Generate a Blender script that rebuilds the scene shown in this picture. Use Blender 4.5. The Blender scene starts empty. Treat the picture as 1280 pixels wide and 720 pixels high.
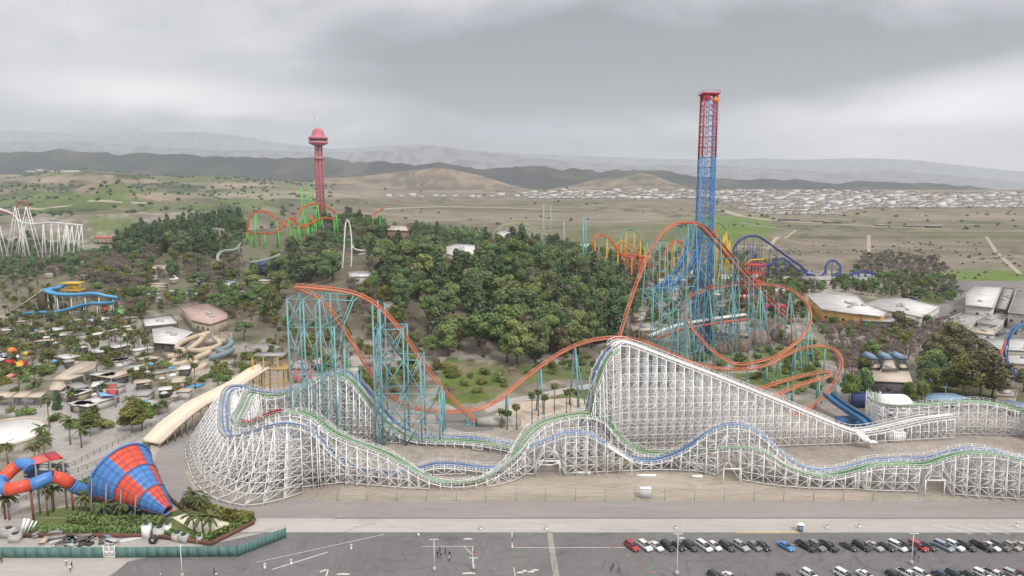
import bpy, bmesh, math, random
import numpy as np
from mathutils import Vector, Matrix
R = math.radians
random.seed(7)
SC = bpy.context.scene
COL = SC.collection
# ------------------------------------------------------------------ camera model (used to read places off the photo)
FPX, PITCH, CZ = 881.0, R(7.9), 78.0
def ray(px, py):
    a = (px-640)/FPX; b = (360-py)/FPX
    return (a, math.cos(PITCH)+b*math.sin(PITCH), -math.sin(PITCH)+b*math.cos(PITCH))
def at(px, py, Y):
    d = ray(px, py); t = Y/d[1]
    return Vector((d[0]*t, Y, CZ+d[2]*t))
def pl(px, py, z=0.0):
    d = ray(px, py); t = (z-CZ)/d[2]
    return Vector((d[0]*t, d[1]*t, z))
# ------------------------------------------------------------------ noise
def _h(ix, iy, s):
    n = (ix.astype(np.int64)*374761393 + iy.astype(np.int64)*668265263 + s*1442695041) & 0xffffffff
    n = ((n ^ (n >> 13))*1274126177) & 0xffffffff
    return ((n ^ (n >> 16)) & 0xffff)/65535.0
def vnoise(x, y, s=0):
    x = np.asarray(x, float); y = np.asarray(y, float)
    ix = np.floor(x); iy = np.floor(y); fx = x-ix; fy = y-iy
    fx = fx*fx*(3-2*fx); fy = fy*fy*(3-2*fy)
    a = _h(ix, iy, s); b = _h(ix+1, iy, s); c = _h(ix, iy+1, s); d = _h(ix+1, iy+1, s)
    return (a*(1-fx)+b*fx)*(1-fy)+(c*(1-fx)+d*fx)*fy
def fbm(x, y, s=0, o=5):
    r = 0; a = .5; t = 0
    for i in range(o):
        r = r+a*vnoise(x*2**i+17*i, y*2**i-9*i, s+i); t += a; a *= .5
    return r/t
def sst(a, b, x):
    t = np.clip((x-a)/(b-a), 0, 1); return t*t*(3-2*t)
# ------------------------------------------------------------------ terrain height
def prof(px, pts, Yc):
    xs = [p[0] for p in pts]; ys = np.interp(px, xs, [p[1] for p in pts])
    ang = np.arctan((360-ys)/FPX)-PITCH
    return CZ+Yc*np.tan(ang)/1.0
R1 = [(-900,215),(-300,200),(0,190),(60,188),(130,190),(200,194),(260,194),(300,197),(380,199),(410,197),(440,202),(465,199),(490,203),(530,206),(552,205),(575,208),(600,211),(650,211),(680,209),(700,212),(720,211),(760,214),(790,210),(815,212),(850,219),(880,222),(900,221),(940,222),(980,225),(1030,228),(1060,226),(1100,229),(1140,230),(1180,230),(1210,231),(1240,236),(1280,240),(1500,243),(2200,240)]
R2 = [(-900,260),(330,250),(380,232),(400,223),(450,220),(500,216),(530,212),(550,210),(570,213),(600,220),(640,232),(665,237),(690,236),(720,230),(750,223),(780,221),(800,217),(815,219),(840,229),(870,238),(900,245),(1020,244),(1050,238),(1150,238),(1200,241),(1260,246),(1400,250),(2200,250)]
F1 = [(-900,180),(0,161),(40,162),(100,166),(160,167),(220,163),(250,163),(300,168),(350,177),(420,185),(480,181),(530,178),(580,186),(640,190),(700,193),(760,195),(820,197),(880,199),(950,197),(1000,199),(1050,197),(1100,197),(1150,200),(1200,206),(1240,211),(1280,214),(1500,222),(2200,225)]
F2 = [(-900,190),(0,178),(100,176),(200,184),(300,188),(400,190),(450,190),(500,185),(540,181),(600,190),(660,197),(740,204),(800,206),(900,207),(980,212),(1050,216),(1100,212),(1150,216),(1220,222),(1280,228),(1500,232),(2200,232)]
R3 = [(-900,250),(-100,262),(0,262),(50,252),(90,240),(125,228),(150,224),(175,236),(215,243),(260,246),(320,262),(420,275),(520,300),(2200,300)]
R4 = [(-900,220),(0,224),(60,217),(110,212),(150,216),(220,221),(290,222),(350,230),(420,243),(480,256),(560,290),(2200,290)]
def H(X, Y):
    X = np.asarray(X, float); Y = np.asarray(Y, float)
    Ys = np.maximum(Y, 60.0)
    px = 640+FPX*X/(Ys*.99+8)
    z = np.zeros(np.broadcast(X, Y).shape)
    far = sst(1300, 1700, Y)
    # central wooded knoll
    d = np.sqrt(((X+42)/125)**2+((Y-500)/150)**2); z = z+25*sst(1.25, .35, d)
    # summit on the left
    d = np.sqrt(((X+225)/210)**2+((Y-800)/250)**2); z = z+34*sst(1.3, .25, d)
    d = np.sqrt(((X+330)/190)**2+((Y-560)/170)**2); z = z+9*sst(1.2, .3, d)
    # green rolling hills, far left
    d = np.sqrt(((X+620)/420)**2+((Y-1150)/330)**2); z = z+40*sst(1.2, .2, d)*(.7+.6*fbm(X/170, Y/170, 3, 3))
    lf = sst(-60, -420, X/np.maximum(Y,1)*1000)
    z = z+lf*sst(1300, 2400, Y)*(26+70*fbm(X/520, Y/520, 5, 4))*sst(5200, 3800, Y)
    # green knoll right of the tower
    d = np.sqrt(((X-330)/110)**2+((Y-1130)/210)**2); z = z+22*sst(1.1, .2, d)*sst(-9, 9, 0*X+9)
    # plain climbing gently away
    z = z+.049*np.clip(Y-1700, 0, 1640)
    z = z+1.5*(fbm(X/90, Y/90, 9, 3)-.5)*sst(700, 1200, Y)
    rn = fbm(X/420, Y/420, 21, 5); gn = 1-np.abs(2*fbm(X/600, Y/600, 31, 5)-1)
    er = 1-np.abs(2*fbm(X/170, Y/170, 33, 4)-1)
    for pr_, yc, wd in ((R3, 1750., 620), (R4, 2900., 900)):
        t3 = prof(px, pr_, yc)+14*(fbm(X/120, Y/120, 37, 4)-.5); w = np.clip(1-np.abs(Y-yc)/wd, 0, 1); z = np.where((w > 0) & (px < 560), np.maximum(z, t3*sst(0, .95, w)-30*er*(1-w)), z)
    t2 = prof(px, R2, 3650.)+10*(fbm(X/140, Y/300, 27, 4)-.5); w = np.clip(1-np.abs(Y-3650)/(430), 0, 1); er = 1-np.abs(2*fbm(X/95, Y/240, 29, 4)-1)
    ws = sst(0, .8, w-.22*er*(1-w)*(w > 0)); ws = .55*ws+.45*(np.floor(ws*4)+sst(.5, 1, ws*4-np.floor(ws*4)))/4
    z = np.maximum(z, z*(1-ws)+t2*ws)
    t1 = prof(px, R1, 5600.)+58*(fbm(X/260, 0*X, 23, 5)-.5)+26*(fbm(X/62, Y/400, 25, 3)-.5)+16*(rn-.5); w = np.clip(1-np.abs(Y-5600)/np.where(Y < 5600, 1650, 1500), 0, 1)
    q = t1*w**.8*(1-.75*(1-w)**.6*gn*sst(0,.12,1-w))-18*(1-w)*rn
    q = np.where(w > .93, t1*w**.8, q)
    z = np.where(w > 0, np.maximum(z, q+10*(rn-.5)*(w > .5)), z)
    t1 = prof(px, F2, 13000.); w = np.clip(1-np.abs(Y-13000)/2200, 0, 1); z = np.where(w > 0, np.maximum(z, t1*w**.7*(1-.10*(1-w)*gn)), z)
    t1 = prof(px, F1, 20000.); w = np.clip(1-np.abs(Y-20000)/3000, 0, 1); z = np.where(w > 0, np.maximum(z, t1*w**.7*(1-.10*(1-w)*gn)), z)
    return z
def Hs(x, y): return float(H(np.array([x]), np.array([y]))[0])
_TG = None
def G(px, py):
    d = ray(px, py); Y = 120.0*1.004**np.arange(0, 1100)
    t = Y/d[1]; z = CZ+d[2]*t; h = H(d[0]*t, Y)
    k = np.argmax(z <= h)
    if z[k] > h[k]: k = len(Y)-1
    if k > 0:
        a = z[k-1]-h[k-1]; b = h[k]-z[k]; f = a/(a+b+1e-9); y = Y[k-1]+f*(Y[k]-Y[k-1])
    else: y = Y[0]
    x = d[0]*y/d[1]
    return Vector((x, y, Hs(x, y)))
# ------------------------------------------------------------------ materials
MATS = {}
def mat(name, col, rough=.7, metal=0.0, var=.12, scale=.6, bump=0.0, rand=0.0, spec=.3):
    """procedural material: base colour broken up by two octaves of object/world-space noise"""
    if name in MATS: return MATS[name]
    m = bpy.data.materials.new(name); m.use_nodes = True; MATS[name] = m
    nt = m.node_tree; N = nt.nodes; L = nt.links
    b = N['Principled BSDF']; b.inputs['Roughness'].default_value = rough; b.inputs['Metallic'].default_value = metal
    b.inputs['Specular IOR Level'].default_value = spec
    geo = N.new('ShaderNodeNewGeometry'); n = N.new('ShaderNodeTexNoise'); n.inputs['Scale'].default_value = scale; n.inputs['Detail'].default_value = 6
    L.new(geo.outputs['Position'], n.inputs['Vector'])
    mr = N.new('ShaderNodeMapRange'); mr.inputs['From Min'].default_value = .3; mr.inputs['From Max'].default_value = .7
    mr.inputs['To Min'].default_value = 1-var; mr.inputs['To Max'].default_value = 1+var
    L.new(n.outputs['Fac'], mr.inputs['Value'])
    hs = N.new('ShaderNodeHueSaturation'); hs.inputs['Color'].default_value = (*col, 1); L.new(mr.outputs[0], hs.inputs['Value'])
    if rand:
        oi = N.new('ShaderNodeObjectInfo'); r1 = N.new('ShaderNodeMapRange'); r1.inputs['To Min'].default_value = .5-rand*.12; r1.inputs['To Max'].default_value = .5+rand*.12
        L.new(oi.outputs['Random'], r1.inputs['Value']); L.new(r1.outputs[0], hs.inputs['Hue'])
        ml = N.new('ShaderNodeMath'); ml.operation = 'MULTIPLY_ADD'; ml.inputs[1].default_value = rand; ml.inputs[2].default_value = 1-rand*.5
        wn = N.new('ShaderNodeTexWhiteNoise'); wn.noise_dimensions = '1D'; L.new(oi.outputs['Random'], wn.inputs['W']); L.new(wn.outputs['Value'], ml.inputs[0])
        m2 = N.new('ShaderNodeMath'); m2.operation = 'MULTIPLY'; L.new(ml.outputs[0], m2.inputs[0]); L.new(mr.outputs[0], m2.inputs[1]); L.new(m2.outputs[0], hs.inputs['Value'])
    L.new(hs.outputs[0], b.inputs['Base Color'])
    if bump:
        bp = N.new('ShaderNodeBump'); bp.inputs['Strength'].default_value = bump; L.new(n.outputs['Fac'], bp.inputs['Height']); L.new(bp.outputs[0], b.inputs['Normal'])
    return m
# ------------------------------------------------------------------ mesh builder
class MB:
    def __init__(s): s.v = []; s.f = []; s.mi = []; s.bars = []; s.k = 0
    def _add(s, vs, fs):
        n = len(s.v); s.v.extend(vs); s.f.extend([tuple(i+n for i in f) for f in fs]); s.mi.extend([s.k]*len(fs))
    def bar(s, a, b, w=.2, h=None): s.bars.append((tuple(a), tuple(b), w, h or w, s.k)); return s
    def box(s, c, d, rz=0, taper=1.0):
        cx, cy, cz = c; x, y, z = d[0]/2, d[1]/2, d[2]/2; ca, sa = math.cos(rz), math.sin(rz); vs = []
        for dz, t in ((-z, 1), (z, taper)):
            for dx, dy in ((-x, -y), (x, -y), (x, y), (-x, y)):
                dx *= t; dy *= t; vs.append((cx+dx*ca-dy*sa, cy+dx*sa+dy*ca, cz+dz))
        s._add(vs, [(0,3,2,1),(4,5,6,7),(0,1,5,4),(1,2,6,5),(2,3,7,6),(3,0,4,7)]); return s
    def poly(s, pts, z0, z1):
        """prism from a ground outline; z0/z1 numbers"""
        n = len(pts); a = sum(pts[i][0]*pts[(i+1) % n][1]-pts[(i+1) % n][0]*pts[i][1] for i in range(n))
        if a < 0: pts = pts[::-1]
        vs = [(p[0], p[1], z0) for p in pts]+[(p[0], p[1], z1) for p in pts]
        s._add(vs, [tuple(range(n))[::-1], tuple(range(n, 2*n))]+[(i, (i+1) % n, n+(i+1) % n, n+i) for i in range(n)]); return s
    def sheet(s, pts):
        s._add([tuple(p) for p in pts], [tuple(range(len(pts)))]); return s
    def tube(s, pts, r, n=6, closed=False):
        pts = [Vector(p) for p in pts]; N = len(pts); vs = []
        rr = r if hasattr(r, '__len__') else [r]*N
        for i, p in enumerate(pts):
            t = (pts[(i+1) % N if closed else min(i+1, N-1)]-pts[i-1 if (closed or i > 0) else 0]); t.normalize()
            u = Vector((0, 0, 1)) if abs(t.z) < .95 else Vector((0, 1, 0)); a = t.cross(u).normalized(); b = a.cross(t)
            for k in range(n):
                q = 2*math.pi*k/n; vs.append(tuple(p+a*(math.cos(q)*rr[i])+b*(math.sin(q)*rr[i])))
        fs = []
        for i in range(N if closed else N-1):
            j = (i+1) % N
            for k in range(n): fs.append((i*n+k, i*n+(k+1) % n, j*n+(k+1) % n, j*n+k))
        if not closed: fs += [tuple(range(n))[::-1], tuple((N-1)*n+k for k in range(n))]
        s._add(vs, fs); return s
    def sweep(s, P, S, U, prof):
        """sweep a closed 2-D profile (side, up) along frames P,S,U"""
        n = len(prof); vs = []; N = len(P)
        for p, a, b in zip(P, S, U):
            for (x, y) in prof: vs.append(tuple(p+a*x+b*y))
        fs = [(i*n+k, i*n+(k+1) % n, (i+1)*n+(k+1) % n, (i+1)*n+k) for i in range(N-1) for k in range(n)]
        fs += [tuple(range(n))[::-1], tuple((N-1)*n+k for k in range(n))]
        s._add(vs, fs); return s
    def cyl(s, c, r, h, n=12, r2=None, z0=None):
        r2 = r if r2 is None else r2; cx, cy, cz = c
        vs = [(cx+math.cos(2*math.pi*k/n)*r, cy+math.sin(2*math.pi*k/n)*r, cz) for k in range(n)]+[(cx+math.cos(2*math.pi*k/n)*r2, cy+math.sin(2*math.pi*k/n)*r2, cz+h) for k in range(n)]
        s._add(vs, [tuple(range(n))[::-1], tuple(range(n, 2*n))]+[(i, (i+1) % n, n+(i+1) % n, n+i) for i in range(n)]); return s
    def lathe(s, c, pr, n=16):
        vs = []; fs = []
        for (r, z) in pr:
            for k in range(n): vs.append((c[0]+math.cos(2*math.pi*k/n)*r, c[1]+math.sin(2*math.pi*k/n)*r, c[2]+z))
        for i in range(len(pr)-1):
            for k in range(n): fs.append((i*n+k, i*n+(k+1) % n, (i+1)*n+(k+1) % n, (i+1)*n+k))
        fs += [tuple(range(n))[::-1], tuple((len(pr)-1)*n+k for k in range(n))]
        s._add(vs, fs); return s
    def mesh(s, name, mats):
        V = np.array(s.v, float).reshape(-1, 3); nb = len(s.bars)
        loops = [len(f) for f in s.f]; idx = [i for f in s.f for i in f]; mi = list(s.mi)
        if nb:
            A = np.array([b[0] for b in s.bars], float); B = np.array([b[1] for b in s.bars], float)
            w = np.array([b[2] for b in s.bars])/2; h = np.array([b[3] for b in s.bars])/2
            T = B-A; T /= np.linalg.norm(T, axis=1)[:, None]+1e-9
            up = np.where((np.abs(T[:, 2]) < .9)[:, None], np.array([[0, 0, 1.]]), np.array([[0, 1., 0]]))
            S = np.cross(T, up); S /= np.linalg.norm(S, axis=1)[:, None]; U = np.cross(S, T)
            c = []
            for P in (A, B):
                for sx, sy in ((-1,-1),(1,-1),(1,1),(-1,1)): c.append(P+S*(w*sx)[:, None]+U*(h*sy)[:, None])
            BV = np.stack(c, 1).reshape(-1, 3); base = len(V)
            F = np.array([(3,2,1,0),(4,5,6,7),(0,1,5,4),(1,2,6,5),(2,3,7,6),(3,0,4,7)])
            FI = (F[None]+(np.arange(nb)*8)[:, None, None]+base).reshape(-1)
            V = np.concatenate([V, BV]) if base else BV
            loops = loops+[4]*(6*nb); idx = np.concatenate([np.array(idx, int), FI]) if idx else FI
            for b in s.bars: mi.extend([b[4]]*6)
        me = bpy.data.meshes.new(name); idx = np.asarray(idx, dtype=np.int32)
        me.vertices.add(len(V)); me.vertices.foreach_set('co', V.reshape(-1))
        me.loops.add(len(idx)); me.loops.foreach_set('vertex_index', idx)
        me.polygons.add(len(loops)); ls = np.concatenate([[0], np.cumsum(loops)[:-1]]).astype(np.int32)
        me.polygons.foreach_set('loop_start', ls); me.polygons.foreach_set('material_index', np.array(mi, np.int32))
        me.update(calc_edges=True); me.validate()
        for m in (mats if isinstance(mats, (list, tuple)) else [mats]): me.materials.append(m)
        return me
    def build(s, name, mats, parent=None, smooth=False):
        if not s.v and not s.bars: return None
        me = s.mesh(name, mats); o = bpy.data.objects.new(name, me); COL.objects.link(o)
        if smooth: me.polygons.foreach_set('use_smooth', [True]*len(me.polygons))
        if parent is not None:
            o.parent = parent; bl = parent
            off = Vector((0, 0, 0))
            while bl is not None: off = off+bl.location; bl = bl.parent
            if off.length > 0: me.transform(Matrix.Translation(-off))
        return o
def tag(o, label=None, cat=None, group=None, kind=None):
    if label: o['label'] = label
    if cat: o['category'] = cat
    if group: o['group'] = group
    if kind: o['kind'] = kind
    return o
def empty(name, loc, label, cat, group=None):
    o = bpy.data.objects.new(name, None); COL.objects.link(o); o.location = loc; o.empty_display_size = .5
    return tag(o, label, cat, group)
def solo(mb, name, mats, loc, label, cat, group=None, smooth=False):
    """a thing that is one mesh, its origin at loc (mesh given in world coordinates)"""
    o = mb.build(name, mats, None, smooth); o.data.transform(Matrix.Translation(-Vector(loc))); o.location = loc
    return tag(o, label, cat, group)
def copy_tree(o, parent=None, label=None, group=None):
    c = o.copy(); COL.objects.link(c); c.parent = parent
    if label: c['label'] = label
    if group: c['group'] = group
    for ch in o.children: copy_tree(ch, c)
    return c
def spline(pts, step=1.0, closed=False):
    P = [Vector(p) for p in pts]; n = len(P); out = []
    rng = range(n) if closed else range(n-1)
    for i in rng:
        if closed: a, b, c, d = P[i-1], P[i], P[(i+1) % n], P[(i+2) % n]
        else: a, b, c, d = P[max(i-1, 0)], P[i], P[i+1], P[min(i+2, n-1)]
        if not closed and i == 0: a = b*2-c
        if not closed and i == n-2: d = c*2-b
        l0, l1, l2 = max((b-a).length, .01)**.5, max((c-b).length, .01)**.5, max((d-c).length, .01)**.5
        k = max(2, int((c-b).length/ .5))
        m1 = ((b-a)/l0-(c-a)/(l0+l1)+(c-b)/l1)*l1; m2 = ((c-b)/l1-(d-b)/(l1+l2)+(d-c)/l2)*l1
        for j in range(k):
            t = j/k; out.append(b*(2*t**3-3*t*t+1)+m1*(t**3-2*t*t+t)+c*(-2*t**3+3*t*t)+m2*(t**3-t*t))
    if not closed: out.append(P[-1])
    # resample
    acc = [0.0]
    for i in range(1, len(out)): acc.append(acc[-1]+(out[i]-out[i-1]).length)
    L = acc[-1]; m = max(2, int(L/step)); A = np.array([tuple(p) for p in out]); s = np.linspace(0, L, m+1)
    return [Vector((np.interp(q, acc, A[:, 0]), np.interp(q, acc, A[:, 1]), np.interp(q, acc, A[:, 2]))) for q in s]
def frames(P, bank=None):
    N = len(P); S = []; U = []; T = []
    for i in range(N):
        t = (P[min(i+1, N-1)]-P[max(i-1, 0)]).normalized(); a = t.cross(Vector((0, 0, 1)))
        if a.length < .15: a = S[-1].copy() if S else Vector((1, 0, 0))
        a = (a-t*a.dot(t)).normalized(); u = a.cross(t)
        b = bank[i] if bank is not None else 0
        if b: a, u = a*math.cos(b)-u*math.sin(b), u*math.cos(b)+a*math.sin(b)
        T.append(t); S.append(a); U.append(u)
    return T, S, U
def autobank(P, k=18, mx=.9):
    """bank into the curve by horizontal curvature"""
    N = len(P); b = np.zeros(N)
    for i in range(3, N-3):
        a = (P[i]-P[i-3]); c = (P[i+3]-P[i]); x = a.x*c.y-a.y*c.x; l = a.xy.length*c.xy.length+1e-6
        b[i] = -math.asin(max(-1, min(1, x/l)))/((P[i+3]-P[i-3]).length/2)*k
    b = np.clip(b, -mx, mx); kk = np.ones(9)/9
    return np.convolve(np.convolve(b, kk, 'same'), kk, 'same')
# ================================================================== camera, light, world, haze
cam = bpy.data.cameras.new('camera'); co = bpy.data.objects.new('camera', cam); COL.objects.link(co); SC.camera = co
cam.lens = 36*FPX/1280; cam.sensor_width = 36; co.location = (0, 0, CZ); co.rotation_euler = (math.pi/2-PITCH, 0, 0)
cam.clip_start = .5; cam.clip_end = 60000
SC.render.engine = 'CYCLES'
SC.cycles.use_denoising = True
SC.cycles.volume_bounces = 1; SC.cycles.max_bounces = 4; SC.cycles.diffuse_bounces = 2; SC.cycles.glossy_bounces = 2; SC.cycles.transmission_bounces = 2; SC.cycles.transparent_max_bounces = 8
SC.cycles.sample_clamp_indirect = 4
vs = SC.view_settings; vs.view_transform = 'Standard'; vs.look = 'None'; vs.gamma = 1; vs.use_curve_mapping = False; vs.exposure = .66
SUN_EL, SUN_AZ = R(48), R(150)         # azimuth clockwise from +Y: behind and to the right of the camera
sl = bpy.data.lights.new('sun', 'SUN'); so = bpy.data.objects.new('sun', sl); COL.objects.link(so)
sl.energy = 1.5; sl.angle = R(11); sl.color = (1, .965, .92)
sd = Vector((math.sin(SUN_AZ)*math.cos(SUN_EL), math.cos(SUN_AZ)*math.cos(SUN_EL), math.sin(SUN_EL)))
so.rotation_euler = sd.to_track_quat('Z', 'Y').to_euler()
w = bpy.data.worlds.new('World'); SC.world = w; w.use_nodes = True
nt = w.node_tree; N = nt.nodes; L = nt.links; N.clear()
out = N.new('ShaderNodeOutputWorld'); bg = N.new('ShaderNodeBackground'); L.new(bg.outputs[0], out.inputs[0])
sky = N.new('ShaderNodeTexSky'); sky.sky_type = 'NISHITA'; sky.sun_disc = False; sky.sun_elevation = SUN_EL; sky.sun_rotation = SUN_AZ
sky.air_density = 1; sky.dust_density = 3
bg.inputs['Strength'].default_value = .1
tc = N.new('ShaderNodeTexCoord'); sp = N.new('ShaderNodeSeparateXYZ'); L.new(tc.outputs['Generated'], sp.inputs[0])
def M(op, a, b=None, c=None, clamp=False):
    n = N.new('ShaderNodeMath'); n.operation = op; n.use_clamp = clamp
    for i, v in enumerate((a, b, c)):
        if v is None: continue
        if isinstance(v, (int, float)): n.inputs[i].default_value = v
        else: L.new(v, n.inputs[i])
    return n.outputs[0]
X_, Y_, Z_ = sp.outputs[0], sp.outputs[1], sp.outputs[2]
zz = M('MAXIMUM', Z_, 0.0)
# a cloud deck seen in perspective
den = M('ADD', zz, .20)
cx = M('DIVIDE', X_, den); cy = M('DIVIDE', Y_, den)
cb = N.new('ShaderNodeCombineXYZ'); L.new(cx, cb.inputs[0]); L.new(cy, cb.inputs[1])
def noise(vec, sc, det, rg=.55, dist=0.0, off=(0, 0, 0)):
    mp = N.new('ShaderNodeMapping'); mp.inputs['Location'].default_value = off; L.new(vec, mp.inputs[0])
    n = N.new('ShaderNodeTexNoise'); n.inputs['Scale'].default_value = sc; n.inputs['Detail'].default_value = det; n.inputs['Roughness'].default_value = rg; n.inputs['Distortion'].default_value = dist
    L.new(mp.outputs[0], n.inputs['Vector']); return n.outputs['Fac']
n1 = noise(cb.outputs[0], .75, 3, .40, .5, (3.1, 1.7, 0))
n2 = noise(cb.outputs[0], 2.2, 5, .5, .4, (7, 2, 3))
az = M('DIVIDE', X_, M('MAXIMUM', Y_, .05))          # tan of azimuth ahead
wz = M('ADD', zz, M('MULTIPLY', M('SUBTRACT', n2, .5), .05)); wa = M('ADD', az, M('MULTIPLY', M('SUBTRACT', n1, .5), .5))
def blob(a0, z0, sa, sz, amp):
    da = M('DIVIDE', M('SUBTRACT', wa, a0), sa); dz = M('DIVIDE', M('SUBTRACT', wz, z0), sz)
    e = M('ADD', M('MULTIPLY', da, da), M('MULTIPLY', dz, dz))
    return M('MULTIPLY', M('POWER', 2.718, M('MULTIPLY', e, -1.0)), amp)
v = M('MULTIPLY_ADD', n1, 1.5, -.305)
v = M('ADD', v, M('MULTIPLY', M('SUBTRACT', n2, .5), .70))
for b in ((.95, .04, .42, .085, 1.15), (.42, .085, .34, .026, .55), (.44, .16, .30, .045, -.42), (-.42, .11, .30, .026, .46), (-.10, .18, .42, .07, -.30), (.14, .06, .22, .04, -.10),
          (-.75, .22, .3, .06, .04), (.05, .29, .45, .05, .02), (-.2, .36, .8, .04, .04), (.75, .30, .30, .06, .10), (-.6, .04, .4, .03, -.06)):
    v = M('ADD', v, blob(*b))
# CIE overcast: the deck is brighter overhead than near the horizon
v = M('MULTIPLY', v, M('ADD', 1.0, M('MULTIPLY', M('MULTIPLY', M('MAXIMUM', M('SUBTRACT', zz, .32), 0.0), 1.55), 1.0)))
v = M('MAXIMUM', v, .16)
cl = N.new('ShaderNodeMix'); cl.data_type = 'RGBA'
cl.inputs['A'].default_value = (.965, .972, 1.02, 1); cl.inputs['B'].default_value = (1.015, .985, .955, 1); L.new(M('MULTIPLY_ADD', v, 2.2, -.8, True), cl.inputs['Factor'])
sc_ = N.new('ShaderNodeVectorMath'); sc_.operation = 'SCALE'; L.new(cl.outputs['Result'], sc_.inputs[0]); L.new(M('MULTIPLY', v, 9.0), sc_.inputs['Scale'])
mx = N.new('ShaderNodeMix'); mx.data_type = 'RGBA'; mx.inputs['Factor'].default_value = .93
L.new(sky.outputs[0], mx.inputs['A']); L.new(sc_.outputs[0], mx.inputs['B']); L.new(mx.outputs['Result'], bg.inputs['Color'])
# air
hz = MB(); hz.box((0, 11800, 970), (62000, 24600, 1980)); hm = bpy.data.materials.new('haze'); hm.use_nodes = True
hn = hm.node_tree.nodes; hn.clear(); ho = hn.new('ShaderNodeOutputMaterial'); pv = hn.new('ShaderNodeVolumePrincipled'); hm.node_tree.links.new(pv.outputs[0], ho.inputs['Volume'])
pv.inputs['Color'].default_value = (.86, .91, .98, 1); pv.inputs['Density'].default_value = HAZE if 'HAZE' in globals() else 8.0e-5; pv.inputs['Anisotropy'].default_value = .1
ho_ = hz.build('haze', hm); ho_['kind'] = 'stuff'; ho_['label'] = 'thin pale haze fading the far hills'
# ================================================================== terrain
def ground_mat():
    m = bpy.data.materials.new('ground'); m.use_nodes = True; N = m.node_tree.nodes; L = m.node_tree.links; b = N['Principled BSDF']
    b.inputs['Roughness'].default_value = .95; b.inputs['Specular IOR Level'].default_value = .1
    at_ = N.new('ShaderNodeVertexColor'); at_.layer_name = 'cover'; g = N.new('ShaderNodeNewGeometry')
    cur = at_.outputs[0]
    for sc, va in ((.012, .20), (.12, .16), (.9, .14)):
        n = N.new('ShaderNodeTexNoise'); n.inputs['Scale'].default_value = sc; n.inputs['Detail'].default_value = 5; L.new(g.outputs['Position'], n.inputs['Vector'])
        r = N.new('ShaderNodeMapRange'); r.inputs['From Min'].default_value = .3; r.inputs['From Max'].default_value = .7; r.inputs['To Min'].default_value = 1-va; r.inputs['To Max'].default_value = 1+va; L.new(n.outputs['Fac'], r.inputs['Value'])
        s = N.new('ShaderNodeVectorMath'); s.operation = 'SCALE'; L.new(cur, s.inputs[0]); L.new(r.outputs[0], s.inputs['Scale']); cur = s.outputs[0]
    L.new(cur, b.inputs['Base Color']); return m
ys = np.concatenate([np.linspace(-120, 150, 20), 156*1.0125**np.arange(0, 400)]); us = np.linspace(-1.35, 1.35, 620)
YY, UU = np.meshgrid(ys, us, indexing='ij'); XX = UU*np.maximum(YY, 280); ZZ = H(XX, YY)
ny, nx = XX.shape
V = np.stack([XX, YY, ZZ], -1).reshape(-1, 3); ii = np.arange(ny*nx).reshape(ny, nx)
Fq = np.stack([ii[:-1, :-1], ii[:-1, 1:], ii[1:, 1:], ii[1:, :-1]], -1).reshape(-1, 4)
me = bpy.data.meshes.new('terrain'); me.vertices.add(len(V)); me.vertices.foreach_set('co', V.reshape(-1)); me.loops.add(Fq.size); me.loops.foreach_set('vertex_index', Fq.reshape(-1).astype(np.int32))
me.polygons.add(len(Fq)); me.polygons.foreach_set('loop_start', np.arange(0, Fq.size, 4, dtype=np.int32)); me.update(calc_edges=True)
# land cover colours, with some haze put into the farthest ridges
dep = YY*math.cos(PITCH)+(CZ-ZZ)*math.sin(PITCH); PX = 640+FPX*XX/np.maximum(dep, 30); PY = 360-FPX*(-YY*math.sin(PITCH)-(CZ-ZZ)*math.cos(PITCH))/np.maximum(dep, 30)*-1
PY = 360+FPX*((CZ-ZZ)*math.cos(PITCH)-YY*math.sin(PITCH))/np.maximum(dep, 30)
C = np.zeros((ny, nx, 3))
def mixc(mask, c):
    global C
    C = C*(1-mask[..., None])+np.array(c)[None, None]*mask[..., None]
C[:] = (.36, .31, .275)
nA = fbm(XX/26, YY/26, 41, 4); nB = fbm(XX/60, YY/60, 47, 4); nC = fbm(XX/240, YY/240, 51, 5); nD = fbm(XX/900, YY/900, 55, 5)
park = sst(225, 260, YY)*sst(1250, 1050, YY)
mixc(park*.45*sst(420, 300, PX), (.20, .18, .14)); mixc(park*sst(.44, .58, nA)*.85, (.18, .155, .12)); mixc(park*sst(.52, .66, nB)*.7, (.12, .14, .07)); mixc(park*sst(.60, .7, fbm(XX/12, YY/12, 61, 3))*.6, (.42, .38, .34))
kn = sst(1.3, .7, np.sqrt(((XX+42)/125)**2+((YY-500)/150)**2)); mixc(kn*.85, (.15, .125, .085)); kn = sst(1.3, .8, np.sqrt(((XX+235)/220)**2+((YY-720)/290)**2)); mixc(kn*.8, (.14, .13, .08))
plain = sst(640, 760, YY)*sst(-210, -90, XX+0*YY)
plain = np.maximum(plain, sst(1050, 1250, YY))
mixc(plain, (.215, .18, .128))
mixc(plain*sst(.42, .62, fbm(XX/420, YY/60, 71, 5)), (.155, .14, .088))
mixc(plain*sst(.45, .6, fbm(XX/900, YY/130, 73, 4))*sst(1700, 1300, YY), (.125, .13, .06))
mixc(plain*sst(.50, .60, fbm(XX/1500, YY/38, 75, 4))*.5*sst(1900, 1500, YY), (.27, .235, .175))
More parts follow.
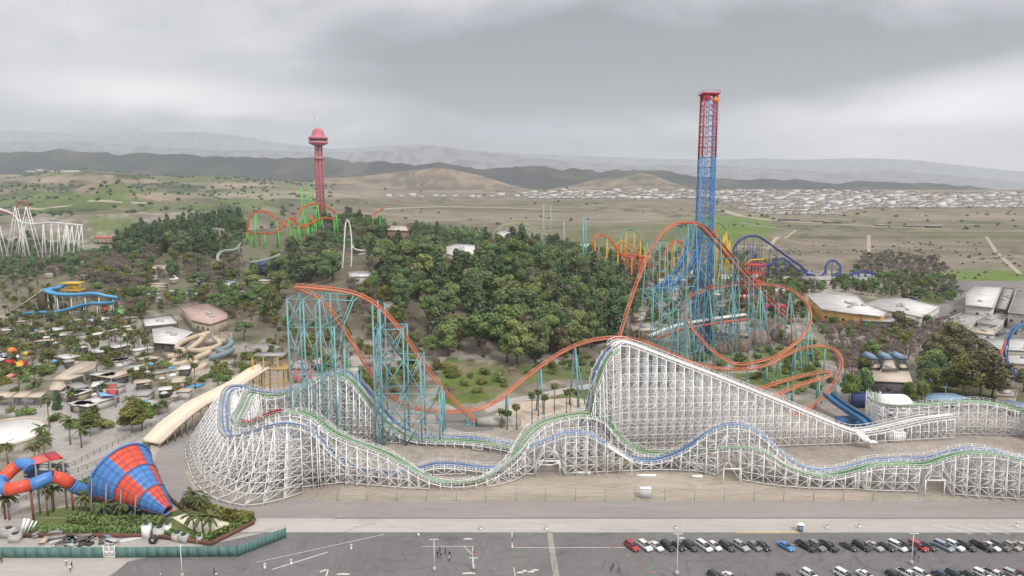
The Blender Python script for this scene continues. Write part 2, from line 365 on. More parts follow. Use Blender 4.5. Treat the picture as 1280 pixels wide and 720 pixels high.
mixc(sst(2300, 2800, YY)*sst(.4, .6, nD)*.7, (.22, .185, .155)); mixc(sst(1700, 1780, YY)*sst(2050, 1950, YY)*sst(380, 520, PX)*.5, (.30, .25, .19)); mixc(plain*sst(.56, .60, fbm(XX/35, YY/55, 77, 3))*sst(.4, .6, nC)*.7, (.075, .08, .05)); mixc(plain*sst(.485, .5, fbm(XX/700, YY/24, 78, 3))*sst(.515, .5, fbm(XX/700, YY/24, 78, 3))*.5, (.33, .29, .22))
def pell(cx, cy, rx, ry, soft=.35, n=.5):
    d = np.sqrt(((PX-cx)/rx)**2+((PY-cy)/ry)**2)+n*(fbm(PX/18, PY/9, 81, 4)-.5)*1.6
    return sst(1+soft, 1-soft, d)*(YY > 200)
mixc(pell(905, 285, 62, 17)*(YY < 1900), (.13, .19, .045)); mixc(pell(1240, 346, 75, 9)*(YY < 1000), (.14, .20, .05)); mixc(pell(800, 300, 120, 18)*.55*(YY < 1900), (.15, .17, .07))
mixc(pell(1140, 315, 160, 22, .5, .8)*.35, (.24, .19, .17))
def ppoly0(poly):
    n = len(poly); ins = np.zeros(PX.shape, bool)
    for i in range(n):
        x0, y0 = poly[i]; x1, y1 = poly[(i+1) % n]; ins ^= ((y0 > PY) != (y1 > PY)) & (PX < (x1-x0)*(PY-y0)/(y1-y0+1e-9)+x0)
    return ins.astype(float)*(YY > 100)*(YY < 1400)
# left hills
wp = ppoly0([(-40,395),(60,392),(180,385),(240,400),(230,440),(330,440),(330,490),(235,520),(60,600),(-40,610)]); mixc(wp*.7, (.36, .33, .29)); mixc(wp*sst(.47, .56, nA)*.75, (.20, .17, .12)); mixc(wp*sst(.5, .6, fbm(XX/9, YY/9, 63, 3))*.6, (.13, .12, .07))
lh = sst(470, 250, PX)*sst(1000, 1300, YY)*sst(5000, 4200, YY)
mixc(lh, (.15, .145, .09)); mixc(lh*sst(.45, .58, fbm(XX/230, YY/230, 91, 5)), (.115, .155, .055)); mixc(lh*sst(.50, .58, fbm(XX/90, YY/130, 93, 5)), (.065, .08, .045)); mixc(lh*sst(.58, .66, fbm(XX/160, YY/120, 95, 4)), (.27, .22, .165))
for e in ((70, 252, 90, 10), (155, 241, 26, 6), (140, 280, 34, 12), (250, 218, 45, 10)): mixc(pell(*e)*.75*(YY > 700), (.135, .175, .055))
for e in ((205, 246, 42, 5), (70, 225, 18, 5), (300, 232, 40, 3)): mixc(pell(*e)*.8*(YY > 900), (.36, .28, .21))
mixc(pell(360, 243, 130, 5, .5)*.6*(YY > 900), (.37, .30, .23))
# ridges
mesa = sst(2950, 3100, YY)*sst(4350, 4200, YY)*sst(360, 400, PX)
mixc(mesa, (.27, .20, .145)); mixc(mesa*sst(.42, .55, fbm(XX/300, ZZ/9, 101, 4)), (.17, .14, .11)); mixc(mesa*sst(.55, .62, fbm(XX/60, YY/60, 102, 4))*.8, (.11, .105, .07)); mixc(mesa*pell(790, 214, 45, 7)*.9, (.13, .16, .07)); mixc(mesa*sst(.5, .58, fbm(XX/300, ZZ/9, 103, 4))*.5, (.36, .28, .21))
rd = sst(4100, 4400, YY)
mixc(rd, (.026, .032, .034)); mixc(rd*sst(.48, .60, nC), (.055, .065, .04)); mixc(sst(9000, 9800, YY), (.23, .235, .24)); mixc(rd*sst(.50, .60, fbm(XX/130, YY/130, 105, 4))*.7, (.022, .028, .025)); mixc(rd*sst(.66, .74, nC)*.4, (.12, .11, .08))  # pale grey beyond the dark ridge paints extra haze into the farthest ridges
# front apron: dry dirt and lawn
mixc(sst(150, 158, YY)*sst(226, 222, YY)*sst(.45, .6, nA)*.6, (.40, .35, .29))
def ppoly(poly, soft=0):
    n = len(poly); ins = np.zeros(PX.shape, bool)
    for i in range(n):
        x0, y0 = poly[i]; x1, y1 = poly[(i+1) % n]
        cnd = ((y0 > PY) != (y1 > PY)) & (PX < (x1-x0)*(PY-y0)/(y1-y0+1e-9)+x0); ins ^= cnd
    return ins.astype(float)*(YY > 100)*(YY < 1400)
def wob(p, a=3): return [(x+a*(random.random()-.5), y+a*(random.random()-.5)*.6) for x, y in p]
GR = (.125, .165, .045)
mixc(ppoly([(548,455),(560,447),(600,452),(650,462),(646,478),(620,497),(600,503),(560,508),(540,500),(552,480)]), GR)
mixc(ppoly([(548,455),(560,447),(600,452),(650,462),(646,478),(620,497),(600,503),(560,508),(540,500),(552,480)])*sst(.40,.56,fbm(XX/14,YY/14,66,4)), (.19,.165,.10))
mixc(ppoly([(640,455),(770,455),(772,500),(735,497),(700,499),(690,490),(735,480),(742,474),(700,474),(660,480)])*.9, (.13,.16,.055))
mixc(ppoly([(880,440),(1060,430),(1072,470),(1050,500),(930,478),(885,466)])*sst(.40,.56,nA), (.13,.165,.05))
mixc(ppoly([(1010,470),(1080,470),(1090,530),(1000,500)])*.7, (.25,.24,.22))
mixc(ppoly([(1150,362),(1182,365),(1180,381),(1150,379)]), GR); mixc(ppoly([(1160,478),(1200,470),(1225,482),(1200,495),(1165,492)]), (.15,.15,.07))
mixc(ppoly([(1180,350),(1290,352),(1290,470),(1260,470),(1200,430),(1150,405),(1140,385),(1180,380)])*(YY>200), (.23,.215,.205))
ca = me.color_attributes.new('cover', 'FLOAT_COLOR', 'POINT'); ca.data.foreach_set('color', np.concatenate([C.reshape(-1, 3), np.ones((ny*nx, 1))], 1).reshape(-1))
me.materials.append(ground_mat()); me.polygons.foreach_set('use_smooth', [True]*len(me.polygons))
to = bpy.data.objects.new('terrain', me); COL.objects.link(to); to['kind'] = 'structure'
# ================================================================== roller coasters
m_white = mat('white_timber', (.93, .92, .91), .7, var=.10, scale=.25, rand=0)
m_wgrey = mat('weathered_white', (.90, .89, .88), .8, var=.18, scale=.35)
m_blue = mat('track_blue', (.14, .24, .44), .45, var=.15)
m_green = mat('track_green', (.20, .36, .19), .5, var=.18)
m_plank = mat('walkway_planks', (.36, .35, .34), .85, var=.2, scale=1.2)
m_orange = mat('track_orange', (.64, .215, .12), .45, var=.12, scale=.15)
m_orange2 = mat('faded_orange', (.50, .13, .085), .55, var=.2, scale=.2)
m_teal = mat('steel_teal', (.20, .42, .46), .5, var=.15, scale=.15)
m_teal2 = mat('steel_green_teal', (.24, .47, .43), .5, var=.15, scale=.15)
m_red = mat('red_paint', (.52, .04, .05), .45, var=.15)
m_dark = mat('dark_steel', (.05, .05, .055), .6)
m_conc = mat('concrete', (.42, .40, .375), .9, var=.15, scale=.4)
def P3(lst, zmin=1.2):
    r = []
    for p in lst:
        v = at(*p); v.z = max(v.z, Hs(v.x, v.y)+zmin); r.append(v)
    return r
def bents(mb, P, hw=2.3, gap=3.4, lev=3.4, pw=.19, bw=.14, outer=None, ext=.0, z0=None, diag=True, seed=1):
    """timber bents under a track: posts, ledgers, cross braces, and the ledgers that run between bents"""
    rnd = random.Random(seed); prev = None; acc = gap; n = len(P)
    T, S, U = frames(P)
    for i in range(n):
        if i: acc += (P[i]-P[i-1]).length
        if acc < gap: continue
        acc = 0; p = P[i]; s = Vector((S[i].x, S[i].y, 0)).normalized(); g = Hs(p.x, p.y)
        ppx = 640+FPX*p.x/(p.y*.99+9)
        if p.y < 192 and any(a < ppx < b for a, b in ((672,698),(907,925),(1160,1180))): g = 4.3
        h = p.z-g-.5
        if h < .45: prev = None; continue
        top = p.z-.55; bt = outer(i/(n-1), h) if outer else (0, 0)
        offs = [(-hw, top), (0, top), (hw, top)]
        if h > 9: offs += [(-hw-.10*h, g), (hw+.10*h, g)]
        posts = {}
        for o, zt in offs[:3]:
            a = p+s*o; posts[o] = a; mb.bar((a.x, a.y, g), (a.x, a.y, zt+(ext if o else 0)), pw)
        for o, zt in offs[3:]:
            a = p+s*(math.copysign(hw, o)); b = p+s*o; mb.bar((b.x, b.y, g), (a.x, a.y, top), pw)
        # raking fan on the outside of a turn
        fans = []
        for side, b in ((-1, bt[0]), (1, bt[1])):
            if b <= .15: continue
            ext_ = b*h; a = p+s*side*hw; f = p+s*side*(hw+ext_); mb.bar((f.x, f.y, g), (a.x, a.y, top+ext), pw)
            mb.bar((f.x, f.y, g), (a.x, a.y, g+h*.45), bw)
            o = 2.6
            while o < ext_:
                q = p+s*side*(hw+o); zt = top-(h)*o/ext_; mb.bar((q.x, q.y, g), (q.x, q.y, zt), bw); o += 2.6
            fans.append((side, ext_))
        k = 0; z = g+.6; lv = []
        while z < top-1: lv.append(z); z += lev
        lv.append(top)
        for j, z in enumerate(lv):
            wl = hw+(.10*h*(1-(z-g)/h) if h > 9 else 0); wl2 = wl; 
            for side, ex in fans:
                e = hw+ex*(1-(z-g)/h)
                if side < 0: wl = max(wl, e)
                else: wl2 = max(wl2, e)
            a = p-s*wl; b = p+s*wl2; mb.bar((a.x, a.y, z), (b.x, b.y, z), bw)
            if j and diag:
                z1 = lv[j-1]; a = p-s*hw; b = p+s*hw; mb.bar((a.x, a.y, z1), (b.x, b.y, z), bw*.85); mb.bar((b.x, b.y, z1), (a.x, a.y, z), bw*.85)
                for side, ex in fans:
                    e0 = hw+ex*(1-(z1-g)/h); e1 = hw+ex*(1-(z-g)/h); a = p+s*side*e0; b = p+s*side*hw; c = p+s*side*max(e1, hw+.1)
                    mb.bar((a.x, a.y, z1), (b.x, b.y, z), bw*.8)
        if prev and (prev[0]-p).length < gap*1.9:
            q, sp, hp, lvp, tp, gp, fp = prev
            for o in (-hw, hw):
                a = q+sp*o; b = p+s*o
                for j in range(min(len(lv), len(lvp))-1):
                    mb.bar((a.x, a.y, lvp[j]), (b.x, b.y, lv[j]), bw)
                mb.bar((a.x, a.y, tp), (b.x, b.y, top), bw*1.2)
                if diag:
                    m_ = min(len(lv), len(lvp))
                    for j in range(1, m_):
                        if (i//3+j) % 2: mb.bar((a.x, a.y, lvp[j-1]), (b.x, b.y, lv[j]), bw*.8)
                        else: mb.bar((b.x, b.y, lv[j-1]), (a.x, a.y, lvp[j]), bw*.8)
            for (s1, e1) in fans:
                for (s0, e0) in fp:
                    if s0 != s1: continue
                    for j in range(min(len(lv), len(lvp))-1):
                        a = q+sp*s0*(hw+e0*(1-(lvp[j]-gp)/hp)); b = p+s*s1*(hw+e1*(1-(lv[j]-g)/h)); mb.bar((a.x, a.y, lvp[j]), (b.x, b.y, lv[j]), bw)
                        if j:
                            c = q+sp*s0*(hw+e0*(1-(lvp[j-1]-gp)/hp)); mb.bar((c.x, c.y, lvp[j-1]), (b.x, b.y, lv[j]), bw*.8)
        prev = (p, s, h, lv, top, g, fans)
def wood_track(P, root, rail_m, bank=None, walk=(1, 1), rails=True, deckw=.5):
    T, S, U = frames(P, bank)
    a = MB()
    for sx in (-.62, .62): a.sweep(P, S, U, [(sx-.2, -.34), (sx+.2, -.34), (sx+.2, .08), (sx-.2, .08)])
    a.build('track_rails', rail_m, root)
    t = MB()
    for i in range(0, len(P)):
        t.bar(P[i]-S[i]*1.15-U[i]*.45, P[i]+S[i]*1.15-U[i]*.45, .35, .16)
    t.build('cross_ties', m_wgrey, root)
    d = MB(); hr = MB()
    for k, sd_ in enumerate((-1, 1)):
        if not walk[k]: continue
        d.sweep(P, S, U, [(sd_*1.25, -.5), (sd_*(1.25+deckw), -.5), (sd_*(1.25+deckw), -.42), (sd_*1.25, -.42)] if sd_ > 0 else [(sd_*(1.25+deckw), -.5), (sd_*1.25, -.5), (sd_*1.25, -.42), (sd_*(1.25+deckw), -.42)])
        e = 1.25+deckw
        for i in range(0, len(P)):
            q = P[i]+S[i]*sd_*e-U[i]*.42
            if i % 2 == 0: hr.bar(q, q+Vector((0, 0, 1.05)), .07)
            if i: 
                q0 = P[i-1]+S[i-1]*sd_*e-U[i-1]*.42
                for hh in (.55, 1.05): hr.bar(q0+Vector((0, 0, hh)), q+Vector((0, 0, hh)), .07)
    d.build('walkway', m_plank, root)
    if rails: hr.build('handrail', m_white, root)
# ---- the big white timber-framed coaster with blue and green tracks
tc_root = empty('timber_frame_coaster', (40, 200, 0), 'huge white timber framed roller coaster with blue and green tracks along the car park', 'roller coaster')
blue_pts = [(765,433,208),(754,444,207),(746,458,206.5),(740,476,206),(736,497,206),(728,525,206),(712,551,206),(690,560,205.5),(655,557,206),(628,552,207.5),(600,547.5,210),(570,545.5,212),(540,545,213.5),(515,541,215),(497,530,216),(483,517,217),(470,501,218),(458,486,218.5),(445,472.5,219),(430,465.5,219.5),(412,466.5,220),(395,473,220.5),(375,482,221),(350,489.5,221),(325,490,220.5),(302,484,219),(287,487,213),(281.5,503,206),(281,523,197),(284,539,189),(293,546,183.5),(312,540.5,180),(340,531,178.5),(365,528.5,178.5),(385,534,179.5),(402,550,180.5),(422,570,181.5),(450,586,183),(485,592,184.5),(515,587,186),(545,579.5,187),(570,580,187.5),(595,583,187.5),(618,584,187.5),(640,576,187.5),(662,559,187.5),(685,548,187.5),(710,540,188),(730,540,188.5),(747,547,189),(767,560,189.5),(787,571,190),(812,575,190.5),(835,570,190.5),(860,558,190),(880,543,189),(900,532.5,188),(922,530,187),(942,536,186),(962,551,185),(982,570,184),(1005,583,183),(1030,587,182),(1055,584,181.5),(1090,575,181),(1125,573,180.5),(1158,572,180),(1185,564.5,179),(1212,560,178),(1240,562,177),(1270,570,176),(1310,573,176),(1350,560,180),(1366,532,190),(1352,512,202),(1320,504,210),(1290,505,214)]
green_pts = [(771,435,204),(760,446,203),(752,460,202.5),(746,480,202),(741,502,202),(733,530,202),(715,555,202),(692,566,201),(655,562,202),(628,557,203.5),(600,552,206),(570,550,208),(540,549.5,209.5),(513,546,211),(492,535,212),(477,521,213),(464,505,214),(452,490,214.5),(440,476,215),(425,469,215.5),(408,470,216),(392,477,216.5),(372,486,217),(350,494,217),(328,494.5,216.5),(315,491,214),(309,497,208),(303,510,201),(297,523,194.5),(303,530.5,190),(318,529,187.5),(337,521,186),(357,515,185),(376,515,184.5),(395,522,184),(415,538,183),(438,549.5,181.5),(460,557,180.5),(485,567,179.5),(508,580,178.5),(530,594,178),(553,601,178),(578,602,178),(603,597,179),(625,585,181),(641,570,184),(655,549,189),(671,533,194),(690,524.5,197),(712,519,199),(735,517.5,200),(757,525,200),(772,542,199),(787,556,198),(805,564,197),(830,566.5,195),(862,565,191),(895,560,187),(930,558.5,183.5),(958,566,181),(980,580,179.5),(1005,590,178.5),(1030,594,178),(1058,590,178),(1090,581,177),(1122,579,176.5),(1155,579,176),(1180,571,175),(1208,565.5,174),(1235,565.5,173),(1265,571,172),(1312,582,171),(1362,565,177),(1385,530,190),(1370,507,204),(1320,509,214),(1280,514,218),(1262,509,219),(1242,503.5,219.5),(1222,501,220),(1195,501.5,220),(1150,505,221),(1118,507,222),(1101,505,225),(1093,498,231),(1092,489,240)]
bP = spline(P3(blue_pts), 1.0); gP = spline(P3(green_pts), 1.0)
bb = autobank(bP, 10, .75); gb = autobank(gP, 10, .75)
wood_track(bP, tc_root, m_blue, bb); wood_track(gP, tc_root, m_green, gb)
def seg(P, Xa, Xb, back=None): return P
def split_bents(P, n, outer, seed, **kw):
    # the frame goes up in sections so that no part is the whole structure
    m = len(P); 
    for k in range(n):
        a = k*m//n; b = min(m, (k+1)*m//n+3); sub = P[a:b]; mb = MB()
        f = (lambda t, h, a=a, b=b: outer((a+t*(b-a))/m, h)) if outer else None
        bents(mb, sub, outer=f, seed=seed+k, **kw); mb.build('timber_frame', m_white if (k+seed) % 2 else m_wgrey, tc_root)
def turnout(P):
    # raking on the outside: right-hand side of travel at the left turn and far right turn
    def f(t, h):
        p = P[min(int(t*len(P)), len(P)-1)]
        if p.x < -52 and p.y < 224: 
            k = sst(-50, -66, p.x)*(1 if p.y < 216 else .35)
            return (0, .72*k) if SIDE > 0 else (.72*k, 0)
        if p.x > 138: return (.0, .5*float(sst(138, 150, p.x))) if SIDE > 0 else (.5*float(sst(138, 150, p.x)), 0)
        return (0, 0)
    return f
SIDE = -1
# path runs right-to-left along the back then turns left (anticlockwise seen from above => outside is the right side)
SIDE = 1
split_bents(bP, 9, turnout(bP), 1, hw=2.2, gap=2.6, lev=2.2, ext=.9, bw=.14)
split_bents(gP, 9, None, 2, hw=2.2, gap=2.7, lev=2.3, ext=.7, bw=.14)
# lift hill
lift_pts = [(765,433,206),(771,427.5,207),(780,426.3,208),(793,430,208.3),(830,444,208.8),(900,470.5,209.8),(980,502.5,211),(1035,525.5,211.8),(1055,533.5,212),(1070,537.5,212.5),(1090,536,213.5),(1115,530.5,214.5),(1150,522.5,216),(1190,517,217.5)]
lP = spline(P3(lift_pts), 1.0)
lr = MB(); T, S, U = frames(lP)
for sx in (-1.0, 1.0):
    lr.sweep(lP, S, U, [(sx*.6-.15, -.34), (sx*.6+.15, -.34), (sx*.6+.15, .02), (sx*.6-.15, .02)])
lr.build('lift_rails', m_wgrey, tc_root)
lt = MB()
for i in range(len(lP)): lt.bar(lP[i]-S[i]*2.5-U[i]*.45, lP[i]+S[i]*2.5-U[i]*.45, .22, .16) if i % 2 else None
lt.build('cross_ties', m_wgrey, tc_root)
lw = MB()
for sd_ in (-1, 1):
    lh = MB()
    lw.sweep(lP, S, U, [(sd_*1.75-.55, -.36), (sd_*1.75+.55, -.36), (sd_*1.75+.55, -.28), (sd_*1.75-.55, -.28)])
    for i in range(len(lP)):
        for o in (2.45,):
            q = lP[i]+S[i]*sd_*o-U[i]*.2
            if i % 2 == 0: lh.bar(q, q+Vector((0, 0, 1.1)), .10)
            if i:
                q0 = lP[i-1]+S[i-1]*sd_*o-U[i-1]*.2
                lh.bar(q0+Vector((0, 0, 1.1)), q+Vector((0, 0, 1.1)), .14, .12)
                lh.bar(q0+Vector((0, 0, .1)), q+Vector((0, 0, .1)), .10, .28)
    lh.build('lift_handrail', m_white, tc_root)
lw.build('lift_walkway', m_plank, tc_root)
def lift_frame():
    mb = MB(); mb2 = MB(); acc = 9; prev = None
    for i in range(len(lP)):
        if i: acc += (lP[i]-lP[i-1]).length
        if acc < 2.5: continue
        acc = 0; p = lP[i]; h = p.z-.6
        if h < 1.2: continue
        wb = 3.2+.085*h; n_ = 6 if h > 12 else 4; xs = []
        for k in range(n_):
            t = -1+2*k/(n_-1); yt = p.y+3.1*t; yb = p.y+wb*t; xs.append((yb, yt)); mb.bar((p.x, yb, 0), (p.x, yt, p.z-.6), .17 if k % 2 else .22)
        lv = []; z = .8
        while z < h-1.5: lv.append(z); z += 2.3
        lv.append(h)
        for j, z in enumerate(lv):
            f = z/h; a = p.y-(wb+(3.1-wb)*f); b = p.y+(wb+(3.1-wb)*f); mb2.bar((p.x, a, z), (p.x, b, z), .12)
            if j:
                zq = lv[j-1]; fq = zq/h
                for k in range(0, n_-1, 1):
                    y0 = xs[k][0]+(xs[k][1]-xs[k][0])*fq; y1 = xs[k+1][0]+(xs[k+1][1]-xs[k+1][0])*f
                    if (j+k) % 2: mb2.bar((p.x, y0, zq), (p.x, y1, z), .10)
                    else: mb2.bar((p.x, xs[k+1][0]+(xs[k+1][1]-xs[k+1][0])*fq, zq), (p.x, xs[k][0]+(xs[k][1]-xs[k][0])*f, z), .10)
        if prev:
            q, hq, xq, lq, wq, nq = prev
            for j in range(min(len(lv), len(lq))-(0 if h > hq-.1 and h < hq+.1 else 1)):
                for side in (-1, 1):
                    for rel in ((1.0,), (1.0, .33))[j % 2]:
                        a = q.y+side*rel*(wq+(3.1-wq)*lq[j]/hq); b = p.y+side*rel*(wb+(3.1-wb)*lv[j]/h); mb.bar((q.x, a, lq[j]), (p.x, b, lv[j]), .14)
                    if j:
                        a = q.y+side*(wq+(3.1-wq)*lq[j-1]/hq); b = p.y+side*(wb+(3.1-wb)*lv[j]/h)
                        a2 = q.y+side*(wq+(3.1-wq)*lq[j]/hq); b2 = p.y+side*(wb+(3.1-wb)*lv[j-1]/h)
                        if (i+j) % 3 == 0: mb2.bar((q.x, a, lq[j-1]), (p.x, b, lv[j]), .10)
                        elif (i+j) % 3 == 1: mb2.bar((q.x, a2, lq[j]), (p.x, b2, lv[j-1]), .10)
            for side in (-1, 1): mb.bar((q.x, q.y+3.1*side, q.z-.7), (p.x, p.y+3.1*side, p.z-.7), .2, .3)
        prev = (p, h, xs, lv, wb, n_)
    mb.build('lift_posts', m_white, tc_root); mb2.build('lift_bracing', m_wgrey, tc_root)
lift_frame()
# wide white catwalk deck filling the inside of the banked left turn
dk = MB(); Tb, Sb, Ub = frames(bP, bb)
sel = [i for i in range(len(bP)) if bP[i].x < -70 and 183 < bP[i].y < 216]
Pd = [bP[i] for i in sel]; dk.sweep(Pd, [Sb[i] for i in sel], [Ub[i] for i in sel], [(-5.2, -1.3), (-1.3, -.55), (-1.3, -.45), (-5.2, -1.15)])
dk.build('turn_catwalk', m_white, tc_root)
# underpass portals and the stair of the maintenance walk
for (xa, xb) in ((670, 700), (905, 927), (1158, 1182)):
    a = pl(xa, 588); b = pl(xb, 588); y = a.y-.0
    a.y = b.y = {670: 185.5, 905: 180.0, 1158: 172.5}[xa]; pt = MB(); d = a.y*.99+10; a.x = (xa-640)/FPX*d; b.x = (xb-640)/FPX*d
    for q in (a, b): pt.bar((q.x, q.y, 0), (q.x, q.y, 4.2), .22)
    pt.bar((a.x, a.y, 4.2), (b.x, a.y, 4.2), .2, .35)
    if xa == 670: pt.bar((a.x, a.y, 3.9), ((a.x*.75+b.x*.25), a.y, 3.1), .25); pt.bar(((a.x*.75+b.x*.25), a.y, 3.1), ((a.x*.3+b.x*.7), a.y, 3.1), .25); pt.bar(((a.x*.3+b.x*.7), a.y, 3.1), (b.x, a.y, 3.9), .25)
    pt.build('underpass_portal', m_white, tc_root)

st = MB(); a = at(760, 558, 184); b = at(790, 577, 183.5); b.z = max(b.z, .3)
for o in (-.6, .6): st.bar(a+Vector((0, o, 0)), b+Vector((0, o, 0)), .2, .5)
for k in range(20): t = k/19; q = a.lerp(b, t); st.bar(q-Vector((0, .6, 0)), q+Vector((0, .6, 0)), .35, .08)
for q in (a, b, a.lerp(b, .5)): st.bar((q.x, q.y, 0), (q.x, q.y, q.z+1), .18)
st.bar(a+Vector((0, -.6, 1)), b+Vector((0, -.6, 1)), .12)
st.build('stairs', m_white, tc_root)
st = MB(); a = at(1073, 540, 208); b = at(1084, 551, 205)
for o in (-1, 1): st.bar(a+Vector((o, 0, 0)), b+Vector((o, 0, 0)), .25, .5)
for k in range(12): q = a.lerp(b, k/11); st.bar(q-Vector((1, 0, 0)), q+Vector((1, 0, 0)), .35, .1)
c = at(1090, 546, 206); st.box((c.x, c.y, 2.2), (2.6, 2, .3)); st.bar((c.x, c.y, 0), (c.x, c.y, 2), .3)
st.build('stairs', m_white, tc_root)
def train(P, i0, n, name, m_body, label, cars=8, gap=2.4, bank=None, side=0, up=.15):
    T, S, U = frames(P, bank); p0 = P[i0]; root = empty(name, p0, label, 'coaster train')
    for k in range(n):
        i = i0+int(round(k*gap)); 
        if i >= len(P): break
        mb = MB(); p, t, s, u = P[i], T[i], S[i], U[i]
        def bx(c, l, w_, h_):
            vs = [tuple(p+t*(c[0]+dx*l/2)+s*(c[1]+dy*w_/2)+u*(c[2]+dz*h_/2)) for dz in (-1, 1) for dx, dy in ((-1,-1),(1,-1),(1,1),(-1,1))]
            mb._add(vs, [(0,3,2,1),(4,5,6,7),(0,1,5,4),(1,2,6,5),(2,3,7,6),(3,0,4,7)])
        bx((0, 0, up+.35), 2.0, 1.4, .45); bx((-.8, 0, up+.85), .25, 1.35, .7); bx((.15, 0, up+.8), .22, 1.3, .6)
        for w_ in (-.6, .6): bx((w_, .62, up+.05), .35, .12, .3); bx((w_, -.62, up+.05), .35, .12, .3)
        mb.build('train_car', m_body, root)
    return root
m_train = mat('train_red', (.30, .04, .045), .4)
ki = min(range(len(gP)), key=lambda i: (gP[i]-at(303, 528, 190)).length)
train(gP, ki, 7, 'coaster_train', m_train, 'dark red coaster train on the green track inside the left turn of the white coaster', bank=gb)
# ---- steel tube track helper
def steel_track(P, root, m, bank=None, gauge=.58, r_sp=.34, r_r=.13, name='track', drop=.85, tie=1.4):
    T, S, U = frames(P, bank); mb = MB()
    mb.tube([p-u*drop for p, u in zip(P, U)], r_sp, 8)
    for sx in (-gauge, gauge): mb.tube([p+s*sx for p, s in zip(P, S)], r_r, 6)
    acc = 0
    for i in range(1, len(P)):
        acc += (P[i]-P[i-1]).length
        if acc >= tie:
            acc = 0; q = P[i]-U[i]*drop
            mb.bar(P[i]-S[i]*gauge, q, .14); mb.bar(P[i]+S[i]*gauge, q, .14); mb.bar(P[i]-S[i]*gauge, P[i]+S[i]*gauge, .12)
    return mb.build(name, m, root, smooth=False)
def a_support(root, p, s, m, g=None, r=.34, splay=.13, name='support_column', tri=False, drop=1.3):
    g = Hs(p.x, p.y) if g is None else g; h = p.z-g-drop
    if h < 1: return
    mb = MB(); s = Vector((s.x, s.y, 0)); s = s.normalized() if s.length > .01 else Vector((1, 0, 0)); top = p-Vector((0, 0, drop))
    for o in (-1, 1):
        f = p+s*o*splay*h; mb.tube([(f.x, f.y, g-.3), tuple(top+s*o*.3)], [r, r*.8], 6); mb.cyl((f.x, f.y, g-.1), .8, .5, 8)
    if h > 12:
        z = g+h*.35
        while z < g+h*.9:
            t = 1-(z-g)/h; mb.tube([tuple(Vector((p.x, p.y, z))-s*splay*h*t), tuple(Vector((p.x, p.y, z))+s*splay*h*t)], r*.5, 5); z += 9
    if tri:
        tdir = Vector((-s.y, s.x, 0)); f = p+tdir*.22*h; mb.tube([(f.x, f.y, g-.3), tuple(top)], r*.8, 6)
    mb.build(name, m, root)
def lattice_support(root, p, s, m, w_=3.0, r=.26, lev=7.0, name='support_tower', drop=1.4, dl=2.6, spl=.03):
    g = Hs(p.x, p.y); h = p.z-g-drop
    if h < 3: return
    mb = MB(); s = Vector((s.x, s.y, 0)).normalized(); t = Vector((-s.y, s.x, 0)); C4 = [(-1,-1),(1,-1),(1,1),(-1,1)]
    def corner(k, z):
        f = 1+spl*(p.z-drop-z)/w_; a, b = C4[k]; return Vector((p.x, p.y, z))+s*a*w_*f+t*b*dl*f
    nl = max(1, int(round(h/lev))); zs = [g+h*i/nl for i in range(nl+1)]
    for k in range(4): mb.bar(corner(k, g-.2), corner(k, zs[-1]), r*1.5)
    for i, z in enumerate(zs[1:], 1):
        for k in range(4):
            k2 = (k+1) % 4; mb.bar(corner(k, z), corner(k2, z), r)
            if (i+k) % 2: mb.bar(corner(k, zs[i-1]), corner(k2, z), r*.8)
            else: mb.bar(corner(k2, zs[i-1]), corner(k, z), r*.8)
    mb.bar(corner(0, zs[-1]), corner(2, zs[-1]), r); mb.bar(corner(1, zs[-1]), corner(3, zs[-1]), r)
    mb.build(name, m, root)
# ---- the orange steel coaster
gl = empty('steel_roller_coaster', (0, 250, 0), 'tall orange steel roller coaster on teal supports behind the white coaster', 'roller coaster')
A1 = spline(P3([(603,531,229),(592,521,228),(575,505,226.5),(557,487,224.5),(540,466,222),(522,440,219),(503,413,216),(484,391,213.5),(464,374,211.5),(445,365,210),(420,360,209),(395,357.5,208.5),(376,356.5,209),(371,357.5,212),(376,361,215.5),(390,366,217),(404,375,217),(418,391,217),(432,410,217.5),(447,434,218),(462,460,219),(477,482,220),(495,497,221.5),(515,507,223),(540,512,225),(563,513,226.5),(590,511,228.5),(612,504,231),(633,490,234),(655,472,238),(680,453,242),(705,437,246),(732,426,250),(757,421,253),(780,420.5,256),(803,425,260),(830,436,266),(858,448.5,273),(880,456,279),(905,460,281.5),(930,460,281),(955,455.5,280),(977,445,283),(995,437,287),(1012,433,290),(1030,432,291),(1042,436,288),(1050,446,282),(1052,457,275),(1047,471,267),(1036,487,258),(1022,501,249),(1006,512,241),(985,522,236)], .6), 1.2)
A2 = spline(P3([(750,516,234),(758,478,243),(766,449,250),(775,418,258),(790,370,268),(805,330,276),(820,301,283),(836,283,288),(855,276.5,293),(875,280,299),(893,297,307),(912,319,317),(930,340,328),(947,358,341),(963,375,354),(980,393,369),(990,402,380)], .6), 1.2)
A3 = spline(P3([(922,453.5,284),(905,447,286),(890,436,289),(877,423,294),(866,409,300),(857,394,306),(855,381,311),(861,371,316),(880,362,323),(905,357,329),(930,354.5,333),(955,354.5,334),(977,358,332),(994,365.5,327),(1007,377,320),(1013,392,311),(1011,406,303),(1003,419,296),(990,431,290),(970,443,285),(945,451,283)], .6), 1.2, closed=True)
A4 = spline(P3([(935,491,264),(960,480.5,263),(985,473,263),(1010,467,263),(1030,464.5,263),(1037,465,261),(1036,468,258),(1022,472.5,257),(997,481,254),(967,494,250),(940,505,246)], 1.2), 1.2)
A3.append(A3[0])
tk = []
for P, k in ((A1, 12), (A2, 10), (A3, 14), (A4, 12)):
    bk = autobank(P, k, 1.0); steel_track(P, gl, m_orange, bk, tie=1.5 if P is not A2 else 1.3)
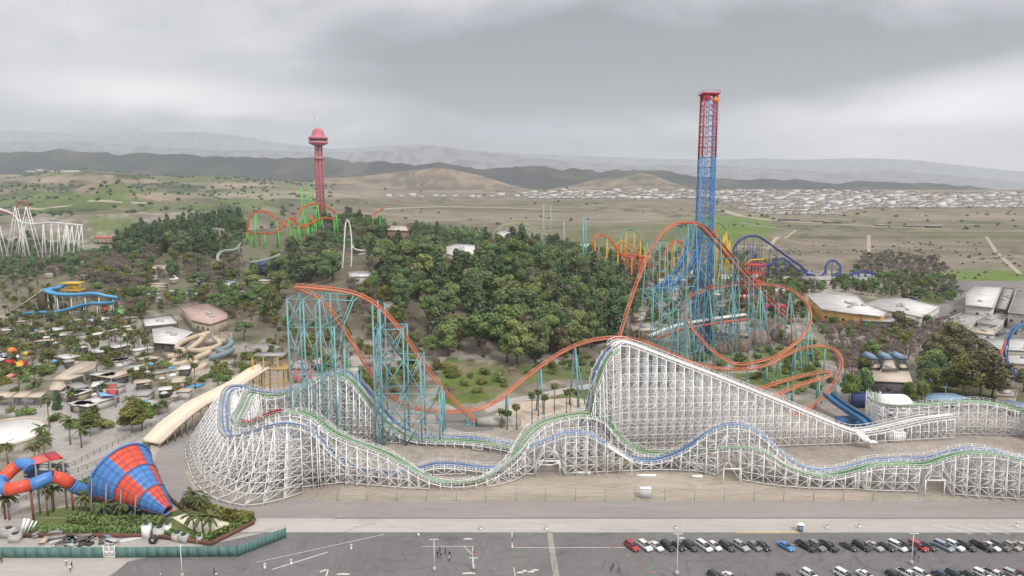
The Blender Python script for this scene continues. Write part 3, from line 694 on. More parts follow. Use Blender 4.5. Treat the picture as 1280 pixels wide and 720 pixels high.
for P, gap, lat in ((A1, 15, 0), (A2, 19, 1), (A3, 14, 0), (A4, 11, 0)):
    T, S, U = frames(P); acc = gap-3
    for i in range(1, len(P)):
        acc += (P[i]-P[i-1]).length
        if acc < gap: continue
        acc = 0; p = P[i]; h = p.z-Hs(p.x, p.y)
        if P is A1 and p.x < -24 and p.y < 224: continue
        if P is A2 and p.y < 279: continue
        if lat and p.z > 14:
            lattice_support(gl, p, S[i], m_teal if i % 2 else m_teal2, w_=3.0, dl=2.4, lev=11, spl=.05, r=.18)
        elif P is A3 and i % 2 == 0 and h > 12: lattice_support(gl, p, S[i], m_teal2, w_=2.0, dl=1.8, lev=9, spl=.03, r=.2)
        else: a_support(gl, p, S[i], m_teal2 if P is not A1 else m_teal, splay=.16 if h > 15 else .12, tri=h > 18)
# walkway beside the lift
T, S, U = frames(A2); k0 = [i for i in range(len(A2)) if A2[i].y > 291]
wk = MB(); 
for o in (-1.7, 1.7): wk.sweep([A2[i] for i in k0], [S[i] for i in k0], [U[i] for i in k0], [(o-.5, -.7), (o+.5, -.7), (o+.5, -.3), (o-.5, -.3)])
wk.build('lift_walkway', m_orange2, gl)
# left turnaround tower
def quad_tower(cols, Yf, Yb, zt, levels, m, mi=.24, name='support_tower', bases=None):
    mb = MB()
    xs = [(px-640)/FPX*(Yf*.99+(CZ-20)*.137) for px in cols]
    for Y in (Yf, Yb):
        for j, x in enumerate(xs): mb.bar((x, Y, -.2), (x, Y, zt[j]), .42)
        for z in levels:
            for j in range(len(xs)-1):
                if zt[j] >= z-.1 and zt[j+1] >= z-.1: mb.bar((xs[j], Y, z), (xs[j+1], Y, z), mi)
        lv = [0]+levels
        for q in range(1, len(lv)):
            for j in range(len(xs)-1):
                if min(zt[j], zt[j+1]) >= lv[q]-.1 and Y == Yf:
                    if (q+j) % 2: mb.bar((xs[j], Y, lv[q-1]), (xs[j+1], Y, lv[q]), mi)
                    else: mb.bar((xs[j+1], Y, lv[q-1]), (xs[j], Y, lv[q]), mi)
                    if Y == Yf: mb.bar((xs[j+1], Y, lv[q-1]), (xs[j], Y, lv[q]), mi) if (q+j) % 2 else mb.bar((xs[j], Y, lv[q-1]), (xs[j+1], Y, lv[q]), mi)
    for j, x in enumerate(xs):
        for q, z in enumerate(levels):
            if zt[j] >= z-.1: mb.bar((x, Yf, z), (x, Yb, z), mi); (mb.bar((x, Yf, ([0]+levels)[q]), (x, Yb, z), mi) if j in (0, len(xs)-1) else None)
    mb.build(name, m, gl)
quad_tower([363, 383, 403, 420], 206.5, 219, [46, 46, 46, 37.5], [10, 23, 37.5, 46], m_teal, .2)
mb = MB()                                   # cantilevered corner under the turnaround
for Y in (206.5, 219):
    a = lambda px, z: ((px-640)/FPX*(Y*.99+8-(z-20)*.137), Y, z)
    mb.bar(a(402, 46), a(442, 45.5), .3); mb.bar(a(442, 45.5), a(418, 31), .3); mb.bar(a(402, 37), a(425, 41), .24); mb.bar(a(402, 46), a(418, 31), .24); mb.bar(a(420, 46), a(430, 38), .2)
mb.bar((-47, 206.5, 45.5), (-47, 219, 45.5), .3); mb.build('cantilever_frame', m_teal, gl)
quad_tower([431, 447], 215, 220.5, [29, 22], [11, 22], m_teal2, .18)
quad_tower([468, 477, 505, 526, 549], 208.5, 217, [44, 43, 36.5, 27.5, 16.5], [7.5, 16.5, 27, 36.5], m_teal)
mb = MB()
for Y in (208.5, 217):
    f = lambda px: (px-640)/FPX*(Y*.99+8)
    for (x0, z0, x1, z1) in ((477, 0, 505, 16.5), (505, 0, 549, 16.5), (505, 16.5, 526, 27.5), (477, 16.5, 505, 36.5), (477, 36.5, 505, 27)): mb.bar((f(x0), Y, z0), (f(x1), Y, z1), .24)
mb.build('raking_braces', m_teal, gl)
# tunnel portal
mb = MB(); c = pl(606, 533); mb.box((c.x+2, c.y+2, 1.2), (9, 5, 2.4)); mb.box((c.x+8, c.y+3, .8), (8, 7, 1.6), taper=.8); mb.build('tunnel_portal', m_conc, gl)
# brake run: pale trough above an orange beam
br = spline([at(812, 420, 318), at(842, 408, 322), at(880, 400, 328), at(932, 393, 334)], 2)
T, S, U = frames(br); mb = MB(); mb.sweep(br, S, U, [(-1.1, -.5), (1.1, -.5), (1.1, .45), (-1.1, .45)]); mb.build('brake_run_cover', m_white, gl)
mb = MB(); mb.sweep([p-Vector((0, 3.5, 1.6)) for p in br], S, U, [(-.9, -.4), (.9, -.4), (.9, .4), (-.9, .4)]); mb.build('brake_run_beam', m_orange2, gl)
for i in range(2, len(br), 5): a_support(gl, br[i], S[i], m_teal)
ki = min(range(len(A3)), key=lambda i: (A3[i]-at(885, 361, 324)).length)
train(A3, ki, 9, 'coaster_train', mat('train_orange', (.55, .13, .04), .4), 'orange coaster train high on the far side of the orange loop', gap=2.3, up=.3)
# ---- launch tower
lt_root = empty('launch_tower', (0, 0, 0), 'very tall lattice tower, blue below and red on top, beside the orange coaster', 'drop tower')
tc0 = at(874.5, 443, 331); tx, ty = tc0.x, tc0.y
m_tblue = mat('tower_blue', (.07, .23, .50), .5, var=.2); m_tred = mat('tower_red', (.50, .05, .08), .5, var=.2)
m_rail = mat('pale_steel', (.45, .48, .52), .5)
def tower_seg(z0, z1, name, m, hw0=3.35, hw1=3.0):
    mb = MB(); n = int((z1-z0)/4.6); zs = [z0+(z1-z0)*i/n for i in range(n+1)]
    def c(k, z, f=1.0):
        w_ = (hw0+(hw1-hw0)*(z/121))*f; a, b = ((-1,-1),(1,-1),(1,1),(-1,1))[k]; return Vector((tx+a*w_, ty+b*w_, z))
    for k in range(4): mb.tube([tuple(c(k, z0)), tuple(c(k, z1))], .42, 8)
    for i in range(1, n+1):
        for k in range(4):
            k2 = (k+1) % 4; mb.bar(c(k, zs[i]), c(k2, zs[i]), .24); mb.bar(c(k, zs[i-1]), c(k2, zs[i]), .19); mb.bar(c(k2, zs[i-1]), c(k, zs[i]), .19)
            m_ = (c(k, zs[i])+c(k2, zs[i]))/2; mb.bar(c(k, (zs[i]+zs[i-1])/2), m_, .12); mb.bar(c(k2, (zs[i]+zs[i-1])/2), m_, .12)
    mb.build(name, m, lt_root)
tower_seg(0, 93, 'lower_lattice', m_tblue); tower_seg(93, 121, 'upper_lattice', m_tred)
mb = MB()
for o in (-1.5, 1.5):
    for q in (-.5, .5): mb.bar((tx+o+q, ty-4, 8), (tx+o+q, ty-4, 119), .2)
    z = 9
    while z < 119: mb.bar((tx+o-.5, ty-4, z), (tx+o+.5, ty-4, z), .12); z += 1.6
mb.build('vertical_rails', m_tblue, lt_root)
mb = MB()
for o in (-3.8, 3.8): mb.bar((tx+o, ty-4.2, 10), (tx+o, ty-4.2, 118), .12)
mb.build('drop_cables', m_rail, lt_root)
mb = MB(); mb.box((tx, ty, 121.4), (8, 8, .6)); mb.box((tx-1.6, ty, 119.8), (2.6, 7, 2.2)); 
for o in (-3.8, 3.8):
    for q in (-3.8, 3.8): mb.bar((tx+o, ty+q, 121.7), (tx+o, ty+q, 122.9), .15)
    mb.bar((tx+o, ty-3.8, 122.8), (tx+o, ty+3.8, 122.8), .12); mb.bar((tx-3.8, ty+o, 122.8), (tx+3.8, ty+o, 122.8), .12)
mb.build('top_platform', m_tred, lt_root)
mb = MB(); mb.v = []; c_ = Vector((tx+2.0, ty-4.4, 118.2)); pts = [(0, -1.5), (1.5, .3), (.9, 1.2), (-.9, 1.2), (-1.5, .3)]
mb._add([(c_.x+x, c_.y, c_.z+z) for x, z in pts]+[(c_.x+x, c_.y+.4, c_.z+z) for x, z in pts], [(0,1,2,3,4),(9,8,7,6,5)]+[(i, 5+i, 5+(i+1) % 5, (i+1) % 5) for i in range(5)])
mb.build('shield_sign', mat('sign_orange', (.85, .26, .04), .4), lt_root)
for o in (-3.6, 3.6):
    mb = MB(); mb.box((tx+o, ty-3.9, 57), (.8, 1.2, 3)); mb.build('gondola', mat('gondola_purple', (.22, .03, .12), .5), lt_root)
# curved launch track that sweeps up into the tower
cv = [(tx-7, ty-12, 62), (tx-7.5, ty-14, 54), (tx-9.5, ty-17, 47.5), (tx-14, ty-22, 41), (tx-20, ty-28, 36), (tx-29, ty-36, 33)]
cv = spline([at(869, 283, 327), at(867, 300, 326), at(861, 320, 323), at(851, 337, 318), at(838, 351, 311), at(822, 361, 304)], 1.5)
mb = MB(); T, S, U = frames(cv)
S = [Vector((.62, .0, 0))+Vector((0, -.55, 0))*0 for _ in cv]; S = [s.normalized() for s in S]
for o in (-2.8, 2.8):
    for q in (-.6, .6): mb.tube([p+s*(o*.9+q) for p, s in zip(cv, S)], .22, 6)
    for q in (-.9, .9): mb.tube([p+s*(o*.9+q)+Vector((.9, 2.6, -2.4)) for p, s in zip(cv, S)], .2, 6)
for i in range(0, len(cv)-2, 2):
    p, s = cv[i], S[i]; p2 = cv[i+2]; off = Vector((.9, 2.6, -2.4))
    for o in (-3.2, -1.9, 1.9, 3.2): mb.bar(p+s*o, p+s*o+off, .16); mb.bar(p+s*o, p2+s*o+off, .16)
    mb.bar(p-s*3.2, p+s*3.2, .18); mb.bar(p-s*3.2+off, p+s*3.2+off, .18); mb.bar(p-s*3.2+off, p2+s*3.2+off, .14)
mb.build('curved_launch_track', m_tblue, lt_root)
mb = MB(); 
for Y in (299, 308):
    g = lambda px, py, Y=Y: at(px, py, Y)
    cols = [(817, 360), (828, 360), (842, 360), (848, 388), (858, 360)]
    for (px, py) in cols: q = g(px, py); mb.bar(q, (q.x, q.y, 0), .4)
    for (a, b) in (((800, 361), (868, 358)), ((800, 361), (831, 388)), ((831, 388), (858, 386)), ((805, 364), (858, 386)), ((817, 360), (831, 388)), ((842, 360), (831, 388)), ((842, 360), (858, 386)), ((817, 375), (842, 360)), ((817, 410), (842, 388)), ((831, 388), (850, 425)), ((858, 386), (838, 425)), ((817, 425), (858, 425)), ((817, 425), (831, 388))):
        mb.bar(g(*a), g(*b), .3)
for (px, py) in ((800, 361), (831, 388), (858, 386), (868, 358), (817, 425), (858, 425)): mb.bar(at(px, py, 299), at(px, py, 308), .3)
mb.build('launch_track_frame', m_teal, lt_root)
# ================================================================== buildings, slides, far rides
EXCL = []          # outlines (world XY) where nothing may be planted
def excl(pts): EXCL.append([(p[0], p[1]) for p in pts])
m_rw = mat('roof_white', (.66, .64, .62), .8, var=.16, scale=.12); m_rg = mat('roof_grey', (.36, .345, .33), .9, var=.15, scale=.15); m_rt = mat('roof_tan', (.56, .47, .38), .85, var=.12, scale=.2)
m_ww = mat('wall_white', (.60, .57, .53), .85, var=.12, scale=.2); m_wt = mat('wall_tan', (.44, .36, .27), .85, var=.15, scale=.2); m_wd = mat('wall_dark', (.13, .12, .115), .8, var=.2); m_wo = mat('wall_orange', (.56, .32, .11), .85, var=.2, scale=.3)
m_wp = mat('wall_pink', (.50, .20, .19), .85, var=.15); m_glass = mat('window_glass', (.04, .05, .06), .2, var=.2, spec=.5); m_unit = mat('roof_unit', (.48, .47, .46), .6, var=.15); m_bluer = mat('roof_blue', (.22, .32, .44), .6, var=.15, scale=.2); m_pinkr = mat('roof_pink', (.52, .37, .33), .85, var=.14, scale=.2)
m_dbl = mat('deep_blue', (.05, .08, .22), .6); m_pole = mat('galvanised', (.30, .30, .29), .6); m_yel = mat('yellow_paint', (.66, .42, .05), .5); m_redroof = mat('roof_red', (.50, .09, .07), .7)
m_cyan = mat('slide_blue', (.10, .36, .62), .35, var=.08, scale=.3); m_sand = mat('slide_tan', (.56, .46, .34), .5, var=.10, scale=.3); m_sand2 = mat('slide_tan_dark', (.42, .29, .13), .6); m_rock = mat('rock_pink', (.34, .22, .18), .9, var=.3, scale=.5, bump=.4)
def roofed(px, h, roof, wall, name, label, cat='building', group=None, g=None, units=2, over=0.0, windows=True, seed=0, z=None):
    """building traced from its roof outline in the photo; the outline lies at real height g+h"""
    if g is None: q = G(sum(p[0] for p in px)/len(px), max(p[1] for p in px)+4); g = q.z
    pts = [pl(x, y, g+h) for x, y in px]; c = sum(pts, Vector())/len(pts); c.z = g
    xy = [(p.x, p.y) for p in pts]; excl(xy)
    root = empty(name, c, label, cat, group)
    ins = [(c.x+(x-c.x)*(.985-over), c.y+(y-c.y)*(.985-over)) for x, y in xy]
    MB().poly(ins, g-1.0, g+h-.3).build('wall', wall, root)
    mr = MB(); mr.poly(xy, g+h-.3, g+h); mr.build('roof', roof, root)
    n = len(ins); mp = MB()
    if over == 0:
        for i in range(n):
            a = xy[i]; b = xy[(i+1) % n]; mp.bar((a[0], a[1], g+h+.25), (b[0], b[1], g+h+.25), .3, .5)
        mp.build('parapet', wall if wall is not m_wo else roof, root)
    rnd = random.Random(len(label)*7+seed)
    for k in range(units):
        a, b = rnd.sample(range(n), 2); t = rnd.uniform(.25, .6); q = Vector((c.x, c.y, 0)).lerp(Vector((xy[a][0], xy[a][1], 0)), t*rnd.random()).lerp(Vector((xy[b][0], xy[b][1], 0)), t*.5)
        MB().box((q.x, q.y, g+h+.6), (rnd.uniform(1.4, 3), rnd.uniform(1.4, 2.4), 1.2), rnd.random()).build('roof_unit', m_unit, root)
    if windows:
        for i in range(n):
            a = Vector((*ins[i], 0)); b = Vector((*ins[(i+1) % n], 0)); d = b-a; nn = Vector((d.y, -d.x, 0)).normalized()
            if nn.dot(a-Vector((c.x, c.y, 0))) < 0: nn = -nn
            if nn.y > -.15 or d.length < 5: continue
            ln = d.length; d.normalize(); k = 2.5
            while k < ln-1.5:
                q = a+d*k+nn*.04
                mw = MB(); ang = math.atan2(d.y, d.x); mw.box((q.x, q.y, g+h*.52), (1.5, .12, min(1.4, h*.35)), ang); mw.build('window', m_glass, root); k += 5.2
    return root
def canopy(px, h, roof, label, cat='canopy', g=None, group=None, name='shade_canopy', thick=.35, posts=True):
    if g is None: g = G(sum(p[0] for p in px)/len(px), max(p[1] for p in px)+4).z
    pts = [pl(x, y, g+h) for x, y in px]; c = sum(pts, Vector())/len(pts); c.z = g; root = empty(name, c, label, cat, group)
    MB().poly([(p.x, p.y) for p in pts], g+h-thick, g+h).build('roof', roof, root); excl([(p.x, p.y) for p in pts])
    if posts:
        for p in pts:
            q = p.lerp(Vector((c.x, c.y, p.z)), .06); MB().bar((q.x, q.y, g-.3), (q.x, q.y, g+h-thick), .28).build('post', m_pole, root)
    return root
# -- right-hand service buildings
roofed([(1010,370),(1034,366),(1072,371),(1080,379),(1108,391),(1102,396),(1072,393),(1027,387)], 8.5, m_rw, m_wo, 'workshop_building', 'long low workshop with white roof and orange front wall right of the orange loop', g=0, units=7)
roofed([(1074,394),(1102,397.5),(1122,396),(1124,404),(1078,402)], 6, m_rg, m_wd, 'annex_building', 'dark grey fronted annex at the corner of the orange walled workshop', g=0, units=2)
roofed([(1082,380),(1110,373.5),(1136,374),(1175,384),(1152,397),(1128,392),(1110,389)], 8, m_rw, m_ww, 'warehouse', 'pale flat roofed warehouse between the orange walled workshop and the lawn', g=0, units=6)
roofed([(1208,367),(1222,358),(1252,360),(1242,385),(1207,382)], 9, m_rw, m_ww, 'storage_hall', 'square white roofed storage hall at the edge of the plain on the right', g=0, units=1)
roofed([(1254,360),(1268,361.5),(1258,388),(1245,386)], 7, m_rg, m_wd, 'storage_shed', 'narrow grey shed behind the square white roofed hall', g=0, units=4)
roofed([(1271,363),(1330,368),(1330,398),(1260,391)], 9, m_rg, m_ww, 'metal_roof_hall', 'grey metal roofed hall cut by the right edge of the picture', g=0, units=1)
roofed([(1180,402),(1204,391),(1234,390),(1210,410),(1184,408)], 4, m_rg, m_ww, 'office_building', 'low grey roofed office block with white walls in front of the square hall', g=0, units=3)
roofed([(1226,398),(1238,391.5),(1262,395),(1246,407),(1222,404)], 4.5, m_rg, m_ww, 'office_building', 'low grey roofed office with rows of pale skylights beside the parked cars', g=0, units=8)
roofed([(1216,409),(1245,412),(1243,419),(1216,416)], 3.5, m_rt, m_ww, 'portable_office', 'small tan roofed cabin in front of the office with skylights', g=0, units=2)
roofed([(1231,424),(1330,427),(1330,441),(1250,438)], 5, m_rw, m_ww, 'white_roof_building', 'white roofed building behind the blue coaster loop at the right edge', g=0, units=3)
roofed([(1243,444),(1330,443),(1330,458),(1256,455)], 4.5, m_rw, m_wt, 'white_roof_building', 'lower tan walled building with white roof behind the red coaster legs', g=0, units=2)
roofed([(1245,487),(1272,489),(1270,496),(1246,495)], 4, m_rg, m_wt, 'service_hut', 'small tan hut behind the white coaster at the right edge', g=0, units=1)
# station pavilion
roofed([(1087,463),(1136,464),(1141,478),(1093,476)], 6.5, m_rt, m_wd, 'station_pavilion', 'broad brown roofed queue pavilion in front of the blue gables', g=0, units=0, over=.06)
roofed([(1105,450),(1118,450),(1122,462),(1102,462)], 7.5, m_rt, m_wd, 'entry_hall', 'narrow tan roofed hall linking the blue gables to the queue pavilion', g=0, units=1, windows=False)
roofed([(1090,455),(1101,455),(1100,461),(1088,461)], 5, m_rt, m_wd, 'side_wing', 'small brown roofed wing left of the narrow entry hall', g=0, units=0, windows=False)
roofed([(1123,455),(1133,455),(1136,461),(1125,461)], 5, m_rt, m_wd, 'side_wing', 'small brown roofed wing right of the narrow entry hall', g=0, units=0, windows=False)
for k, x in enumerate((1085, 1104, 1121)):
    a = pl(x, 448, 5); b = pl(x+15, 448.5, 5); mb = MB(); root = empty('gabled_front', (a.x, a.y, 0), 'blue gabled shop front, '+('left', 'middle', 'right')[k]+' one of the row of three', 'building', 'blue gables by the pavilion')
    m_ = (a+b)/2; d = 7
    mb._add([(a.x, a.y, 4.6), (b.x, a.y, 4.6), (m_.x, a.y, 6.8), (a.x, a.y+d, 4.6), (b.x, a.y+d, 4.6), (m_.x, a.y+d, 6.8)], [(0,1,2),(5,4,3),(0,3,4,1),(1,4,5,2),(2,5,3,0)]); mb.build('roof', m_bluer, root)
    MB().box((m_.x, a.y+d/2, 2.2), ((b.x-a.x)*.92, d*.9, 4.6)).build('wall', m_wd, root); MB().box((m_.x, a.y+.1, 2.6), ((b.x-a.x)*.5, .3, 2.2)).build('window', m_glass, root); excl([(a.x, a.y), (b.x, a.y), (b.x, a.y+d), (a.x, a.y+d)])
# curved white station canopy
a = pl(1105, 505, 6); b = pl(1143, 505, 6); root = empty('loading_station', ((a.x+b.x)/2, a.y+6, 0), 'white arched canopy over the station of the white coaster', 'station'); mb = MB(); n = 10; vs_ = []
for k in range(n+1):
    t = k/n; y = a.y-1+13*t; z = 5.6+1.9*math.sin(math.pi*t)
    vs_ += [(a.x, y, z), (b.x, y, z), (a.x, y, z-.3), (b.x, y, z-.3)]
fs_ = []
for k in range(n): o = 4*k; fs_ += [(o, o+1, o+5, o+4), (o+2, o+6, o+7, o+3), (o, o+4, o+6, o+2), (o+1, o+3, o+7, o+5)]
mb._add(vs_, fs_+[(0, 2, 3, 1), (4*n, 4*n+1, 4*n+3, 4*n+2)]); mb.build('canopy', mat('canopy_white', (.85, .84, .83), .6, var=.05), root)
MB().box(((a.x+b.x)/2, a.y+5.5, 2.6), ((b.x-a.x)*.94, 10, 1.2)).build('platform', m_wgrey, root); excl([(a.x-2, a.y-2), (b.x+2, a.y-2), (b.x+2, a.y+14), (a.x-2, a.y+14)])
for x in (a.x+1, (a.x+b.x)/2, b.x-1):
    for y in (a.y, a.y+11): MB().bar((x, y, 0), (x, y, 5.4), .3).build('post', m_white, root)
mb = MB(); mb.box(((a.x+b.x)/2, a.y+17, 2.2), (14, 5, 4.4)); solo(mb, 'station_office', m_dbl, ((a.x+b.x)/2, a.y+17, 0), 'dark blue fronted booth behind the white arched canopy', 'booth')
canopy([(1160,471),(1172,472),(1186,480),(1183,485),(1162,478)], 4, m_bluer, 'light blue shade roof between the big trees on the right', g=0)
canopy([(1158,491),(1190,491),(1214,498),(1180,500),(1157,499)], 4, m_bluer, 'light blue shade roof just behind the right part of the white coaster', g=0)
canopy([(1250,500),(1262,500),(1330,512),(1330,520),(1270,508)], 4, m_bluer, 'blue shade roof at the right edge behind the banked white timber turn', g=0)
# white container in the yard and the block by the road
def container(px0, py0, px1, w_, h, m, label, name='container'):
    a = pl(px0, py0); b = pl(px1, py0); root = empty(name, (a.x, a.y, 0), label, 'container')
    MB().box(((a.x+b.x)/2, a.y+w_/2, h/2+.15), (b.x-a.x, w_, h)).build('body', m, root)
    mb = MB(); n = 9
    for k in range(n+1): x = a.x+(b.x-a.x)*k/n; mb.bar((x, a.y-.03, .3), (x, a.y-.03, h), .09)
    mb.build('corner_ribs', m_unit, root); MB().box(((a.x+b.x)/2, a.y+w_/2, h+.2), (b.x-a.x+.2, w_+.2, .12)).build('roof', m_white, root)
container(1112, 553, 1132, 4, 2.8, m_white, 'large white container in the yard beside the lift foot of the white coaster')
container(800.5, 623.5, 814, 1.6, 2.4, m_white, 'white ribbed box standing by the front road')
# low white barriers by the coaster foot
for k, (x0, x1, y) in enumerate(((716, 738, 592.5), (796, 820, 596), (865, 878, 597))):
    a = pl(x0, y); b = pl(x1, y); mb = MB(); mb.bar((a.x, a.y, .35), (b.x, b.y, .35), .5, .7); 
    solo(mb, 'barrier', m_white, (a.x, a.y, 0), ('long white barrier left of the stairs', 'long white barrier below the stairs', 'short white barrier near the right underpass')[k]+' on the dirt apron', 'barrier')
a = pl(868, 589); b = pl(903, 589); mb = MB(); mb.box(((a.x+b.x)/2, a.y+1.0, 1.3), (b.x-a.x, 2, 2.6))
for k in range(8): mb.box((a.x+(b.x-a.x)*(k+.5)/8, a.y-.2, .5), (.7, .5, 1.0))
solo(mb, 'control_cabin', m_white, (a.x, a.y, 0), 'pale cabin under the white coaster beside the middle underpass', 'cabin')
# -- centre: rock ride building, terraces, plaza roofs
roofed([(888,406),(905,399),(946,402),(937,421),(893,416)], 8, m_rg, m_rock, 'rock_ride_building', 'grey roofed ride building with pink rock walls inside the orange loop', g=0, units=3, windows=False)
for k, (x, y, r, h) in enumerate(((905,440,4.5,8),(925,436,6,9),(945,428,7,12),(962,421,6,10),(975,425,5,9),(990,432,4,7))):
    c = pl(x, y); rnd = random.Random(k); pr = [(r, -.5)]; 
    for q in range(1, 6): pr.append((r*(1-.13*q)*rnd.uniform(.85, 1.15), h*q/5))
    pr.append((.3, h+.2)); mb = MB(); mb.lathe((c.x, c.y, 0), pr, 11); mb.v = [(x_+rnd.uniform(-.7, .7), y_+rnd.uniform(-.7, .7), z_+rnd.uniform(-.4, .4)) for x_, y_, z_ in mb.v]
    solo(mb, 'rock_outcrop', m_rock, (c.x, c.y, 0), 'pink artificial rock, '+('first', 'second', 'third', 'fourth', 'fifth', 'sixth')[k]+' from the left under the orange loop', 'rock', 'artificial rocks under the orange loop'); excl([(c.x-r, c.y-r), (c.x+r, c.y-r), (c.x+r, c.y+r), (c.x-r, c.y+r)])
roofed([(791,391),(817,388),(819,399),(792,402)], 4, m_rt, mat('wall_brown', (.33, .15, .09), .85), 'terrace_building', 'brown fronted terrace building left of the launch tower, upper of two', units=3)
roofed([(788,406),(819,404),(821,413),(792,416)], 4, m_rt, m_wo, 'terrace_building', 'orange fronted terrace building behind the crest of the white coaster', units=3)
rnd = random.Random(5)
PR = [(846,347,24,9,m_rw),(842,360,20,7,m_rg),(826,351,10,6,m_rw),(888,352,16,8,m_pinkr),(905,346,18,7,m_rw),(925,352,16,7,m_rw),(945,346,15,7,m_rw),(900,366,16,7,m_rw),(875,365,12,7,m_rg),(930,372,18,7,m_rw),(800,345,12,6,m_rg),(772,352,12,5,m_rw),(905,380,20,8,m_rg),(960,352,12,6,m_redroof),(975,362,14,6,m_rw),(745,360,12,5,m_rg),(760,372,10,4,m_rw),(700,372,12,5,m_rg),(985,348,12,5,m_rw),(870,340,16,6,m_rw),(835,338,14,5,m_rg)]
nm = ['northern','small','square','low','slim','wide','plain','broad','compact','corner','open','far','near','long','tidy','inner','outer','upper','lower','middle','end']
for k, (x, y, w_, d, m) in enumerate(PR):
    roofed([(x-w_*.5, y-d*.4), (x+w_*.45, y-d*.45), (x+w_*.5, y+d*.45), (x-w_*.4, y+d*.5)], rnd.uniform(3.5, 5.5), m, rnd.choice((m_ww, m_wt, m_pinkr)), 'plaza_building', 'flat roofed plaza building among the trees around the launch tower', group='plaza buildings around the launch tower', units=2, seed=k, windows=False)
# -- hilltop buildings
roofed([(558,309),(572,305),(602,308),(604,315),(575,322),(559,318)], 6, m_rw, m_ww, 'theatre_building', 'white roofed theatre on the wooded knoll in the centre', units=6)
roofed([(486,282),(508,282),(511,289),(484,288)], 11, m_rt, mat('wall_rust', (.30, .19, .14), .9, var=.3), 'lodge_building', 'tall brown lodge with tan roof among trees right of the white arch', units=1)
roofed([(621,291),(634,288),(648,292),(640,297),(622,297)], 6, m_rw, m_ww, 'hall_building', 'pale hall beside the pale yellow arches behind the knoll', units=3)
roofed([(436,341),(462,340),(463,346),(438,347)], 4, m_rw, m_ww, 'small_building', 'small pale building at the foot of the tall white arch', units=1)
roofed([(478,379),(495,377),(500,382),(484,385)], 4, m_rg, m_wt, 'small_building', 'small grey roofed building in the bare trees behind the orange track', units=1)
roofed([(115,293),(150,293),(151,298),(117,298)], 5, m_redroof, m_wt, 'red_roof_building', 'long building with a bright red roof on the left hillside', units=0)
roofed([(1000,343),(1018,340),(1045,344),(1043,350),(1004,350)], 5, m_rg, m_ww, 'hall_building', 'grey roofed hall in front of the dark blue coaster', units=2)
roofed([(1062,345),(1078,340),(1098,345),(1094,352),(1066,352)], 5, m_rg, m_ww, 'hall_building', 'pale hall at the right end of the dark blue coaster', units=2)
# -- water park buildings
roofed([(226,386),(243,381),(262,381),(284,393),(284,399),(263,406),(240,401)], 6, m_pinkr, m_wt, 'park_restaurant', 'big pink roofed building with grey sides at the back of the water park', g=0, units=3)
roofed([(178,399),(214,394),(223,405),(181,409)], 3.5, m_rw, m_wd, 'terrace_roof', 'pale stepped terrace left of the big pink roof, upper of two', g=0, units=2)
roofed([(190,411),(214,408),(241,415),(220,430),(192,428)], 4.5, m_rw, m_wd, 'terrace_roof', 'pale stepped terrace left of the tan tube slides, lower of two', g=0, units=2, over=.04)
roofed([(192,348),(206,345),(215,347),(216,354),(195,355)], 5, mat('roof_skyblue', (.30, .45, .62), .6), m_bluer, 'striped_tent', 'blue and white tent roof behind the water park', g=0, units=0)
roofed([(216,351),(232,350),(237,356),(217,359)], 4.5, m_rt, m_yel, 'yellow_kiosk', 'yellow walled kiosk beside the blue and white tent', g=0, units=1)
roofed([(174,333),(213,332),(214,336),(176,337)], 4, m_rt, m_ww, 'long_shed', 'long thin pale shed behind the bare trees on the left', units=0)
roofed([(97,311),(130,311),(131,315),(98,316)], 4, m_rw, m_ww, 'long_shed', 'small pale shed below the red roofed building', units=0)
roofed([(262,332),(276,331),(282,338),(266,340)], 4, m_pinkr, m_wt, 'small_building', 'small red brown hut behind the round dark tree', units=1)
roofed([(240,322),(255,322),(258,328),(242,328)], 4, m_dbl, m_wd, 'small_building', 'small dark blue roof among the bare trees', units=0)
roofed([(0,346),(34,345),(35,352),(0,354)], 4, m_rg, m_wt, 'maintenance_shed', 'brown grey shed roof at the left edge behind the blue slide', g=0, units=2)
canopy([(100,451),(121,452),(119,459),(104,465),(90,468),(106,468),(87,474),(65,474)], 5, m_rt, 'long tan L-shaped shade roof in the water park', g=0)
for k, q in enumerate(([(-6,489),(22,489),(12,496),(-16,496)], [(24,489),(42,489),(30,496),(14,496)], [(44,489),(59,489),(50,496),(32,496)])):
    canopy(q, 4, m_rt, ('left edge', 'middle', 'right')[k]+' panel of the row of three flat tan shade roofs at the left', g=0, group='flat tan shade roofs')
canopy([(66,476),(77,475),(83,482),(76,487),(61,487)], 4.5, m_rt, 'small tent-like tan canopy at the end of the L-shaped roof', g=0)
canopy([(147,464),(160,460),(160,466),(138,473)], 4, m_rt, 'narrow tan shade roof left of the tan tube slides', g=0)
roofed([(358,452),(377,449),(389,455),(387,462),(362,461)], 6, m_rg, m_wp, 'pink_building', 'pink walled building with pale roof under the left orange coaster tower', g=0, units=1)
canopy([(386,449),(416,444),(425,448),(396,455)], 4, m_rt, 'tan shade roof just right of the pink building', g=0)
canopy([(427,462),(438,457),(462,459),(452,466)], 4, m_rt, 'tan shade roof beyond the blue and green crest of the white coaster', g=0)
canopy([(305,432),(330,428),(352,433),(330,440)], 4, m_rg, 'grey roofed shelter above the top of the sand coloured slide', g=0)
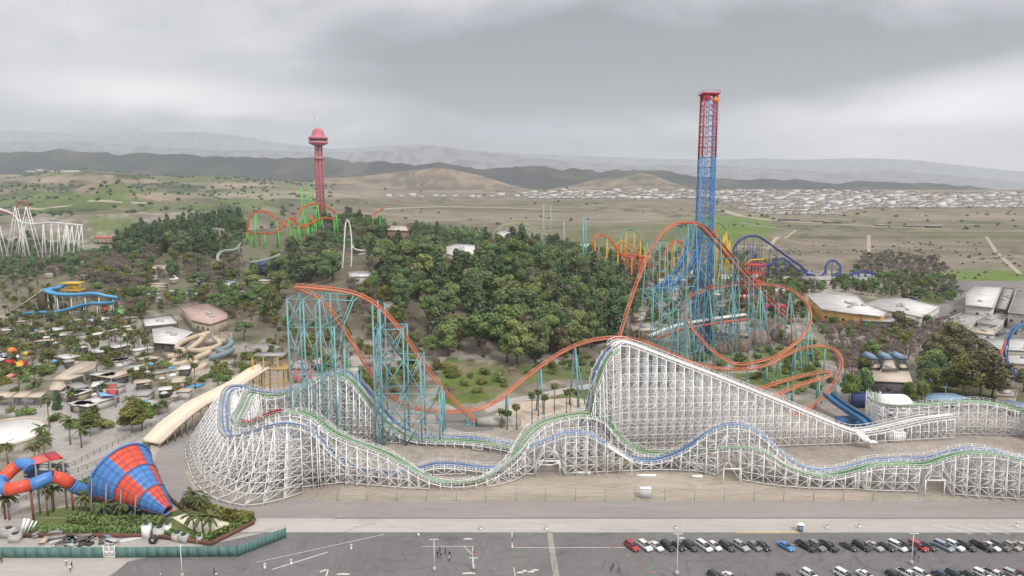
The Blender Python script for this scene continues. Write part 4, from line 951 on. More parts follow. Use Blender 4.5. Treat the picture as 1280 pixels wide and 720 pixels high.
# -- blue zig-zag slide and its tower
def chute(P, m, label, name, r=1.6, cat='water slide', tube=False, post=9, pm=None, group=None, root=None, seg=None, seglen=4):
    S_ = spline(P, 1.5); own = root is None
    if own: root = empty(name, (S_[0].x, S_[0].y, 0), label, cat, group)
    if tube:
        if seg:
            k = 0; i = 0
            while i < len(S_)-1:
                j = min(len(S_)-1, i+seglen); mb = MB(); mb.tube(S_[i:j+1], r, 12); mb.tube([S_[i], S_[i].lerp(S_[i+1], .2)], r*1.1, 12); mb.build('tube_section', seg[k % len(seg)], root, True); k += 1; i = j
        else: mb = MB(); mb.tube(S_, r, 10); mb.build('tube', m, root, True)
    else:
        T, S, U = frames(S_); pr = []
        for k in range(9): q = math.pi+math.pi*k/8; pr.append((math.cos(q)*r, math.sin(q)*r*.8))
        for k in range(8, -1, -1): q = math.pi+math.pi*k/8; pr.append((math.cos(q)*(r-.18), math.sin(q)*(r-.18)*.8+.02))
        mb = MB(); mb.sweep(S_, S, U, pr); mb.build('chute', m, root, True)
    acc = 0
    for i in range(1, len(S_)):
        acc += (S_[i]-S_[i-1]).length
        if acc > post:
            acc = 0; p = S_[i]; g = Hs(p.x, p.y)
            if p.z-g > 2: MB().bar((p.x, p.y, g-.2), (p.x, p.y, p.z-r*.7), .35).build('post', pm or m_pole, root)
    return root
b0 = chute([at(80,355,432), at(70,359,426), at(59,360.5,420), at(62,364,416), at(74,366.5,416), at(95,367,418), at(118,365.5,420), at(134,369,422), at(146,371,424), at(146,374,424), at(134,377,421), at(112,378,419), at(98,381,418), at(85,385,416), at(73,388,415), at(52,389,415), at(34,390,417), at(20,394,419), at(8,398,424)], m_cyan, 'bright blue zigzag water slide on white posts below the yellow tower', 'water_slide', r=2.2, post=7, pm=m_white)
c = at(91, 358, 430); root = empty('slide_tower', (c.x, c.y, 0), 'yellow topped slide tower with stairs at the head of the blue zigzag slide', 'slide tower')
for dx in (-5, 0, 5):
    for dy in (-3, 3): MB().bar((c.x+dx, c.y+dy, 0), (c.x+dx, c.y+dy, c.z-1), .4).build('post', m_pole, root)
MB().box((c.x, c.y, c.z-2), (12, 8, .5)).build('deck', m_yel, root); MB().box((c.x+2, c.y-2, c.z), (8, .4, 3.4)).build('side_panel', m_yel, root); MB().box((c.x, c.y, c.z+2.4), (12, 8, .5), 0, .8).build('roof', m_yel, root)
d0 = at(55, 362, 425); d1 = at(6, 396, 428); mb = MB(); mb.bar(d0, d1, 2.4, .5); mb.build('stair_flight', m_rt, root)
mb = MB(); q = at(56, 378, 424); mb.box((q.x, q.y, q.z), (6, 4, 12)); mb.build('stair_shaft', mat('dark_timber', (.12, .085, .05), .9), root)
chute([at(160,386,430), at(154,383,426), at(146,385,422), at(150,390,420), at(158,392,418), at(163,396,416)], mat('slide_lime', (.16, .55, .14), .35), 'lime green open slide right of the blue zigzag slide', 'water_slide', r=1.1)
chute([at(132,396,418), at(138,391,420), at(146,388,424), at(142,384,426), at(148,381,428)], mat('slide_royal', (.05, .24, .56), .35), 'small royal blue slide beside the lime green slide', 'water_slide', r=1.2)
chute([at(137,380,430), at(142,377,428), at(148,380,424), at(146,384,421)], mat('slide_pink', (.55, .15, .28), .35), 'small pink slide above the lime green slide', 'water_slide', r=.9, tube=True)
q = at(131, 388, 418); solo(MB().lathe(q, [(.2,-2),(1.5,-1.4),(2,0),(1.5,1.4),(.2,2)], 12).bar((q.x,q.y,0),(q.x,q.y,q.z-1.5),.3), 'tipping_bucket', m_red, (q.x, q.y, 0), 'red round bucket beside the small blue slide', 'bucket')
# tan tube slides
T_ = [((262,416,352),(248,420,348),(236,424,342),(224,430,336),(221,436,330),(230,438,326),(222,444,322),(205,446,318)),
      ((256,418,350),(250,426,344),(243,432,338),(236,437,332),(250,439,328),(262,440,324),(248,446,318),(232,453,312),(214,456,308)),
      ((268,422,348),(275,430,342),(262,436,336),(226,441,330),(216,452,318),(208,458,310),(222,463,304),(246,462,300),(224,468,296),(206,474,290)),
      ((246,452,312),(238,460,306),(222,468,300),(206,476,292),(205,484,282)),
      ((258,455,308),(240,466,298),(222,474,290),(219,485,281))]
for k, t in enumerate(T_): chute([at(*p) for p in t], m_sand, 'sand coloured tube slide, '+('outermost left', 'second from left', 'longest winding', 'lower', 'lowest right')[k]+' one of the tan slide tangle', 'tube_slide', r=1.2, tube=True, post=12, group='sand coloured tube slides')
chute([at(286,424,345), at(289,430,340), at(280,436,335), at(272,438,331), at(284,441,328), at(290,438,326), at(276,444,320), at(262,447,318)], mat('slide_slate', (.20, .26, .29), .45), 'slate grey tube slide at the right end of the tan tube slides', 'tube_slide', r=1.3, tube=True)
c = at(268, 420, 350); root = empty('slide_tower', (c.x, c.y, 0), 'sand coloured launch platform with rails above the tan tube slides', 'slide tower')
for dx in (-7, -2.5, 2.5, 7):
    for dy in (-3.5, 3.5): MB().bar((c.x+dx, c.y+dy, 0), (c.x+dx, c.y+dy, c.z+1.2), .35).build('post', m_rt, root)
for z in (c.z-2, c.z-5, c.z-8): MB().box((c.x, c.y, z), (16, 8, .4)).build('deck', m_rt, root)
mb = MB(); [mb.bar((c.x-8, c.y+o, c.z+h_), (c.x+8, c.y+o, c.z+h_), .18) for o in (-4, 4) for h_ in (-1, 0, 1)]; mb.build('railing', m_sand, root)
# mat racer exits
for k, (x0, x1, y, m) in enumerate(((206, 228, 492, m_red), (229, 251, 487, m_cyan))):
    a = pl(x0, y); b = pl(x1, y-3); solo(MB().poly([(a.x, a.y), (b.x, b.y), (b.x, b.y+3.4), (a.x, a.y+3.4)], .1, .8), 'splash_lane', m, (a.x, a.y, 0), ('red', 'blue')[k]+' splash lane at the foot of the tan tube slides', 'splash lane')
# broad sand coloured slide beside the coaster
W_ = [at(331,459,249), at(322,463,247), at(308,472,243), at(296,480,240), at(280,489,236), at(262,498,231), at(248,505,227), at(236,513,223), at(222,524,218.5), at(210,534,214), at(199,545,210.5), at(190,553,208)]
for p in W_: p.z = max(p.z, .9)
S_ = spline(W_, 1.5); T, S, U = frames(S_); root = empty('wide_slide', (S_[0].x, S_[0].y, 0), 'broad sand coloured multi-lane slide running down beside the left turn of the white coaster', 'water slide')
mb = MB(); mb.sweep(S_, S, U, [(-3.6, -.3), (3.6, -.3), (3.6, .9), (3.35, .9), (3.35, 0), (-3.35, 0), (-3.35, .9), (-3.6, .9)]); mb.build('lanes', mat('slide_cream', (.78, .66, .52), .5, var=.06), root); excl([(p+s*6).to_tuple() for p, s in zip(S_, S)]+[(p-s*5).to_tuple() for p, s in list(zip(S_, S))[::-1]])
mb = MB()
for o in (-1.1, 1.1): mb.sweep(S_, S, U, [(o-.08, 0), (o+.08, 0), (o+.08, .3), (o-.08, .3)])
pass
mb = MB()
for i in range(0, len(S_), 2):
    p, s = S_[i], S[i]; h = p.z
    if h > 1.2:
        for o in (-3.2, 3.2): q = p+s*o; mb.bar((q.x, q.y, 0), (q.x, q.y, h-.3), .3)
mb.build('timber_legs', m_sand2, root)
mb = MB(); mb.sweep(S_, S, U, [(3.62, -2.4), (3.8, -2.4), (3.8, .7), (3.62, .7)]); mb.build('side_skirt', m_sand2, root)
p = S_[0]; MB().box((p.x+4, p.y+2, p.z-.4), (9, 8, .5)).build('platform', m_sand2, root); MB().box((p.x+1, p.y+3, p.z+4), (11, 5, .35)).build('shade_roof', m_rg, root)
mb = MB()
for dx in (-4, 0, 5, 8):
    for dy in (-1, 5): mb.bar((p.x+dx, p.y+dy, 0), (p.x+dx, p.y+dy, p.z+(4 if dx < 6 else 1.2)), .3)
for z in (3, 7): mb.bar((p.x-4, p.y-1, z), (p.x+8, p.y-1, z+3), .25)
mb.build('tower_legs', m_yel, root)
# -- the big red and blue funnel with its tube
m_fb = mat('funnel_blue', (.09, .24, .56), .35, var=.1); m_fr = mat('funnel_red', (.72, .10, .055), .35, var=.1)
fa = Vector((-82.0, 159.0, 2.4)); fm = Vector((-97.0, 166.8, 8.6)); ax = (fa-fm).normalized(); e1 = ax.cross(Vector((0, 0, 1))).normalized(); e2 = e1.cross(ax)
root = empty('funnel_slide', (fm.x, fm.y, 0), 'giant red and blue chequered funnel slide at the lower left', 'water slide'); NS = 32; NB = 12
def fpt(k, t, e=0): q = 2*math.pi*k/NS; r = 7.9*(1-t)+1.3*t+e; c_ = fm.lerp(fa, t); return c_+e1*(math.cos(q)*r)+e2*(math.sin(q)*r)
for j, m in enumerate((m_fb, m_fr)):
    mb = MB()
    for k in range(NS):
        for b in range(NB):
            if ((k//5)+(b//4 if b < 8 else 2)) % 2 != j: continue
            t0, t1 = b/NB, (b+1)/NB; mb._add([fpt(k, t0), fpt(k+1, t0), fpt(k+1, t1), fpt(k, t1), fpt(k, t0, -.15), fpt(k+1, t0, -.15), fpt(k+1, t1, -.15), fpt(k, t1, -.15)], [(0,1,2,3), (7,6,5,4), (0,4,5,1), (2,6,7,3)])
    mb.v = [tuple(v) for v in mb.v]; mb.build('panel_set', m, root)
mb = MB(); mb.tube([fpt(k, 0, .15) for k in range(NS)], .28, 6, True); mb.build('rim', m_fb, root)
mb = MB()
for b in (4, 8): mb.tube([fpt(k, b/NB, .12) for k in range(NS)], .09, 4, True)
for k in range(0, NS, 2): mb.tube([fpt(k, 0, .1), fpt(k, 1, .1)], .06, 4)
mb.build('seam_ribs', mat('rib_blue', (.10, .16, .36), .5), root)
mb = MB()
for t in (.05, .25, .45, .65):
    r = 7.9*(1-t)+1.3*t; c_ = fm.lerp(fa, t)
    for o in (-1, 1):
        a = c_+e1*o*r*1.02; mb.bar((a.x+e1.x*o, a.y+e1.y*o, 0), (a.x, a.y, a.z+2), .22); b = c_+e1*o*r*.5-Vector((0, 0, r*.8)); mb.bar((a.x, a.y, 0), b, .18)
    a = c_+e1*r; b = c_-e1*r
    for z in (.8, 2.6): mb.bar((a.x, a.y, z), (b.x, b.y, z), .16)
mb.build('support_frame', m_pole, root); excl([(-112, 150), (-78, 150), (-78, 182), (-112, 182)])
chute([at(40,586,162), at(34,580,163), at(25,580,163), at(14,588,162), at(4,598,160), at(-2,605,158), at(2,610,157), at(14,611,157), at(28,608,158), at(42,605,159.5), at(56,599,161), at(66,596,162), at(76,598,163), at(88,605,164), at(98,611,165.5), at(108,614,167)], None, 'thick red and blue banded tube feeding the funnel slide', 'tube_slide', r=1.5, tube=True, seg=(m_fb, m_fr), seglen=3, post=8, pm=mat('rust_post', (.30, .10, .07), .7))
root = empty('slide_tower', pl(50, 600, 0), 'start platform with bright red canopy above the banded tube', 'slide tower'); z = 13
for q, m in (([(32,573),(54,567),(62,575),(42,580)], mat('canopy_coral', (.70, .16, .14), .6)), ([(55,567),(68,564),(79,572),(63,574.5)], m_red)):
    MB().poly([(v.x, v.y) for v in (pl(*p, z) for p in q)], z-.3, z).build('canopy', m, root)
c1, c2, c3 = pl(34, 574, z), pl(78, 573, z), pl(60, 567, z)
for v in (c1, c2, c3, pl(44, 579, z), pl(62, 575, z)): MB().bar((v.x, v.y, 0), (v.x, v.y, z-.3), .3).build('post', m_pole, root)
v = pl(56, 573, z); mb = MB(); mb.box((v.x, v.y, 9), (8, 4, .3)); [mb.bar((v.x-4, v.y+o, h_), (v.x+4, v.y+o, h_), .15) for o in (-2, 2) for h_ in (10, 10.6)]; mb.build('deck', m_dbl, root)
mb = MB(); [mb.bar((v.x-4+k, v.y-2, 9-k*.0), (v.x-4+k, v.y-2, 10.6), .12) for k in range(9)]; mb.bar((v.x+4, v.y, 9), (v.x+14, v.y+3, 0), 1.4, .4); mb.build('stair', m_wd, root)
# -- drained white pool, shade sails, play structures
m_pool = mat('pool_white', (.84, .82, .79), .6, var=.05); c = pl(12, 545)
mb = MB(); n = 40; out_ = []
for k in range(n): q = 2*math.pi*k/n; out_.append((-166+13.5*math.cos(q)*(1+.1*math.cos(2*q)), 217+17*math.sin(q)))
excl(out_); mb.poly(out_, .0, .25); root = empty('drained_pool', (-166, 217, 0), 'empty white basin of an oval pool at the left edge', 'pool'); mb.build('basin_floor', m_pool, root)
mb = MB(); mb.tube([(x, y, .35) for x, y in out_], .5, 6, True); mb.build('rim', m_rt, root)
sails = [((121,482),(134,480),(130,486),(122,487)), ((131,480),(146,480),(143,485),(133,485)), ((126,485),(144,484),(147,488),(130,490)), ((132,487),(148,487),(144,492),(134,492)), ((121,490),(136,490),(144,494),(126,495))]
for k, q in enumerate(sails): canopy(list(q), 4.6+.3*(k % 2), (m_fb, m_redroof, m_rt, m_red, mat('sail_sky', (.25, .45, .70), .6))[k], ('dark blue', 'brick red', 'cream', 'bright red', 'pale blue')[k]+' panel of the clustered shade sails in the water park', 'shade sail', g=0, name='shade_sail', thick=.12)
for k, (x, y, r, h, m, lab) in enumerate(((15,438,3.2,8,mat('play_orange', (.75, .22, .05), .4),'orange flower shaped spray top'),(33,442,2.2,6,m_yel,'yellow capsule shaped play spray'),(22,446,1.7,5,m_white,'white and red ball on a post'),(12,453,3.5,4,m_red,'red dome of the play structure'),(27,455,3.8,4,mat('play_crimson', (.45, .03, .08), .4),'crimson cylinder of the play structure'),(4,446,3.6,5,mat('play_lilac', (.50, .48, .62), .5),'pale lilac dome of the play structure'))):
    r *= .62; p = pl(x, y, h-2); solo(MB().lathe((p.x, p.y, p.z), [(.3, -r*.7), (r*.8, -r*.5), (r, 0), (r*.75, r*.5), (.2, r*.75)], 12).bar((p.x, p.y, 0), (p.x, p.y, p.z-r*.5), .4), 'play_feature', m, (p.x, p.y, 0), lab+' in the children\'s pool at the left', 'play structure', smooth=False)
chute([at(22,450,300), at(25,456,298), at(20,461,296), at(8,464,292)], m_yel, 'yellow curved slide in the children\'s pool at the left', 'water_slide', r=1.3)
chute([at(18,466,290), at(10,470,288), at(-2,474,285)], mat('slide_coral', (.62, .30, .22), .4), 'coral coloured low slide at the left edge', 'water_slide', r=1.8)
# -- far rides
def arcs(root, P, m, r=.45, name='track', step=2.0, sup=None, gap=14, sr=.3, splay=.14):
    S_ = spline(P, step); steel_track(S_, root, m, autobank(S_, 8, .7), gauge=.75, r_sp=r, r_r=.24, name=name, tie=4)
    if sup:
        T, S, U = frames(S_); acc = gap*.6
        for i in range(1, len(S_)):
            acc += (S_[i]-S_[i-1]).length
            if acc > gap: acc = 0; a_support(root, S_[i], S[i] if hasattr(S[i], 'x') else Vector((1, 0, 0)), sup, r=sr, splay=splay, drop=.8)
    return S_
m_or2 = mat('far_orange', (.70, .13, .04), .5); m_gr2 = mat('bright_green', (.13, .60, .09), .5); m_yl2 = mat('far_yellow', (.72, .45, .04), .5); m_pb = mat('violet_blue', (.06, .075, .30), .5)
root = empty('flying_coaster', G(370, 300), 'orange tracked coaster on bright green supports below the pink observation tower', 'roller coaster')
arcs(root, [at(309,303,640), at(309,290,638), at(310,278,636), at(315,268,634), at(326,263.5,632), at(338,267,632), at(348,277,634), at(358,283,640), at(366,278,650), at(376,262,665), at(384,256,675), at(400,254.5,690), at(412,260,695), at(422,268,700)], m_or2, sup=m_gr2, gap=22, sr=.5)
arcs(root, [at(309,293,640), at(325,291,634), at(343,290,630), at(352,282,632), at(362,272,640), at(372,279,648), at(377,285,652), at(389,279,665), at(405,272,690), at(422,274,700)], m_or2, sup=m_gr2, gap=13, sr=.42)
arcs(root, [at(366,285,650), at(380,281,655), at(392,276,665), at(386,268,670)], m_or2, sup=m_gr2, gap=10, sr=.42)
mb = MB(); 
for (x, y) in ((376, 233), (386, 230)):
    for Y in (690, 698): q = at(x, y, Y); g_ = Hs(q.x, q.y); mb.bar((q.x, q.y, g_), q, .7); mb.bar((q.x+8, q.y, g_), q, .5)
for k in range(9):
    a = at(375, 236+k*6, 690); b = at(388, 240+k*6, 690); mb.bar(a, b, .4); mb.bar(at(388, 236+k*6, 690), at(375, 240+k*6, 698), .4)
mb.build('lift_tower', m_gr2, root); 
arcs(root, [at(462,272,720), at(470,265,722), at(482,258,725)], m_or2, sup=m_gr2, gap=8, name='far_track')
# observation tower
b = at(401, 262, 815); gx, gy = b.x, b.y; gz = Hs(gx, gy); root = empty('observation_tower', (gx, gy, gz), 'tall pinkish red observation tower with domed cabin on the wooded hill', 'tower'); m_pk = mat('tower_pink', (.56, .17, .21), .55, var=.1, scale=.05); m_pk2 = mat('tower_rose', (.62, .24, .27), .55)
zt = at(399, 178, 815).z; ztop = at(399, 160, 815).z
mb = MB()
for k in range(6):
    q = math.pi*k/3; mb.tube([(gx+4.7*math.cos(q), gy+4.7*math.sin(q), gz-1), (gx+3.9*math.cos(q), gy+3.9*math.sin(q), zt)], .6, 8)
mb.build('columns', m_pk, root)
mb = MB(); mb.tube([(gx, gy, gz), (gx, gy, zt)], 1.9, 10); mb.build('lift_shaft', m_pk2, root)
mb = MB(); nz = 22
for i in range(nz+1):
    z = gz+(zt-gz)*i/nz; R_ = 4.7-.8*i/nz
    for k in range(6):
        a = (gx+R_*math.cos(math.pi*k/3), gy+R_*math.sin(math.pi*k/3), z); b_ = (gx+R_*math.cos(math.pi*(k+1)/3), gy+R_*math.sin(math.pi*(k+1)/3), z); mb.bar(a, b_, .35)
        if i < nz: mb.bar(a, (b_[0], b_[1], z+(zt-gz)/nz), .28)
mb.build('bracing', m_pk, root)
z = at(399, 198, 815).z; MB().cyl((gx, gy, z-1), 5.4, 2.6, 16).build('collar', m_pk2, root)
MB().lathe((gx, gy, zt-2), [(4.5, -2), (9.5, .2), (10.6, .8), (10.8, 3), (10.2, 3.2)], 24).build('cabin_base', m_pk2, root); MB().lathe((gx, gy, zt), [(9.9, 1.2), (9.9, 3.4)], 24).build('cabin_windows', m_glass, root)
MB().lathe((gx, gy, zt), [(10.8, 3.4), (10.9, 5.2), (9.6, 6), (7.5, 7.2), (6.6, 11), (5, 14.2), (2.4, 15.8), (.4, 16)], 24).build('dome', m_pk, root)
MB().lathe((gx, gy, zt), [(10.85, 5.3), (9.7, 6.1)], 24).build('dome_trim', m_pk2, root)
mb = MB(); mb.tube([(gx, gy, zt+15.5), (gx, gy, zt+29)], .25, 6); 
for k in range(6): a = math.pi*k/3; mb.tube([(gx, gy, zt+27), (gx+2.4*math.cos(a), gy+.2, zt+25+2.4*math.sin(a))], .2, 4)
mb.build('antenna', m_white, root)
# white far-left coaster
root = empty('white_lattice_coaster', G(60, 300), 'white latticed coaster with a red looping track at the far left edge', 'roller coaster'); Yw = 760
def aframe(x, yt, spread, Y=Yw, yb=302):
    mb = MB(); t = at(x, yt, Y)
    for o in (-spread, spread):
        for d in (-4, 4): q = at(x+o, yb, Y); g_ = Hs(q.x, q.y+d); mb.bar((q.x, q.y+d, g_-1), (t.x, t.y+d*.4, t.z), .5)
    for f in (.35, .6, .8):
        a = at(x-spread*(1-f), yb+(yt-yb)*f, Y); b_ = at(x+spread*(1-f), yb+(yt-yb)*f, Y); mb.bar(a, b_, .32)
    mb.build('support_frame', m_white, root)
aframe(20, 258, 13); aframe(34, 258, 17); aframe(28, 283, 6); aframe(-4, 275, 10)
for x, yt in ((54,278),(64,279),(73,280),(82,280),(84,281),(90,282),(97,281),(102,281)):
    t = at(x, yt, Yw+(x % 3)*4); g_ = Hs(t.x, t.y); mb = MB(); mb.bar((t.x, t.y, g_-1), t, .6); mb.bar((t.x-(7 if x > 80 else 2), t.y-5, g_-1), t, .55); mb.build('support_post', m_white, root)
S_ = spline([at(-10,258,Yw), at(4,262,Yw), at(18,268,Yw), at(24,276,Yw), at(40,279,Yw), at(60,277.5,Yw), at(80,279,Yw), at(103,281,Yw)], 2); steel_track(S_, root, m_white, None, .9, .6, .3, tie=3)
m_fr2 = mat('faded_red', (.48, .13, .12), .6); S_ = spline([at(16,272,Yw), at(18,262,Yw), at(22,254,Yw), at(27,251.5,Yw), at(32,253,Yw), at(35,260,Yw), at(33,268,Yw), at(26,270,Yw)], 2); steel_track(S_, root, m_fr2, None, .9, .5, .3, name='loop_track', tie=3)
S_ = spline([at(-5,262,Yw+30), at(10,266,Yw+30), at(24,271,Yw+30)], 2); steel_track(S_, root, m_fr2, None, .9, .6, .3, name='upper_track', tie=3)
# small white and silver rides
root = empty('arch_ride', G(434, 345), 'tall narrow white arch ride standing clear of the dark trees', 'arch ride')
S_ = spline([at(427,346,560), at(430,310,560), at(431,290,560), at(432.5,278,560), at(434,274.5,560), at(436.5,279,561), at(439,295,562), at(439.5,320,562), at(438,346,562)], 1.5); MB().tube([tuple(p) for p in S_], .55, 8).build('arch', m_white, root, True)
MB().tube([at(439,306,562), at(443,311,564), at(450,313,566), at(466,314,570)], .6, 6).build('outrun_track', m_white, root); MB().tube([at(448,318,566), at(466,315.5,570)], .5, 6).build('lower_track', m_white, root)
mb = MB()
for k in range(10): a = at(430+k*.1, 345-k*5.5, 560); b_ = at(438, 342-k*5.5, 562); mb.bar(a, b_, .25)
mb.build('ladder_bracing', m_pole, root)
m_sil = mat('silver_track', (.50, .52, .50), .5)
root = empty('silver_coaster', G(270, 300), 'pale silver coaster track looping through the trees left of the orange and green coaster', 'roller coaster')
arcs(root, [at(255,305,620), at(258,292,620), at(266,286,618), at(276,286,616), at(286,290,616), at(288,300,618)], m_sil, sup=m_sil, gap=16, sr=.35)
arcs(root, [at(300,324,560), at(290,325,566), at(278,328,560), at(272,324,562), at(274,316,566), at(280,313,570), at(296,310,575), at(300,303,580)], m_sil, name='lower_track', sup=m_sil, gap=20, sr=.3)
arcs(root, [at(312,327,540), at(325,325,542), at(340,321,545), at(350,317,548)], m_sil, name='station_track')
roofed([(322,326),(345,321),(352,322),(350,329),(324,332)], 5, m_dbl, m_dbl, 'blue_station', 'small dark blue station below the silver track', units=0, windows=False)
# pale yellow arches behind the knoll
root = empty('pale_arch_coaster', G(650, 300), 'pale yellow and white coaster arches behind the knoll', 'roller coaster')
arcs(root, [at(616,293,900), at(624,284,900), at(634,280,905), at(646,284,910), at(656,292,915)], mat('pale_yellow', (.55, .50, .30), .6), sup=m_sil, gap=30)
arcs(root, [at(628,282,930), at(640,279,930), at(655,279.5,930), at(668,284,930), at(684,295,930)], mat('straw', (.60, .55, .28), .6), sup=m_sil, gap=30, name='upper_track')
mb = MB()
for k in range(7):
    for j in range(3): a = at(622+k*9, 284+j*6, 930); b_ = at(628+k*9, 290+j*6, 930); mb.bar(a, b_, .5); mb.bar((b_.x, b_.y, a.z), (a.x, a.y, b_.z), .5)
mb.build('lattice', m_sil, root)
# swing tower pillars
m_pb2 = mat('pale_blue_steel', (.38, .48, .55), .5)
for k, (x, yt, yb, Y, r, m) in enumerate(((679.5, 256, 300, 900, .9, m_pb2), (688.5, 256, 300, 900, .7, m_pb2), (729.5, 271, 326, 560, .9, m_teal), (733, 271, 326, 560, .5, m_teal), (705, 277, 296, 800, .8, m_sil))):
    t = at(x, yt, Y); g_ = Hs(t.x, t.y); root = empty('ride_pylon', (t.x, t.y, g_), ('left one of two pale blue pylons beyond the knoll', 'right one of two pale blue pylons beyond the knoll', 'thick teal pylon left of the yellow coaster', 'thin teal pylon against the thick teal pylon', 'short pale pylon between the blue and the teal pylons')[k], 'pylon')
    mb = MB(); mb.tube([(t.x, t.y, g_-1), (t.x, t.y, t.z)], [r, r*.6], 8); mb.build('mast', m, root); MB().cyl((t.x, t.y, g_-.5), r*2, 1.2, 10).build('footing', m_conc, root)
roofed([(722,306),(736,304),(740,309),(726,311)], 4, mat('roof_mint', (.35, .55, .52), .6), m_ww, 'teal_kiosk', 'mint roofed kiosk at the foot of the teal pylons', units=0, windows=False)
# yellow / orange hanging coaster
root = empty('looping_coaster', G(780, 320), 'red, orange and green looping coaster on yellow supports behind the orange drop', 'roller coaster')
arcs(root, [at(752,326,600), at(745,318,602), at(742,305,604), at(745,296,606), at(752,293,608), at(762,298,606), at(770,308,604), at(778,318,602), at(790,322,600)], m_or2, sup=m_yl2, gap=14, sr=.42)
arcs(root, [at(770,312,620), at(775,298,622), at(781,288,624), at(790,286,625), at(798,292,624), at(806,305,622), at(812,316,620)], mat('track_sea_green', (.18, .42, .28), .5), sup=m_yl2, gap=7, sr=.5, name='green_track', splay=.1)
arcs(root, [at(760,316,612), at(775,302,612), at(788,305,612), at(800,318,612), at(815,322,612)], m_yl2, sup=m_or2, gap=8, sr=.4, name='yellow_track')
arcs(root, [at(762,320,606), at(785,318,606), at(812,322,606)], m_or2, sup=m_red, gap=6, sr=.35, name='low_track')
arcs(root, [at(828,318,590), at(836,308,590), at(846,300,592), at(856,308,594), at(862,320,595)], m_or2, sup=m_yl2, gap=9, sr=.4, name='inner_track')
arcs(root, [at(875,290,560), at(885,279,562), at(896,277,564), at(906,283,566), at(913,298,566), at(914,318,564)], mat('track_lime', (.22, .50, .16), .5), sup=None, name='arch_track')
for (x, yt) in ((897, 280), (905, 293), (908, 289), (912, 300)):
    t = at(x, yt, 555); g_ = Hs(t.x, t.y); mb = MB(); mb.tube([(t.x-(4 if x > 900 else .3), t.y, g_-.5), tuple(t)], .5, 6); mb.tube([(t.x+(5 if x > 900 else .8), t.y, g_-.5), tuple(t)], .5, 6); mb.build('yellow_support', m_yl2, root)
# violet blue coaster
root = empty('violet_coaster', G(960, 335), 'dark violet blue coaster with long sloping lift right of the launch tower', 'roller coaster')
arcs(root, [at(918,330,620), at(917,318,620), at(919,306,620), at(927,298,620), at(938,294,620), at(948,295,620), at(960,302,618), at(975,313,616), at(990,324,612), at(1003,333,608), at(1010,342,604), at(1018,346,602), at(1030,341,602), at(1033,331,604), at(1038,325.5,606), at(1045,326,606), at(1050,333,604), at(1049,342,600), at(1040,344,598)], m_pb, r=.8, sup=mat('violet_post', (.13, .13, .22), .6), gap=7, sr=.28, splay=.04)
arcs(root, [at(952,332,600), at(966,329,602), at(978,322,604), at(985,326,604), at(1000,338,602), at(1020,344,600)], m_pb, r=.7, name='lower_track', sup=m_pb, gap=9, sr=.3)
arcs(root, [at(1056,346,590), at(1066,341,592), at(1080,339,594), at(1096,343,594), at(1092,350,590), at(1078,353,588)], m_pb, r=.8, name='far_loop', sup=m_pb, gap=5, sr=.5)
c = at(942, 312, 622); mb = MB()
for dx in (-4, 4):
    for dy in (-3, 3): mb.bar((c.x+dx, c.y+dy, 0), (c.x+dx, c.y+dy, c.z+5), .5)
for k in range(5): mb.bar((c.x-4, c.y-3, k*5+2), (c.x+4, c.y-3, k*5+6), .3); mb.bar((c.x+4, c.y-3, k*5+2), (c.x-4, c.y-3, k*5+6), .3)
mb.build('stair_tower', m_pb, root)
# red structure at the foot of the launch tower
c = at(942, 335, 440); root = empty('red_ride_frame', (c.x, c.y, 0), 'dark red ride frame with a yellow arch right of the launch tower', 'ride'); mb = MB()
for dx in (-5, 0, 5):
    for dy in (-4, 4): mb.bar((c.x+dx, c.y+dy, 0), (c.x+dx, c.y+dy, c.z+4), .7)
for z in (c.z-8, c.z-3, c.z+2): 
    for dy in (-4, 4): mb.bar((c.x-5, c.y+dy, z), (c.x+5, c.y+dy, z), .6)
    mb.box((c.x, c.y, z), (10, 8, .4))
mb.build('frame', m_red, root); MB().tube([(c.x-7, c.y-4, c.z+2), (c.x-3, c.y-4, c.z+5.5), (c.x+5, c.y-4, c.z+6)], .5, 6).build('arch', m_yl2, root)
mb = MB(); mb.poly([(c.x+1, c.y-20), (c.x+14, c.y-20), (c.x+14, c.y-8), (c.x+1, c.y-8)], 8, 9); [mb.bar((c.x+1+13*i, c.y-20+12*j, 0), (c.x+1+13*i, c.y-20+12*j, 8), .6) for i in (0, 1) for j in (0, 1)]; mb.build('lower_deck', m_red, root)
# right-edge blue loop with red legs
root = empty('blue_loop_coaster', pl(1262, 490), 'blue looping track on red legs cut by the right edge', 'roller coaster')
S_ = spline([at(1330,402,290), at(1300,400,289), at(1282,403,288), at(1268,410,287), at(1259,424,286), at(1258,440,285), at(1262,455,284), at(1270,466,283), at(1282,474,282), at(1310,482,282)], 1.2); steel_track(S_, root, mat('loop_blue', (.06, .19, .40), .45), None, .75, .55, .24, tie=2)
for (xa, ya, xb, yb) in ((1258, 425, 1242, 466), (1262, 454, 1254, 470), (1270, 462, 1262, 480)):
    a = at(xa, ya, 286.5); b_ = at(xb, yb, 284); MB().tube([tuple(a), tuple(b_), (b_.x-(a.x-b_.x)*b_.z/(a.z-b_.z)*.999, b_.y, 0)], .55 if xa == 1258 else .3, 8).build('leg', mat('leg_red', (.68, .10, .07), .45), root)
